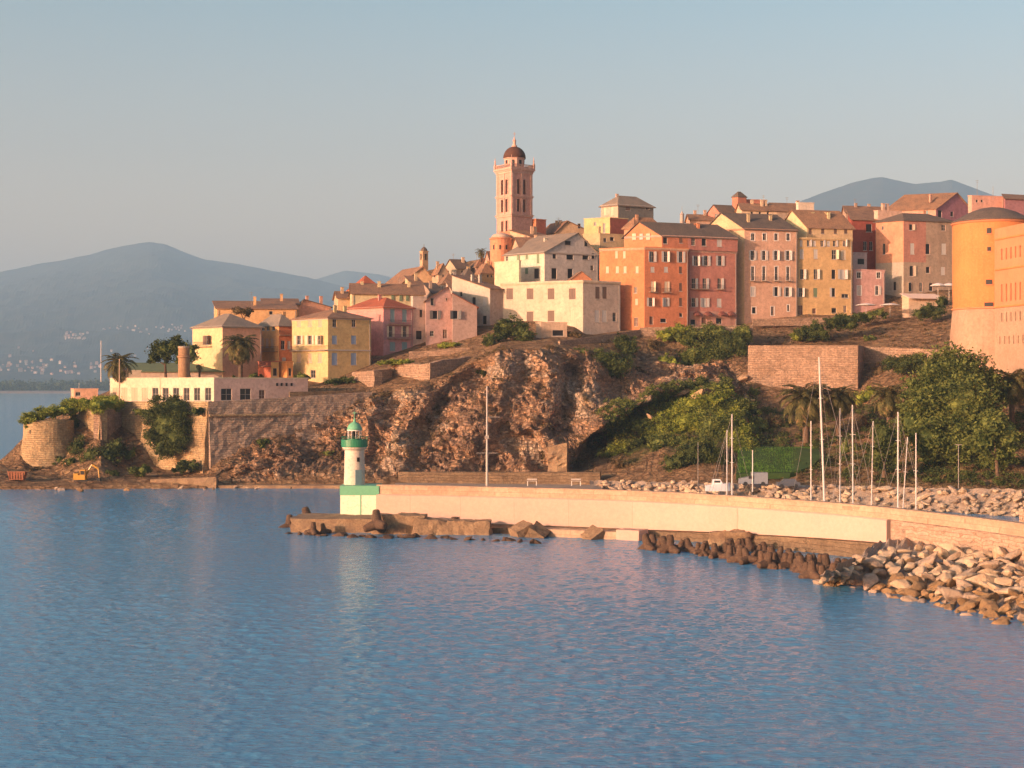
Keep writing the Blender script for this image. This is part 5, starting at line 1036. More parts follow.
# ------------------------------------------------------------------ jetty
JT = [(377, 484.5), (440, 485.5), (500, 487), (560, 488.3), (610, 489.6), (650, 491.2), (700, 493.6), (760, 497.4), (800, 500), (850, 503.8), (900, 508.6), (960, 515.5), (1024, 523.5), (1090, 533), (1180, 547)]
def jetty():
    ZT = 6.2; pts = [Vector((*XY(px, (H-ZT)*F/(py-CY)), 0)) for px, py in JT]
    fine = []; pf = []
    px0 = np.linspace(JT[0][0], JT[-1][0], 200); py0 = np.interp(px0, [a[0] for a in JT], [a[1] for a in JT])
    py0 = np.convolve(np.pad(py0, 8, mode='reflect', reflect_type='odd'), np.ones(17)/17, 'valid')
    for a, b in zip(px0, py0): fine.append(Vector((*XY(a, (H-ZT)*F/(b-CY)), 0))); pf.append(a)
    nr = []
    for i in range(len(fine)):
        d = (fine[min(i+1, len(fine)-1)]-fine[max(i-1, 0)]).normalized(); nr.append(Vector((d.y, -d.x, 0)))
    t = thing('harbour_jetty', 'long curved harbour jetty with a pale limewashed wall and stone parapet', 'jetty', fine[60])
    def loft(name, sec, mat, i0=0, i1=None, amp=0.0):
        i1 = len(fine) if i1 is None else i1; q = MB(); m_ = len(sec); vs = []
        for i in range(i0, i1):
            for (off, z) in sec:
                o_, z_ = (off(pf[i]) if callable(off) else off), (z(pf[i]) if callable(z) else z)
                p = fine[i]+nr[i]*o_
                if amp: k = amp*noise.fractal(Vector((p.x, p.y, z_))*.6, 1, 2, 4); p = p+nr[i]*k; z_ += k*.3 if z_ > 0 else 0
                vs.append((p.x, p.y, z_))
        n_ = i1-i0; fs = [(i*m_+r, (i+1)*m_+r, (i+1)*m_+(r+1) % m_, i*m_+(r+1) % m_) for i in range(n_-1) for r in range(m_)]
        fs += [tuple(range(m_)), tuple((n_-1)*m_+r for r in range(m_))[::-1]]
        q.add(vs, fs); return q.build(name, mat, t)
    ZB = lambda px: 1.25+1.0*min(1, max(0, (px-640)/250))
    k = int(np.argmin([abs(a-893) for a in pf]))
    loft('limewashed_wall', [(.45, ZB), (.45, 4.75), (.25, 4.9), (-1.5, 4.9), (-1.5, -3), (0, -3), (0, ZB)], M['jetty_white'], 0, k)
    loft('block_wall', [(.42, 1.0), (.42, 4.85), (.25, 4.9), (-1.5, 4.9), (-1.5, -3), (.42, -3)], M['jetty_rough'], k)
    loft('parapet', [(.12, 4.904), (.12, 5.95), (.2, 5.97), (.2, 6.2), (-.8, 6.2), (-.8, 4.904)], M['jetty_cap'])
    loft('walkway', [(-1.504, 3.9), (-5.5, 3.9), (-5.5, -3), (-1.504, -3)], M['concrete'])
    j = int(np.argmin([abs(a-640) for a in pf]))
    loft('footing', [(2.2, -3), (2.1, 0.9), (.9, 1.2), (0.01, 1.24), (0.01, -3)], M['stone_brown'], 0, j, .25)
    loft('footing', [(1.0, -3), (.9, lambda px: ZB(px)-.12), (0.01, lambda px: ZB(px)-.05), (0.01, -3)], M['stone_brown'], j+1, None, .12)
    return fine, nr, pf
JF, JN, JP = jetty()
def jp(px, off=0, z=0):
    i = int(np.argmin([abs(a-px) for a in JP])); p = JF[i]+JN[i]*off; return Vector((p.x, p.y, z)), JN[i]
# lower pale block and platform blocks
def worn_block(name, label, c_, d_, rz, mat, tilt=(0, 0), cat='block', group=None, amp=.12, seed=0):
    bm = bmesh.new(); bmesh.ops.create_cube(bm, size=1); bmesh.ops.subdivide_edges(bm, edges=bm.edges, cuts=7, use_grid_fill=True)
    for v_ in bm.verts:
        v_.co = Vector((v_.co.x*d_[0], v_.co.y*d_[1], v_.co.z*d_[2])); n_ = v_.co.normalized(); v_.co += n_*amp*noise.fractal(v_.co*.8+Vector((seed, 0, 0)), 1, 2, 4)*2
    me = bpy.data.meshes.new(name); bm.to_mesh(me); bm.free(); me.materials.append(mat)
    o_ = bpy.data.objects.new(name, me); C.objects.link(o_); o_.location = c_; o_.rotation_euler = (tilt[0], tilt[1], rz); return tag(o_, label, cat, group)
a = XY(297, 201); b_ = XY(462, 199)
worn_block('stone_platform', 'worn brown masonry platform under the lighthouse', ((XY(303, 200)[0]+XY(380, 200)[0])/2+1.8, 203.5, -.1), (17, 8, 4.3), R(-2), M['block_tan'], cat='platform', amp=.16, seed=1)
worn_block('concrete_block', 'long tan concrete block beside the tilted pillar below the jetty wall', P(400, 528, 199.2), (7.0, 3, 3.6), R(-3), M['block_tan'], amp=.17, seed=3)
worn_block('concrete_block', 'cracked tan block with a dark hollow right of the tilted pillar', P(432, 530, 198), (5, 3, 2.9), R(4), M['block_tan'], amp=.17, seed=4, tilt=(0, R(6)))
worn_block('concrete_block', 'flat brown block below the rubbish bin on the jetty footing', P(470, 531, 198), (5.5, 3, 2.8), R(-4), M['block_tan'], amp=.17, seed=5)
worn_block('concrete_block', 'big tilted cube leaning left at the foot of the jetty wall', P(523, 534, 195), (2.5, 2.4, 2.4), R(25), M['block_tan'], tilt=(R(8), R(-24)), amp=.08, seed=6)
worn_block('concrete_block', 'brown tilted cube leaning against the bigger leaning cube', P(537, 536, 194), (2.3, 2.3, 2.3), R(-15), M['stone_brown'], tilt=(R(20), R(32)), amp=.08, seed=7)
worn_block('concrete_block', 'single tilted tan cube in front of the pale lower ledge', P(594, 539, 192), (2.2, 2.2, 2.2), R(30), M['block_tan'], tilt=(R(15), R(-30)), amp=.06, seed=8)
p0, n0 = jp(590, 1.8)
worn_block('concrete_ledge', 'pale sunlit concrete ledge low on the jetty above the water', (p0.x-.4, p0.y-1.6, -.1), (11.5, 2.2, 2.6), math.atan2(n0.x, -n0.y), M['jetty_cap'], cat='ledge', amp=.05)
p0, n0 = jp(638, 2.2)
worn_block('concrete_pier', 'pale rendered pier block at the end of the low concrete ledge', (p0.x, p0.y-1.0, .0), (3.2, 2.6, 3.0), math.atan2(n0.x, -n0.y), M['jetty_white'], cat='block', amp=.03)
p0, n0 = jp(735, 1.2)
worn_block('broken_masonry', 'broken stone block jutting from the jetty footing among the tetrapods', (p0.x, p0.y-.8, .3), (5.0, 3.2, 3.2), R(-12), M['block_tan'], amp=.35, seed=12)
# bin and small mark
t = thing('litter_bin', 'small dark bin standing on the jetty footing below the pale wall', 'bin', P(455, 525.5, 200)); b = P(455, 525.5, 199.4); q = MB(); q.lathe(b, [(.38, 0), (.45, .9), (.5, .95), (.5, 1.1), (.3, 1.15)], 12); q.build('bin_body', M['concrete_dark'], t)
q = MB(); q.tube(b+Vector((.55, 0, 0)), b+Vector((.55, 0, 1.2)), .06, n=6); q.build('bin_post', M['iron'], t)

# ------------------------------------------------------------------ lighthouse
def lighthouse():
    Yc = 209; b = P(354.5, 485, Yc); s = Yc/F
    t = thing('lighthouse', 'small white lighthouse with green gallery and green domed lantern at the jetty end', 'lighthouse', b)
    q = MB(); q.lathe(b, [(1.55, -1.2), (1.48, 0), (1.36, 38*s-.5), (1.42, 38*s-.4), (1.7, 38*s-.15), (1.72, 38*s)], 32); q.build('tower_shaft', mottled('lighthouse_render', (0.70, 0.60, 0.48), (0.62, 0.52, 0.41), scale=.6, fine=3, streak=.25, bump=.15), t, smooth=False)
    zg = b.z+38*s; cc = Vector((b.x, b.y, zg))
    q = MB(); q.lathe(cc, [(1.75, .003), (1.85, .1), (1.85, 1.05), (1.7, 1.05), (1.7, .15), (.5, .12)], 32); q.build('gallery', M['lh_green'], t)
    q = MB()
    for i in range(24): a = 2*math.pi*i/24; q.tube(cc+Vector((math.cos(a)*1.78, math.sin(a)*1.78, 1.05)), cc+Vector((math.cos(a)*1.78, math.sin(a)*1.78, 1.45)), .02, n=5)
    for i in range(24):
        a = 2*math.pi*i/24; a2 = 2*math.pi*(i+1)/24; q.tube(cc+Vector((math.cos(a)*1.78, math.sin(a)*1.78, 1.45)), cc+Vector((math.cos(a2)*1.78, math.sin(a2)*1.78, 1.45)), .025, n=5)
    q.build('handrail', M['lh_green'], t)
    q = MB(); q.lathe(cc, [(.98, .15), (.98, 1.15), (.9, 1.2)], 20); q.build('lantern_base', M['lh_green'], t)
    q = MB()
    for i in range(10): a = 2*math.pi*i/10; q.tube(cc+Vector((math.cos(a)*.93, math.sin(a)*.93, 1.1)), cc+Vector((math.cos(a)*.93, math.sin(a)*.93, 2.3)), .04, n=5)
    q.lathe(cc, [(.9, 2.25), (1.05, 2.27), (1.05, 2.4), (.9, 2.4)], 20); q.build('lantern_frame', M['white'], t)
    q = MB(); q.lathe(cc, [(.28, 1.2), (.36, 1.5), (.36, 1.9), (.25, 2.2)], 12); q.build('lamp', M['glass'], t)
    gm, gnt, gb = newmat('lantern_glass'); gb.inputs['Base Color'].default_value = (.95, .95, .95, 1); gb.inputs['Transmission Weight'].default_value = 1; gb.inputs['Roughness'].default_value = .02; gb.inputs['IOR'].default_value = 1.05
    q = MB(); q.lathe(cc, [(.88, 1.2), (.88, 2.25)], 20); q.build('lantern_glazing', gm, t)
    q = MB(); q.lathe(cc, [(1.08, 2.405), (1.04, 2.55), (.9, 2.95), (.6, 3.3), (.22, 3.5), (.14, 3.6), (.2, 3.75), (.1, 3.95), (.04, 4.0), (.03, 5.0)], 20); q.box(cc+Vector((.1, 0, 4.75)), (.7, .04, .1)); q.build('dome', M['lh_mint'], t, smooth=True)
    q = MB(); a = R(-62); q.box(b+Vector((math.cos(a)*1.42, math.sin(a)*1.42, 1.1)), (.16, .95, 2.2), a); q.build('door', M['sh_teal'], t)
    q = MB(); q.box(b+Vector((math.cos(a)*1.36, math.sin(a)*1.36, 3.6)), (.12, .4, .6), a); q.build('window', M['dark'], t)
    # base house
    bb = P(360, 513, 207); t2 = thing('plinth', 'square pale green plinth with a bright green top band carrying the lighthouse', 'plinth', bb)
    q = MB(); zt = zat(485.2, 207); zm = zat(494.5, 207); z0 = zat(513, 207)-.6
    x0, x1 = XY(340.5, 206)[0], XY(378.8, 206)[0]
    q.box(((x0+x1)/2, 208.2, (z0+zm)/2), (x1-x0, 5.0, zm-z0)); q.build('plinth_wall', M['lh_pale'], t2)
    q = MB(); q.box(((x0+x1)/2, 208.2, (zm+zt)/2+.002), (x1-x0+.12, 5.12, zt-zm)); q.build('top_band', M['lh_mint'], t2)
    q = MB(); 
    for px in (360.5, 378): q.box((XY(px, 205.6)[0], 205.68, (z0+zm)/2), (.12, .06, zm-z0-.02)); 
    q.build('green_stripe', M['lh_mint'], t2)
lighthouse()
# pole on the jetty
t = thing('lamp_post', 'very tall thin metal mast pole with small arms standing on the jetty', 'pole', P(487, 487, 208)); b = P(487, 490, 208); s = 208/F; q = MB(); q.tube(b, b+Vector((0, 0, 104*s)), .19, .09, 10); q.build('pole', M['frame'], t)
q = MB(); q.box(b+Vector((.9, 0, 73*s)), (1.8, .07, .07)); q.box(b+Vector((0, 0, 37*s)), (3.0, .07, .07)); q.box(b+Vector((0, -.2, 53*s)), (.55, .3, .45)); q.build('cross_arm', M['cable'], t)

# ------------------------------------------------------------------ tetrapods
def tetra_mesh():
    bm = bmesh.new(); dirs = [Vector((0, 0, 1)), Vector((.943, 0, -.333)), Vector((-.471, .816, -.333)), Vector((-.471, -.816, -.333))]
    for d in dirs:
        mat_ = d.to_track_quat('Z', 'Y').to_matrix().to_4x4()
        r = bmesh.ops.create_cone(bm, cap_ends=True, segments=16, radius1=.62, radius2=.40, depth=1.5, matrix=Matrix.Translation(d*.72) @ mat_)
        top = [v_ for v_ in r['verts'] if (v_.co.dot(d)) > 1.2]
        f = [f_ for f_ in bm.faces if all(v_ in top for v_ in f_.verts)]
        if f:
            ex = bmesh.ops.inset_region(bm, faces=f, thickness=.14, depth=.12)
    r = bmesh.ops.create_icosphere(bm, subdivisions=2, radius=.66)
    me = bpy.data.meshes.new('tetrapod'); bm.to_mesh(me); bm.free(); me.materials.append(M['concrete_dark']); return me
TM = tetra_mesh(); rr = random.Random(3)
def put_tet(px, py, size, label, up=True, Y=None):
    zc = rr.uniform(.2, .8) if Y is None else None
    if Y is None: Y = (H-zc)*F/(py-CY)
    p = P(px, py, Y); o_ = bpy.data.objects.new('tetrapod', TM); C.objects.link(o_); o_.location = p; o_.scale = (size,)*3
    o_.rotation_euler = (rr.uniform(-.3, .3), rr.uniform(-.3, .3), rr.uniform(0, 6.28)) if up else (rr.uniform(0, 3), rr.uniform(0, 3), rr.uniform(0, 6))
    return tag(o_, label, 'tetrapod', 'tetrapods around the jetty')
for px, py, sz in ((289, 526, 1.0), (301, 528, .75), (309, 520, 1.25), (313, 531, .75), (324, 531, .65), (330, 528, .8)): put_tet(px, py, sz, 'dark tetrapod in the small pile off the lighthouse end of the jetty')
t_ = put_tet(377, 524, 1.2, 'dark leaning tetrapod in front of the pale green lighthouse plinth', Y=196.3)
for i in range(34):
    px = 648+i*(842-648)/33+rr.uniform(-3, 3); base = np.interp(px, [640, 700, 760, 800, 845], [545, 551, 563, 572, 582]); 
    for k in range(2 if px > 720 else 1):
        put_tet(px+k*3, base-k*rr.uniform(5, 10)-(0 if px < 720 else rr.uniform(0, 4)), rr.uniform(.62, 1.0)*(1 if k == 0 else .95), 'dark brown tetrapod '+('at the front' if k == 0 else 'at the back')+' of the long pile, '+('beside the pale pier block' if px < 680 else 'left of the broken block' if px < 722 else 'before the broken block' if px < 765 else 'right of the broken block' if px < 805 else 'next to the pale boulders'))
# ------------------------------------------------------------------ boulders
def rock_mesh(seed, mat, flatn=1.0):
    rnd = random.Random(seed); bm = bmesh.new()
    for i in range(17):
        v_ = Vector((rnd.gauss(0, 1), rnd.gauss(0, 1), rnd.gauss(0, 1))).normalized()*rnd.uniform(.8, 1.05); bm.verts.new((v_.x, v_.y*.75, v_.z*.6*flatn))
    r = bmesh.ops.convex_hull(bm, input=bm.verts); 
    bmesh.ops.delete(bm, geom=[v_ for v_ in bm.verts if not v_.link_faces], context='VERTS')
    bmesh.ops.bevel(bm, geom=list(bm.edges), offset=.05, segments=1, affect='EDGES')
    me = bpy.data.meshes.new('boulder'); bm.to_mesh(me); bm.free(); me.materials.append(mat); return me
RP = [rock_mesh(i, M['rock_pale']) for i in range(7)]; RO = [rock_mesh(20+i, M['rock_ochre']) for i in range(6)]; RW = [rock_mesh(80+i, M['concrete_dark']) for i in range(5)]; RC = [rock_mesh(60+i, mottled('cliff_boulder_stone', (0.5, 0.33, 0.19), (0.38, 0.24, 0.14), (0.25, 0.16, 0.09), scale=.4, fine=2, bump=.9, bdist=.15, world=True)) for i in range(6)]; RG = [rock_mesh(40+i, M['rock_grey']) for i in range(6)]
def put_rock(me, p, s, label, group, name='boulder'):
    o_ = bpy.data.objects.new(name, me); C.objects.link(o_); o_.location = p; o_.scale = (s*rr.uniform(1.0, 1.65), s*rr.uniform(.8, 1.15), s*rr.uniform(.6, 1.0))
    o_.rotation_euler = (rr.uniform(-.6, .6), rr.uniform(-.6, .6), rr.uniform(0, 6.28)); return tag(o_, label, 'boulder', group)
# front riprap: slope from water line up to wall
def water_edge(px): return np.interp(px, [822, 850, 900, 950, 1000, 1024, 1080], [583, 588, 601, 612, 624, 630, 646])
def top_edge(px): return np.interp(px, [822, 845, 880, 920, 980, 1024, 1080], [577, 566, 548, 546, 549, 556, 566])
fill = MB(); RK = []
for i in range(900):
    if len(RK) >= 200: break
    px = 824+rr.random()**.85*(1062-824); f = rr.random(); sz = rr.choice((.5, .65, .8, 1.0, 1.25, 1.5))*(1.0 if px > 860 else .75)
    ye = water_edge(px); yt = top_edge(px); py = ye+(yt-ye)*f; zt = 2.6+.5*min(1, (px-822)/60); z = .1+(zt-.15)*f; Y = (H-z)*F/(py-CY); p = P(px, py, Y)
    if any((p-q_).length < (sz+s_)*.62 for q_, s_ in RK): continue
    RK.append((p, sz))
    me = rr.choice(RO+RO+RG) if z < .9 else (rr.choice(RO+RO+RP+RG) if z < 1.6 else rr.choice(RP+RP+RP+RG))
    colw = {'r': ''}; cw = 'ochre' if me in RO else ('pale' if me in RP else 'grey brown'); szw = 'big' if sz > 1.1 else ('small' if sz < .6 else 'medium')
    row = 'at the waterline' if f < .33 else ('halfway up' if f < .66 else 'on top')
    where = 'near the tetrapods' if px < 868 else ('under the rough wall' if px < 930 else ('in the middle' if px < 985 else 'by the right edge'))
    o_ = put_rock(me, p-Vector((0, 0, .15)), sz, f'{szw} {cw} boulder {row} in the jetty heap, {where}', 'boulders heaped against the jetty')
V = []; cols_ = np.arange(820, 1090, 3.0)
for px in cols_:
    ye = water_edge(px)+2; yt = top_edge(px)
    for f in np.linspace(-.35, 1.15, 16):
        zt = 2.6+.5*min(1, (px-822)/60); z = .0+(zt-.15)*f-.3; py = ye+(yt-ye)*f; Y = (H-z)*F/(py-CY); x = (px-CX)/F*Y
        d = .5*noise.fractal(Vector((x, Y, z))*.9, 1, 2, 3); V.append((x, Y, z+d))
nr_ = 16; fill.add(V, [(i*nr_+j, (i+1)*nr_+j, (i+1)*nr_+j+1, i*nr_+j+1) for i in range(len(cols_)-1) for j in range(nr_-1)])
tag(fill.build('rubble', M['rock_grey']), kind='stuff')
for i in range(30):
    px = 290+i*9.2+rr.uniform(-3, 3); py = np.interp(px, [290, 400, 500, 560], [535, 538, 541, 545])+rr.uniform(-1.5, 1)
    if 545 < px < 590: continue
    o_ = put_rock(rr.choice(RW), P(px, py, (H-.2)*F/(py-CY)), rr.uniform(.5, 1.05), 'dark wet rock at the waterline '+('of the masonry platform under the lighthouse' if px < 385 else 'below the long concrete blocks' if px < 480 else 'beside the tilted cubes'), 'wet rocks at the foot of the jetty'); o_.name = 'wet_rock'
# back revetment behind the jetty
BK = MB()
for i in range(380):
    px = 598+rr.random()*(1060-598); t_ = rr.random()
    p = tpos(px, 1.0+.95*t_)
    py_t = np.interp(px, [598, 700, 800, 900, 1024, 1080], [480, 482, 485, 488, 490, 492]); py_b = np.interp(px, [598, 700, 800, 900, 1024, 1080], [490, 494, 502, 511, 518, 525])
    Yb = np.interp(px, [598, 700, 800, 900, 1024], [278, 258, 248, 236, 222]); py = py_b+(py_t-py_b)*t_; Y = Yb+t_*6
    if i < 30:
        sz = rr.uniform(.9, 1.2); w1 = 'left of the lawn' if px < 735 else ('below the lawn' if px < 810 else ('behind the dense yacht masts' if px < 905 else 'under the big round tree'))
        put_rock(rr.choice(RP+RG), P(px, py, Y), sz, f'large boulder of the sea bank behind the jetty, {w1}', 'boulders of the bank behind the jetty')
    else:
        me = rr.choice(RP+RG); sz = rr.uniform(.45, .9); E = Matrix.Rotation(rr.uniform(0, 6.28), 3, 'Z') @ Matrix.Rotation(rr.uniform(-.6, .6), 3, 'X'); c_ = P(px, py, Y)
        BK.add([c_+E @ (v_.co*sz) for v_ in me.vertices], [tuple(f_.vertices) for f_ in me.polygons], 0 if me in RP else 1)
tag(BK.build('rubble', [M['rock_pale'], M['rock_grey']]), kind='stuff')
fill = MB(); V = []; cols_ = np.arange(590, 1090, 4.0)
for px in cols_:
    py_t = np.interp(px, [598, 700, 800, 900, 1024, 1080], [480, 482, 485, 488, 490, 492]); py_b = np.interp(px, [598, 700, 800, 900, 1024, 1080], [490, 494, 502, 511, 518, 525]); Yb = np.interp(px, [598, 700, 800, 900, 1024], [278, 258, 248, 236, 222])
    for f in np.linspace(-.6, 1.1, 9):
        p = P(px, py_b+(py_t-py_b)*f+2.0, Yb+f*6); V.append((p.x, p.y+.5, p.z+.35*noise.noise(p*.8)))
fill.add(V, [(i*9+j, (i+1)*9+j, (i+1)*9+j+1, i*9+j+1) for i in range(len(cols_)-1) for j in range(8)])
tag(fill.build('rubble', M['rock_grey']), kind='stuff')
# shore rocks at left and fallen boulders on the cliff
for i in range(38):
    px = rr.uniform(-5, 340); py = rr.uniform(484, 490) if px < 205 else rr.uniform(486, 490); Y = (H-rr.uniform(.1, .6))*F/(py-CY)
    put_rock(rr.choice(RG+RO) if rr.random() < .75 else rr.choice(RP), P(px, py, Y), rr.uniform(.5, 1.0)*(1 if px < 205 else .6), 'shore rock at the waterline '+('beside the digger and skip at the far left' if px < 105 else 'below the sunlit bastion wall' if px < 210 else 'along the quay ledge left of the lighthouse'), 'rocks along the shore')
for px, py, s_, lab in ((683, 392, 2.6, 'big rounded tan boulder, leftmost of the boulders above the green slope'), (712, 383, 3.4, 'largest tan boulder perched below the ivy on the cliff'), (697, 396, 2.4, 'tan boulder sitting lowest above the green slope'), (738, 380, 2.8, 'tan boulder between the ivy and the rampart wall'), (650, 418, 1.2, 'small pale boulder alone in the green slope'), (748, 402, 1.5, 'small tan boulder at the dark gully beside the rampart')):
    p = tpix(px, py); o_ = put_rock(RC[int(px) % 6], p+Vector((0, -1.6, .3)), s_*.85, lab, None); o_.name = 'cliff_boulder'

# ------------------------------------------------------------------ vegetation
palm('broad date palm with drooping fronds in front of the cream and orange houses', 240.5, 380, 345, 17.5, 333, 60)
palm('bushy palm behind the far left end of the long cream building', 119, 380, 363, 16, 322, 44)
palm('tiny slim palm in front of the green pitched roof', 199.5, 380, 366.5, 4.5, 316, 22)
palm('tall date palm, leftmost of the two under the square rampart', 806, 440, 399, 25, 290, 64)
palm('date palm just right of the highest yacht mast under the rampart', 838, 440, 397, 19, 292, 56)
palm('date palm with pale young fronds left of the big round tree', 889, 432, 396, 19, 276, 56)
palm('palm with hanging brown fronds at the right edge of the photo below the fortress', 1012, 432, 382, 20, 270, 60)
palm('small palm on the skyline roofs left of the church apse', 481, 262, 252, 6, 404, 24)
tree('large round dark green tree standing below the round tower', 958, 472, 262, [(955, 372, 62, 56, 268), (928, 398, 46, 60, 262), (962, 405, 64, 60, 260), (985, 388, 40, 56, 268), (930, 440, 38, 44, 258), (958, 442, 52, 40, 258), (985, 425, 36, 50, 264), (912, 418, 26, 60, 262)], 'leaf_mid', per=52, leaf=.3)
tree('lighter green rounded tree at the right edge below the palm', 998, 480, 246, [(992, 426, 34, 36, 246), (1006, 436, 30, 40, 247), (982, 440, 26, 36, 246), (998, 455, 36, 34, 248)], 'leaf_mid', per=44, leaf=.26)
tree('dark leafy tree behind the masts left of the big round tree', 884, 474, 252, [(884, 438, 30, 40, 252), (878, 455, 26, 30, 252), (892, 455, 24, 34, 252)], 'leaf_dark', per=44, leaf=.26)
tree('dark green tree at the foot of the beige block above the cliff', 512, 346, 338, [(507, 327, 22, 26, 338), (520, 331, 18, 24, 338), (526, 336, 16, 16, 337), (500, 334, 16, 20, 338)], 'leaf_dark', per=44, leaf=.27)
tree('small dark round tree just left of the tree by the beige block', 491, 348, 335, [(491, 340, 15, 16, 335), (487, 343, 10, 12, 335)], 'leaf_dark', per=34, leaf=.25)
tree('dark bushy tree left of the round brick tower', 166, 381, 332, [(163, 352, 26, 24, 332), (176, 346, 24, 20, 332), (154, 358, 14, 16, 332)], 'leaf_dark', per=44, leaf=.27)
tree('dark round tree between the brick tower and the cream house', 190, 381, 330, [(190, 353, 16, 22, 330), (184, 360, 14, 20, 329)], 'leaf_mid', per=44, leaf=.27)
tree('dark treetop rising behind the cream house and the long orange house', 243, 330, 356, [(240, 311, 18, 9, 356), (248, 312, 12, 9, 356)], 'leaf_brown', per=34, leaf=.24)
bush('big rounded ivy mass hanging on the sunlit bastion wall', 168, 427, 46, 62, 299, 'leaf_dark', name='ivy_bush', lobes=[(160, 415, 32, 36, 301, 2), (177, 412, 32, 36, 299, 2), (158, 434, 28, 36, 300, 2), (176, 438, 30, 34, 297.5, 2), (168, 424, 46, 44, 299, 2.6), (164, 448, 26, 22, 298.5, 1.9), (172, 404, 26, 16, 300, 2)], per=60)
bush('small dark bush at the foot of the sunlit bastion wall', 186, 466, 26, 16, 295, 'leaf_dark')
bush('green creeper tuft on the sunlit bastion wall left of the ivy mass', 140, 412, 14, 9, 306, 'leaf_mid', name='creeper_bush')
bush('green creeper tuft on the bastion wall right of the ivy mass', 198, 411, 13, 9, 296, 'leaf_mid', name='creeper_bush')
bush('bright green ivy mat on top of the round bastion', 48, 413, 50, 14, 306, 'leaf_light', name='ivy_bush', lobes=[(34, 417, 22, 12, 305, 4), (48, 412, 26, 11, 306, 4), (64, 410, 24, 12, 307, 4), (28, 421, 12, 12, 304, 3)])
bush('thick green ivy roll over the small square bastion', 93, 405, 60, 16, 306, 'leaf_light', name='ivy_bush', lobes=[(72, 405, 20, 16, 309, 3), (84, 403, 22, 14, 308, 3), (98, 406, 24, 16, 304, 2.5), (113, 404, 24, 13, 309, 3), (106, 400, 30, 9, 311, 3)])
bush('dark bush heap under the small square bastion', 98, 455, 52, 34, None, 'leaf_dark', lobes=[(78, 448, 18, 28, 303, 2.4), (92, 458, 26, 28, 300, 2.6), (108, 456, 26, 26, 300, 2.6), (118, 448, 18, 22, 304, 2.4), (72, 462, 16, 14, 300, 2.4)])
bush('dark ivy column in the gap between round and square bastions', 74, 425, 12, 36, 308, 'leaf_dark', name='ivy_bush')
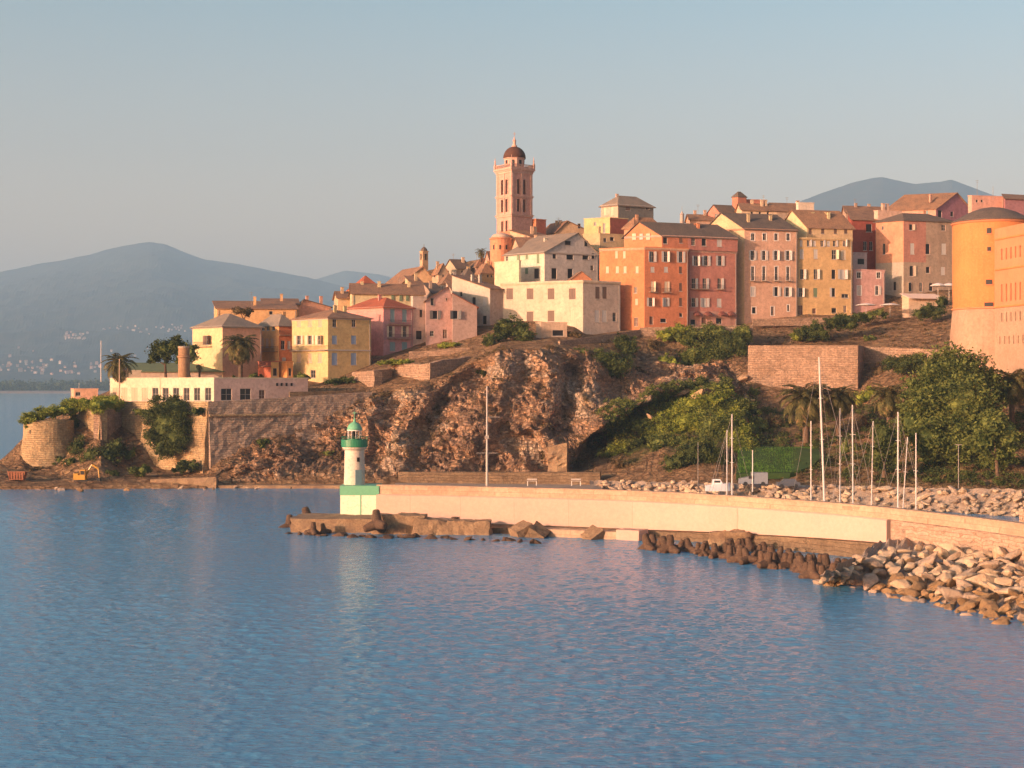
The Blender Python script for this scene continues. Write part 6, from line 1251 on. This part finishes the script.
for px, py, w_, h_, mt, lab in [(56, 462, 26, 18, 'leaf_dark', 'dark bush between the round bastion and the digger'), (30, 458, 16, 16, 'leaf_mid', 'olive scrub on the left flank of the round bastion'), (128, 455, 20, 24, 'leaf_mid', 'green scrub where the sunlit bastion wall begins'), (712, 331, 30, 14, 'leaf_mid', 'green ivy strip hanging from the top of the retaining wall'), (655, 345, 16, 16, 'leaf_brown', 'dry scrub at the left end of the retaining wall'), (580, 352, 16, 12, 'leaf_mid', 'green tuft on the cliff top under the parapet'), (140, 470, 26, 12, 'leaf_mid', 'low olive bush on the shore under the sunlit bastion'), (112, 474, 20, 9, 'leaf_dark', 'low dark bush right of the digger'), (35, 470, 20, 10, 'leaf_brown', 'dry bush at the foot of the round bastion'),
    (605, 363, 44, 28, 'leaf_dark', 'dark green bush on the cliff below the stone parapet'), (626, 344, 20, 24, 'leaf_dark', 'dark bush hanging from the parapet left of the retaining wall'), (672, 332, 26, 14, 'leaf_light', 'light green creeper over the retaining wall top'), (685, 336, 20, 20, 'leaf_mid', 'green creeper hanging in the middle of the retaining wall'),
    (668, 362, 18, 26, 'leaf_light', 'bright yellow green bush under the retaining wall'), (700, 358, 40, 26, 'leaf_mid', 'broad green ivy bank under the retaining wall'), (726, 352, 36, 34, 'leaf_dark', 'dark green bush at the right end of the retaining wall'), (741, 334, 20, 22, 'leaf_mid', 'round green bush on the corner of the retaining wall'),
    (640, 372, 16, 14, 'leaf_brown', 'dry brown scrub on the rocks below the parapet'), (752, 392, 14, 20, 'leaf_dark', 'dark bush in the gully beside the rampart'), (735, 408, 30, 26, 'leaf_mid', 'green bush left of the foot of the rampart'), (700, 405, 40, 24, 'leaf_light', 'light green bush in the middle of the slope'), (690, 428, 36, 24, 'leaf_light', 'yellow green bush low on the slope'),
    (720, 432, 34, 34, 'leaf_mid', 'deep green bush above the two thin yacht masts'), (705, 455, 44, 30, 'leaf_dark', 'dark green thicket left of the lawn'), (670, 440, 34, 22, 'leaf_mid', 'green bush at the centre of the slope below the cliff shadow'), (648, 428, 26, 16, 'leaf_mid', 'green bush at the upper left of the slope'), (680, 460, 26, 18, 'leaf_dark', 'small dark bush at the bottom of the slope'), (640, 445, 24, 16, 'leaf_dark', 'dark scrub bush in the lower left slope'), (622, 463, 16, 12, 'leaf_brown', 'dry bush near the foot of the cliff shadow'), (588, 474, 12, 12, 'leaf_brown', 'small dry bush beside the stone buttress'),
    (770, 425, 34, 24, 'leaf_brown', 'brown scrub bush below the left palm'), (755, 428, 22, 26, 'leaf_mid', 'olive bush left of the palms'), (868, 398, 34, 26, 'leaf_light', 'bright green hedge under the rampart flank'), (852, 402, 20, 30, 'leaf_dark', 'dark bush behind the second palm'), (870, 425, 28, 26, 'leaf_brown', 'brown shrubby bush behind the masts'), (820, 448, 24, 16, 'leaf_dark', 'dark bush right of the lawn behind the highest mast'), (850, 450, 22, 26, 'leaf_mid', 'green bush right of the tall leaning mast'), 
    (906, 362, 46, 22, 'leaf_dark', 'dark round bush in front of the long low rampart wall'), (880, 372, 20, 22, 'leaf_brown', 'greyish bush left of the dark round bush'), (928, 462, 30, 26, 'leaf_mid', 'green bush under the left side of the big tree'), (1014, 462, 26, 26, 'leaf_dark', 'dark bush at the right edge beside the light tree'), (968, 470, 24, 16, 'leaf_brown', 'dry bush near the thin light pole'), (946, 478, 12, 12, 'leaf_brown', 'small dry shrub left of the light pole'), (985, 468, 22, 20, 'leaf_mid', 'olive bush below the lighter right tree'),
    (1003, 368, 22, 22, 'leaf_dark', 'dark bush at the foot of the fortress wall'), (904, 445, 20, 30, 'leaf_brown', 'brown bush between the dark tree and the big tree'),
    (812, 331, 42, 22, 'leaf_dark', 'dark hedge bush below the promenade wall'), (842, 321, 40, 18, 'leaf_dark', 'dark hedge under the ochre house'), (862, 317, 28, 12, 'leaf_mid', 'green hedge below the pale pink cottage'), (880, 313, 18, 10, 'leaf_mid', 'small hedge at the right of the pink cottage terrace'), (797, 336, 16, 12, 'leaf_light', 'round light green bush left end of the promenade hedge'), (870, 338, 14, 11, 'leaf_mid', 'small round bush alone on the brown slope'), (929, 310, 34, 16, 'leaf_dark', 'dark bush in front of the terrace kiosk'), (942, 302, 14, 20, 'leaf_dark', 'tall dark bush at the right of the terrace kiosk'), (885, 340, 12, 8, 'leaf_brown', 'small brown bush on the dry slope'),
    (256, 377, 20, 14, 'leaf_dark', 'dark shrub at the foot of the date palm'), (232, 380, 14, 10, 'leaf_dark', 'dark shrub left of the date palm trunk'), (303, 377, 18, 10, 'leaf_mid', 'green shrub in front of the yellow house left corner'), (340, 380, 30, 9, 'leaf_dark', 'dark shrub row before the yellow house'), (360, 384, 16, 12, 'leaf_dark', 'dark shrub beside the sunlit wall stub'), (395, 362, 40, 6, 'leaf_light', 'thin green grass hedge above the ruined wall'), (448, 346, 26, 7, 'leaf_light', 'green shrubs along the wall before the mauve houses'),
    (575, 335, 18, 8, 'leaf_brown', 'dry shrub at the corner of the beige block'), (610, 331, 12, 5, 'leaf_brown', 'dry plants at the foot of the beige block right side'), (545, 455, 10, 10, 'leaf_brown', 'dry tuft on the cliff near the buttress'), (330, 455, 16, 12, 'leaf_mid', 'green tuft on the shaded lower cliff'), (262, 442, 16, 12, 'leaf_mid', 'green tuft on rocks under the shaded bastion'), (480, 372, 14, 8, 'leaf_dark', 'dark tuft near the cliff top left of the tall pole')]:
    Y = None
    if 650 < px < 750 and py < 340: Y = 346.5
    if (px, py) == (626, 344): Y = 337
    nm = 'hedge_bush' if 'hedge' in lab else 'bush'
    if py > 455 and 90 < px < 215: Y = 292
    if 790 < px < 900 and py < 345: Y = 352 if py > 320 else 362
    if px > 915 and py < 320: Y = 355
    if px < 410 and py < 390 and px > 220: Y = 327
    if (px, py) == (929, 310) or (px, py) == (942, 302): Y = 356
    if (px, py) == (906, 362): Y = 318
    bush(lab, px, py, w_, h_, Y, mt, name=nm)

# ground cover scattered over the terrain
def scatter(name, mat, cond, n, rad, leaf, per, seed):
    rng = np.random.default_rng(seed); cand = []
    tries = 0
    while len(cand) < n and tries < n*60:
        tries += 1; j = rng.integers(0, len(TPX)); i = rng.integers(0, len(TTS)); px, t_ = TPX[j], TTS[i]
        if cond(px, t_, TV[j, i]): cand.append(TV[j, i])
    lobes = [(p[0], p[1]-.1, p[2]+.15, rad*rng.uniform(.5, 1.4), rad, rad*rng.uniform(.4, .9)) for p in cand]
    V = leaf_arrays(lobes, per, leaf, rng, clumps=5, spread=.9)
    tag(mesh_quads(name, V, M[mat]), kind='stuff')
nz = lambda p, s, o: noise.noise(Vector((p[0]*s+o, p[1]*s, p[2]*s)))
scatter('ground_cover', 'leaf_light', lambda px, t, p: 610 < px < 755 and 1.9 < t < 2.95 and nz(p, .12, 3) > -.3, 800, 1.0, .2, 16, 1)
scatter('ground_cover', 'leaf_mid', lambda px, t, p: 600 < px < 760 and 1.7 < t < 3.3 and nz(p, .12, 8) > -.15, 800, 1.0, .2, 16, 2)
scatter('ground_cover', 'leaf_dark', lambda px, t, p: 745 < px < 1100 and 2.0 < t < 4.0 and nz(p, .1, 5) > -.25, 900, 1.1, .2, 18, 3)
scatter('dry_grass', 'leaf_brown', lambda px, t, p: 560 < px < 1100 and 1.5 < t < 2.6, 420, .6, .14, 10, 4)
scatter('dry_grass', 'leaf_brown', lambda px, t, p: 270 < px < 640 and 2.2 < t < 4.6 and nz(p, .15, 1) > .12, 330, .55, .14, 10, 5)
scatter('dry_grass', 'leaf_brown', lambda px, t, p: 760 < px < 960 and 5 < t < 6, 200, .5, .14, 10, 6)
# lawn
q = MB(); A_ = [P(736, 474, 268), P(790, 473, 268), P(812, 466, 271), P(822, 456, 276), P(818, 449, 284), P(790, 447, 288), P(740, 446, 288)]
q.hexa([(p.x, p.y, p.z-1) for p in A_], [tuple(p) for p in A_]); tag(q.build('lawn', mottled('lawn_soil', (0.04, 0.085, 0.016), (0.025, 0.055, 0.01), world=True, scale=.5, fine=3)), kind='structure')
rng = np.random.default_rng(11); V = []
for _ in range(9000):
    u, v_ = rng.random(), rng.random(); a = P(738+u*80, 473.4-(1-u)*0, 268.5); p = P(738+u*80, 473-v_*25, 268.5+v_*19)
    if u > .75 and v_ < (u-.75)*2.2: continue
    h = rng.uniform(.15, .45); w_ = .06; a = rng.uniform(0, 3.14); dx, dy = math.cos(a)*w_, math.sin(a)*w_; lx, ly = rng.normal()*.1, rng.normal()*.1
    V.append([(p.x-dx, p.y-dy, p.z), (p.x+dx, p.y+dy, p.z), (p.x+lx+dx*.3, p.y+ly, p.z+h), (p.x+lx-dx*.3, p.y+ly, p.z+h)])
tag(mesh_quads('grass', np.array(V), M['lawn']), kind='stuff')

# ------------------------------------------------------------------ boats
def sailboat(label, px, ytop, Y, Lh=9.5, tilt=0.0, r=.09, heading=20, spread=.55, boom=True, stays=True, hullc='hull'):
    b = Vector((*XY(px, Y), 0)); t = thing('sailboat', label, 'sailboat', b, 'yachts moored behind the jetty'); hd = R(heading)
    Rz = Matrix.Rotation(hd, 3, 'Z'); q = MB(); n = 12; secs = []
    for i in range(n+1):
        x = -Lh/2+Lh*i/n; f = i/n; w_ = Lh*.15*(math.sin(math.pi*min(1, .28+f*.72))**.6 if f < 1 else 0.02); zt = .95+.25*f*f
        secs.append([b+Rz @ Vector((x, -w_, zt)), b+Rz @ Vector((x, -w_*.85, .3)), b+Rz @ Vector((x, 0, -.45*(1-f*.8))), b+Rz @ Vector((x, w_*.85, .3)), b+Rz @ Vector((x, w_, zt))])
    vs = [p for s_ in secs for p in s_]; fs = [(i*5+j, (i+1)*5+j, (i+1)*5+j+1, i*5+j+1) for i in range(n) for j in range(4)]; fs += [(i*5, i*5+4, (i+1)*5+4, (i+1)*5) for i in range(n)]; fs += [(0, 1, 2, 3, 4), tuple(n*5+k for k in range(5))[::-1]]
    q.add(vs, fs); q.build('hull', M[hullc], t)
    q = MB(); c0 = b+Rz @ Vector((.2, 0, 1.25)); q.box(c0, (Lh*.36, Lh*.15, .5), hd); q.box(c0+Vector((0, 0, .3)), (Lh*.28, Lh*.12, .14), hd); q.build('cabin', M['hull'], t)
    h = zat(ytop, Y); m0 = b+Rz @ Vector((.9, 0, .9)); m0 = Vector((XY(px, m0.y)[0], m0.y, .9)); top = m0+Vector((-tilt*h, 0, h-.9)); q = MB(); q.tube(m0, top, r*1.15, r*.8, 8); q.build('mast', M['mast'], t)
    q = MB(); 
    for f in ((.5, .75) if h > 14 else (.6,)):
        p = m0.lerp(top, f); d = Rz @ Vector((0, spread, 0)); q.tube(p-d, p+d, .03, n=5)
    q.build('spreaders', M['mast'], t)
    if boom:
        q = MB(); p = m0+Vector((0, 0, .9)); e = p+Rz @ Vector((-Lh*.38, 0, .1)); q.tube(p, e, .07, n=7); o_ = q.build('boom', M['mast'], t)
        q = MB(); q.tube(p+Vector((0, 0, .16)), e+Vector((0, 0, .14)), .16, .10, 8); q.build('furled_sail', M['sh_blue'] if heading % 2 else M['canvas_w'], o_)
    if stays:
        q = MB(); bow = b+Rz @ Vector((Lh*.48, 0, 1.2)); st = b+Rz @ Vector((-Lh*.48, 0, 1.0)); q.tube(top, bow, .028, n=4); q.tube(top, st, .02, n=4)
        for sg in (-1, 1): q.tube(top, b+Rz @ Vector((.6, sg*Lh*.14, 1.0)), .015, n=4)
        q.build('rigging', M['cable'], t)
    return t
for px, yt, Y, L_, tl, r_, hd, lab in [(727, 430, 232, 8, .0, .09, 200, 'yacht with the shorter mast of the close pair left of the lawn'), (732, 414, 226, 9, 0, .1, 205, 'yacht with the taller white mast of the close pair left of the lawn'),
    (811, 421, 214, 9, 0, .09, 12, 'yacht with a bare pinkish mast just left of the highest mast'), (825, 357, 208, 13, .035, .14, 24, 'yacht with the highest white mast, leaning slightly left'), (840, 408, 211, 9, 0, .1, 200, 'yacht whose mast stands just right of the highest mast'),
    (853, 405, 206, 10, .005, .1, 33, 'yacht with a white mast in front of the second palm'), (871, 421, 208, 8, -.02, .08, 190, 'yacht with a slim mast before the dark leafy tree'), (898, 412, 200, 10, 0, .11, 22, 'yacht with a tall white mast left of the big round tree'),
    (902, 437, 205, 8, -.06, .08, 195, 'yacht with the short mast tilted right, close to the tall white one'), (916, 433, 199, 9, 0, .09, 17, 'yacht with the rightmost mast, in front of the big round tree')]:
    sailboat(lab, px, yt, Y, L_, tl, r_, hd, stays=px not in (811, 916))
def motorboat(label, px, py, Y, L_):
    b = P(px, py, Y); t = thing('motor_boat', label, 'boat', b); q = MB(); n = 8; secs = []
    for i in range(n+1):
        f = i/n; x = -L_/2+L_*f; w_ = L_*.17*(1 if f < .5 else math.sqrt(max(0.001, 1-((f-.5)/.5)**2))); secs.append([b+Vector((x, -w_, 1.0+.4*f)), b+Vector((x, -w_*.6, 0)), b+Vector((x, w_*.6, 0)), b+Vector((x, w_, 1.0+.4*f))])
    vs = [p for s_ in secs for p in s_]; fs = [(i*4+j, (i+1)*4+j, (i+1)*4+(j+1) % 4, i*4+(j+1) % 4) for i in range(n) for j in range(4)]; fs += [(0, 1, 2, 3), (n*4+3, n*4+2, n*4+1, n*4)]
    q.add(vs, fs); q.build('hull', M['hull'], t); q = MB(); q.hexa([b+Vector(p) for p in ((-L_*.25, -L_*.12, 1.1), (L_*.2, -L_*.12, 1.1), (L_*.2, L_*.12, 1.1), (-L_*.25, L_*.12, 1.1))], [b+Vector(p) for p in ((-L_*.22, -L_*.1, 2.0), (L_*.08, -L_*.1, 2.0), (L_*.08, L_*.1, 2.0), (-L_*.22, L_*.1, 2.0))]); o_ = q.build('cabin', M['hull'], t)
    q = MB(); q.box(b+Vector((-.2, -L_*.112, 1.6)), (L_*.24, .05, .35)); q.build('windscreen', M['glass'], o_)
motorboat('small white motor boat laid up on the bank left of the lawn', 718, 491, 252, 4.2)
t = thing('parked_van', 'pale grey van parked by the sea bank below the lawn', 'van', P(756, 484, 256)); b = P(754, 485.5, 256)
q = MB(); q.hexa([b+Vector(p) for p in ((-2.6, -.9, .35), (2.2, -.9, .35), (2.2, .9, .35), (-2.6, .9, .35))], [b+Vector(p) for p in ((-2.5, -.85, 1.2), (2.2, -.85, 2.2), (2.2, .85, 2.2), (-2.5, .85, 1.2))]); q.box(b+Vector((.9, 0, 1.3)), (2.62, 1.84, 1.9)); q.build('body', flat('van_paint', (.24, .26, .29), .3), t)
q = MB(); q.box(b+Vector((-.6, -.93, 1.45)), (.9, .04, .5)); q.build('window', M['glass'], t)
for x in (-1.6, 1.4):
    for y in (-.85, .85): q = MB(); q.tube(b+Vector((x, y-.1, .35)), b+Vector((x, y+.1, .35)), .36, n=14); q.build('wheel', M['rubber'], t)
t = thing('parked_car', 'small dark car parked on the bank right of the van', 'car', P(790, 487, 252)); b = P(788, 487.5, 252)
q = MB(); q.box(b+Vector((0, 0, .62)), (3.8, 1.6, .6)); q.hexa([b+Vector(p) for p in ((-1.3, -.75, .9), (1.5, -.75, .9), (1.5, .75, .9), (-1.3, .75, .9))], [b+Vector(p) for p in ((-.7, -.6, 1.45), (1.1, -.6, 1.45), (1.1, .6, 1.45), (-.7, .6, 1.45))]); q.build('body', flat('car_paint', (.09, .1, .12), .3), t)
for x in (-1.2, 1.2):
    for y in (-.8, .8): q = MB(); q.tube(b+Vector((x, y-.08, .32)), b+Vector((x, y+.08, .32)), .32, n=14); q.build('wheel', M['rubber'], t)
# poles
def pole(label, px, y0, y1, Y, r=.07, head=False, name='pole', mat='mast'):
    b = P(px, y0, Y); t = thing(name, label, 'pole', b); q = MB(); q.tube(b, P(px, y1, Y), r, r*.7, 7); q.build('shaft', M[mat], t)
    if head: q = MB(); q.box(P(px, y1, Y)+Vector((0, 0, .05)), (1.1, .2, .1)); q.build('lamp_head', M['cable'], t)
pole('thin grey pole at the foot of the green slope left of the yacht masts', 698, 490, 442, 262, .06, mat='cable'); pole('slim yellowish pole beside the parked van', 752.6, 492, 450, 255, .12)
pole('street light pole with a short double head under the big tree', 958.5, 490, 445, 243, .08, True, 'street_lamp', 'cable'); pole('white flagpole at the far left end of the bastion terrace', 101, 382, 341, 325, .1, name='flagpole'); pole('short post on the small flat roofed pink building', 79, 391, 383, 322, .06)
pole('slender post in front of the annex on the bastion terrace', 119.5, 400, 359, 309, .16, name='post', mat='jetty_cap')
pole('thin aerial mast standing on the skyline behind the round tower', 993, 200, 186, 372, .06, name='aerial_mast', mat='cable')
# parasols near the tower
for px, lab in ((938, 'white terrace parasol left of the pair beside the round tower'), (949, 'white terrace parasol nearest to the round tower')):
    b = P(px, 296, 352); t = thing('parasol', lab, 'parasol', b, 'terrace parasols'); q = MB(); q.tube(b-Vector((0, 0, 1)), b+Vector((0, 0, 3.0)), .05, n=6); q.build('pole', M['mast'], t); q = MB(); q.lathe(b, [(1.9, 2.35), (1.9, 2.42), (1.0, 2.85), (.05, 3.1)], 8); q.build('canopy', M['canvas_w'], t)
for px, py, lab in ((866, 305, 'flat white parasol at the left of the pink cottage terrace'), (890, 305, 'flat white parasol at the right of the pink cottage terrace')):
    b = P(px, py+9, 364); t = thing('parasol', lab, 'parasol', b, 'terrace parasols'); q = MB(); q.tube(b-Vector((0, 0, 1)), b+Vector((0, 0, 2.6)), .05, n=6); q.build('pole', M['mast'], t); q = MB(); q.lathe(b, [(2.6, 2.1), (2.6, 2.17), (1.2, 2.5), (.05, 2.65)], 8); q.build('canopy', M['canvas_w'], t)
# digger, skip, red and pink things
def digger():
    b = P(82, 484, 287); t = thing('excavator', 'small yellow excavator digging on the shore below the bastions', 'excavator', b)
    q = MB(); q.box(b+Vector((0, -.7, .4)), (2.6, .45, .7)); q.box(b+Vector((0, .7, .4)), (2.6, .45, .7)); q.build('tracks', M['rubber'], t)
    q = MB(); q.box(b+Vector((-.3, 0, 1.3)), (2.2, 1.8, .9)); q.box(b+Vector((-1.0, 0, 1.6)), (.9, 1.7, .9)); q.build('body', M['yellow'], t)
    q = MB(); q.box(b+Vector((.3, -.35, 2.1)), (1.0, .9, 1.2)); q.box(b+Vector((.3, -.35, 2.75)), (1.1, 1.0, .08)); o_ = q.build('cab', M['yellow'], t); q = MB(); q.box(b+Vector((.3, -.82, 2.2)), (.75, .04, .7)); q.build('window', M['glass'], o_)
    q = MB(); p0, p1, p2 = b+Vector((.6, .3, 1.6)), b+Vector((1.9, .2, 3.7)), b+Vector((3.1, .1, 2.9)); q.tube(p0, p1, .22, .2, 6); q.tube(p1, p2, .2, .16, 6); q.build('boom', M['yellow'], t)
    q = MB(); q.tube(p2, b+Vector((3.3, 0, 1.2)), .17, .13, 6); q.build('arm', M['yellow'], t); q = MB(); q.hexa([b+Vector(p) for p in ((3.0, -.4, .4), (3.5, -.4, .3), (3.5, .4, .3), (3.0, .4, .4))], [b+Vector(p) for p in ((2.8, -.4, 1.1), (3.6, -.4, 1.2), (3.6, .4, 1.2), (2.8, .4, 1.1))]); q.build('bucket', M['rubber'], t)
digger()
b = P(17.5, 478, 287); t = thing('skip_container', 'rusty orange skip container on the rocks at the far left', 'container', b); q = MB(); q.hexa([b+Vector(p) for p in ((-1.3, -.7, -.3), (1.3, -.7, -.3), (1.3, .7, -.3), (-1.3, .7, -.3))], [b+Vector(p) for p in ((-1.7, -.8, 1.2), (1.7, -.8, 1.2), (1.7, .8, 1.2), (-1.7, .8, 1.2))])
for i in range(6): q.box(b+Vector((-1.3+i*.52, -.82, .5)), (.1, .12, 1.3))
q.build('body', M['orange'], t); q = MB(); q.box(b+Vector((0, -.84, 1.25)), (3.5, .16, .12)); q.build('rim', M['orange'], t)
pj, nj = jp(1016, -2.2); b = Vector((pj.x, pj.y, 5.2)); t = thing('masonry_pillar', 'low pink masonry block standing behind the parapet at the right edge', 'block', b); q = MB(); q.box(b+Vector((.4, 0, .7)), (3.0, 1.6, 3.2), R(-35)); q.build('block', M['jetty_rough'], t)
t = thing('red_box', 'small red object on the pink block at the right edge', 'box', b+Vector((1.0, 0, 2.31))); q = MB(); q.box(b+Vector((1.0, 0, 3.0)), (.9, .7, 1.3)); q.lathe(b+Vector((1.0, 0, 3.66)), [(.4, 0), (.3, .3), (.1, .4)], 10); q.build('body', M['red'], t)
# benches on the quay
for px, lab in ((532, 'white bench on the quay left of the buttress'), (576, 'white bench on the quay right of the buttress')):
    b = P(px, 486, 272); t = thing('bench', lab, 'bench', b, 'benches on the quay'); q = MB(); q.box(b+Vector((0, 0, .9)), (1.8, .5, .1)); q.build('seat', M['frame'], t); q = MB(); q.box(b+Vector((0, .25, 1.2)), (1.8, .08, .25)); q.build('backrest', M['frame'], t)
    for x in (-.8, .8): q = MB(); q.box(b+Vector((x, 0, .42)), (.12, .4, .84)); q.build('leg', M['white'], t)
mb = MB(); a_ = [XY(395, 290), XY(605, 284), XY(600, 266), XY(395, 268)]; mb.hexa([(p[0], p[1], -3) for p in a_], [(p[0], p[1], .9) for p in a_]); tag(mb.build('quay_pavement', M['concrete']), kind='structure')

# ------------------------------------------------------------------ far town on the mountain foot, coastal wood
rr = random.Random(8); dg = bpy.context.evaluated_depsgraph_get()
fm = [flat('far_wall', c_) for c_ in ((.42, .36, .3), (.4, .28, .22), (.48, .42, .37))]; fr = flat('far_roof', (.4, .22, .15)); MT = bpy.data.objects['mountain']
def far_house(px, py, w_, lab='tiny hazy house scattered on the slope between villages and plain'):
    d = P(px, py, 1000)-Vector((0, 0, H)); d.normalize(); ok, loc, _, _ = MT.ray_cast(Vector((0, 0, H)), d)
    if not ok: loc = P(px, py, 5600)
    hgt = w_*rr.uniform(.5, .9); a = rr.uniform(-.5, .5); q = MB(); q.box((0, 0, hgt/2-2), (w_, w_*.7, hgt+4), a)
    q.hexa([Matrix.Rotation(a, 3, 'Z') @ Vector(p) for p in ((-w_*.52, -w_*.4, hgt), (w_*.52, -w_*.4, hgt), (w_*.52, w_*.4, hgt), (-w_*.52, w_*.4, hgt))], [Matrix.Rotation(a, 3, 'Z') @ Vector(p) for p in ((-w_*.4, -.01, hgt*1.3), (w_*.4, -.01, hgt*1.3), (w_*.4, .01, hgt*1.3), (-w_*.4, .01, hgt*1.3))], 1)
    me = bpy.data.meshes.new('far_house')
    o_ = q.build('far_house', [rr.choice(fm), fr]); o_.location = loc
    tag(o_, lab, 'house', 'distant hillside houses')
for i in range(26): far_house(rr.uniform(64, 88), 337+rr.gauss(0, 2.5), rr.uniform(8, 14), 'tiny hazy house in the compact hilltop village left of the flagpole')
for i in range(34): far_house(rr.uniform(100, 192), 329+rr.gauss(0, 2.2)+(3 if rr.random() < .2 else 0), rr.uniform(6, 11), 'tiny hazy house in the long upper row on the far mountain')
for i in range(42): far_house(rr.uniform(-2, 105), 371+rr.gauss(0, 4.0)-abs(rr.gauss(0, 4)), rr.uniform(8, 15), 'tiny hazy house low on the far shore above the coastal wood')
for i in range(14): far_house(rr.uniform(0, 160), rr.uniform(348, 372), rr.uniform(7, 13))
rng = np.random.default_rng(3); V = []
for i in range(900):
    px = rng.uniform(-30, 330); Y = rng.uniform(3420, 4300); p = P(px, 0, Y); h = rng.uniform(12, 32)
    V.append(((p.x, Y, h*.35, rng.uniform(12, 28), 10, h*.7)))
Vq = leaf_arrays(V, 5, 4.5, rng, clumps=7, spread=.9); o_ = mesh_quads('coastal_wood', Vq, M['leaf_dark']); tag(o_, kind='stuff')

# ------------------------------------------------------------------ haze
hm = bpy.data.materials.new('haze'); hm.use_nodes = True; hnt = hm.node_tree; hnt.nodes.clear()
ho = hnt.nodes.new('ShaderNodeOutputMaterial'); hv = hnt.nodes.new('ShaderNodeVolumePrincipled'); hv.inputs['Density'].default_value = 1.05e-4; hv.inputs['Color'].default_value = (0.46, 0.74, 0.97, 1); hv.inputs['Anisotropy'].default_value = 0.0
hnt.links.new(hv.outputs[0], ho.inputs['Volume'])
q = MB(); q.box((0, 9700-600, 737), (19000, 19800, 1485)); o_ = q.build('haze', hm); tag(o_, kind='stuff')
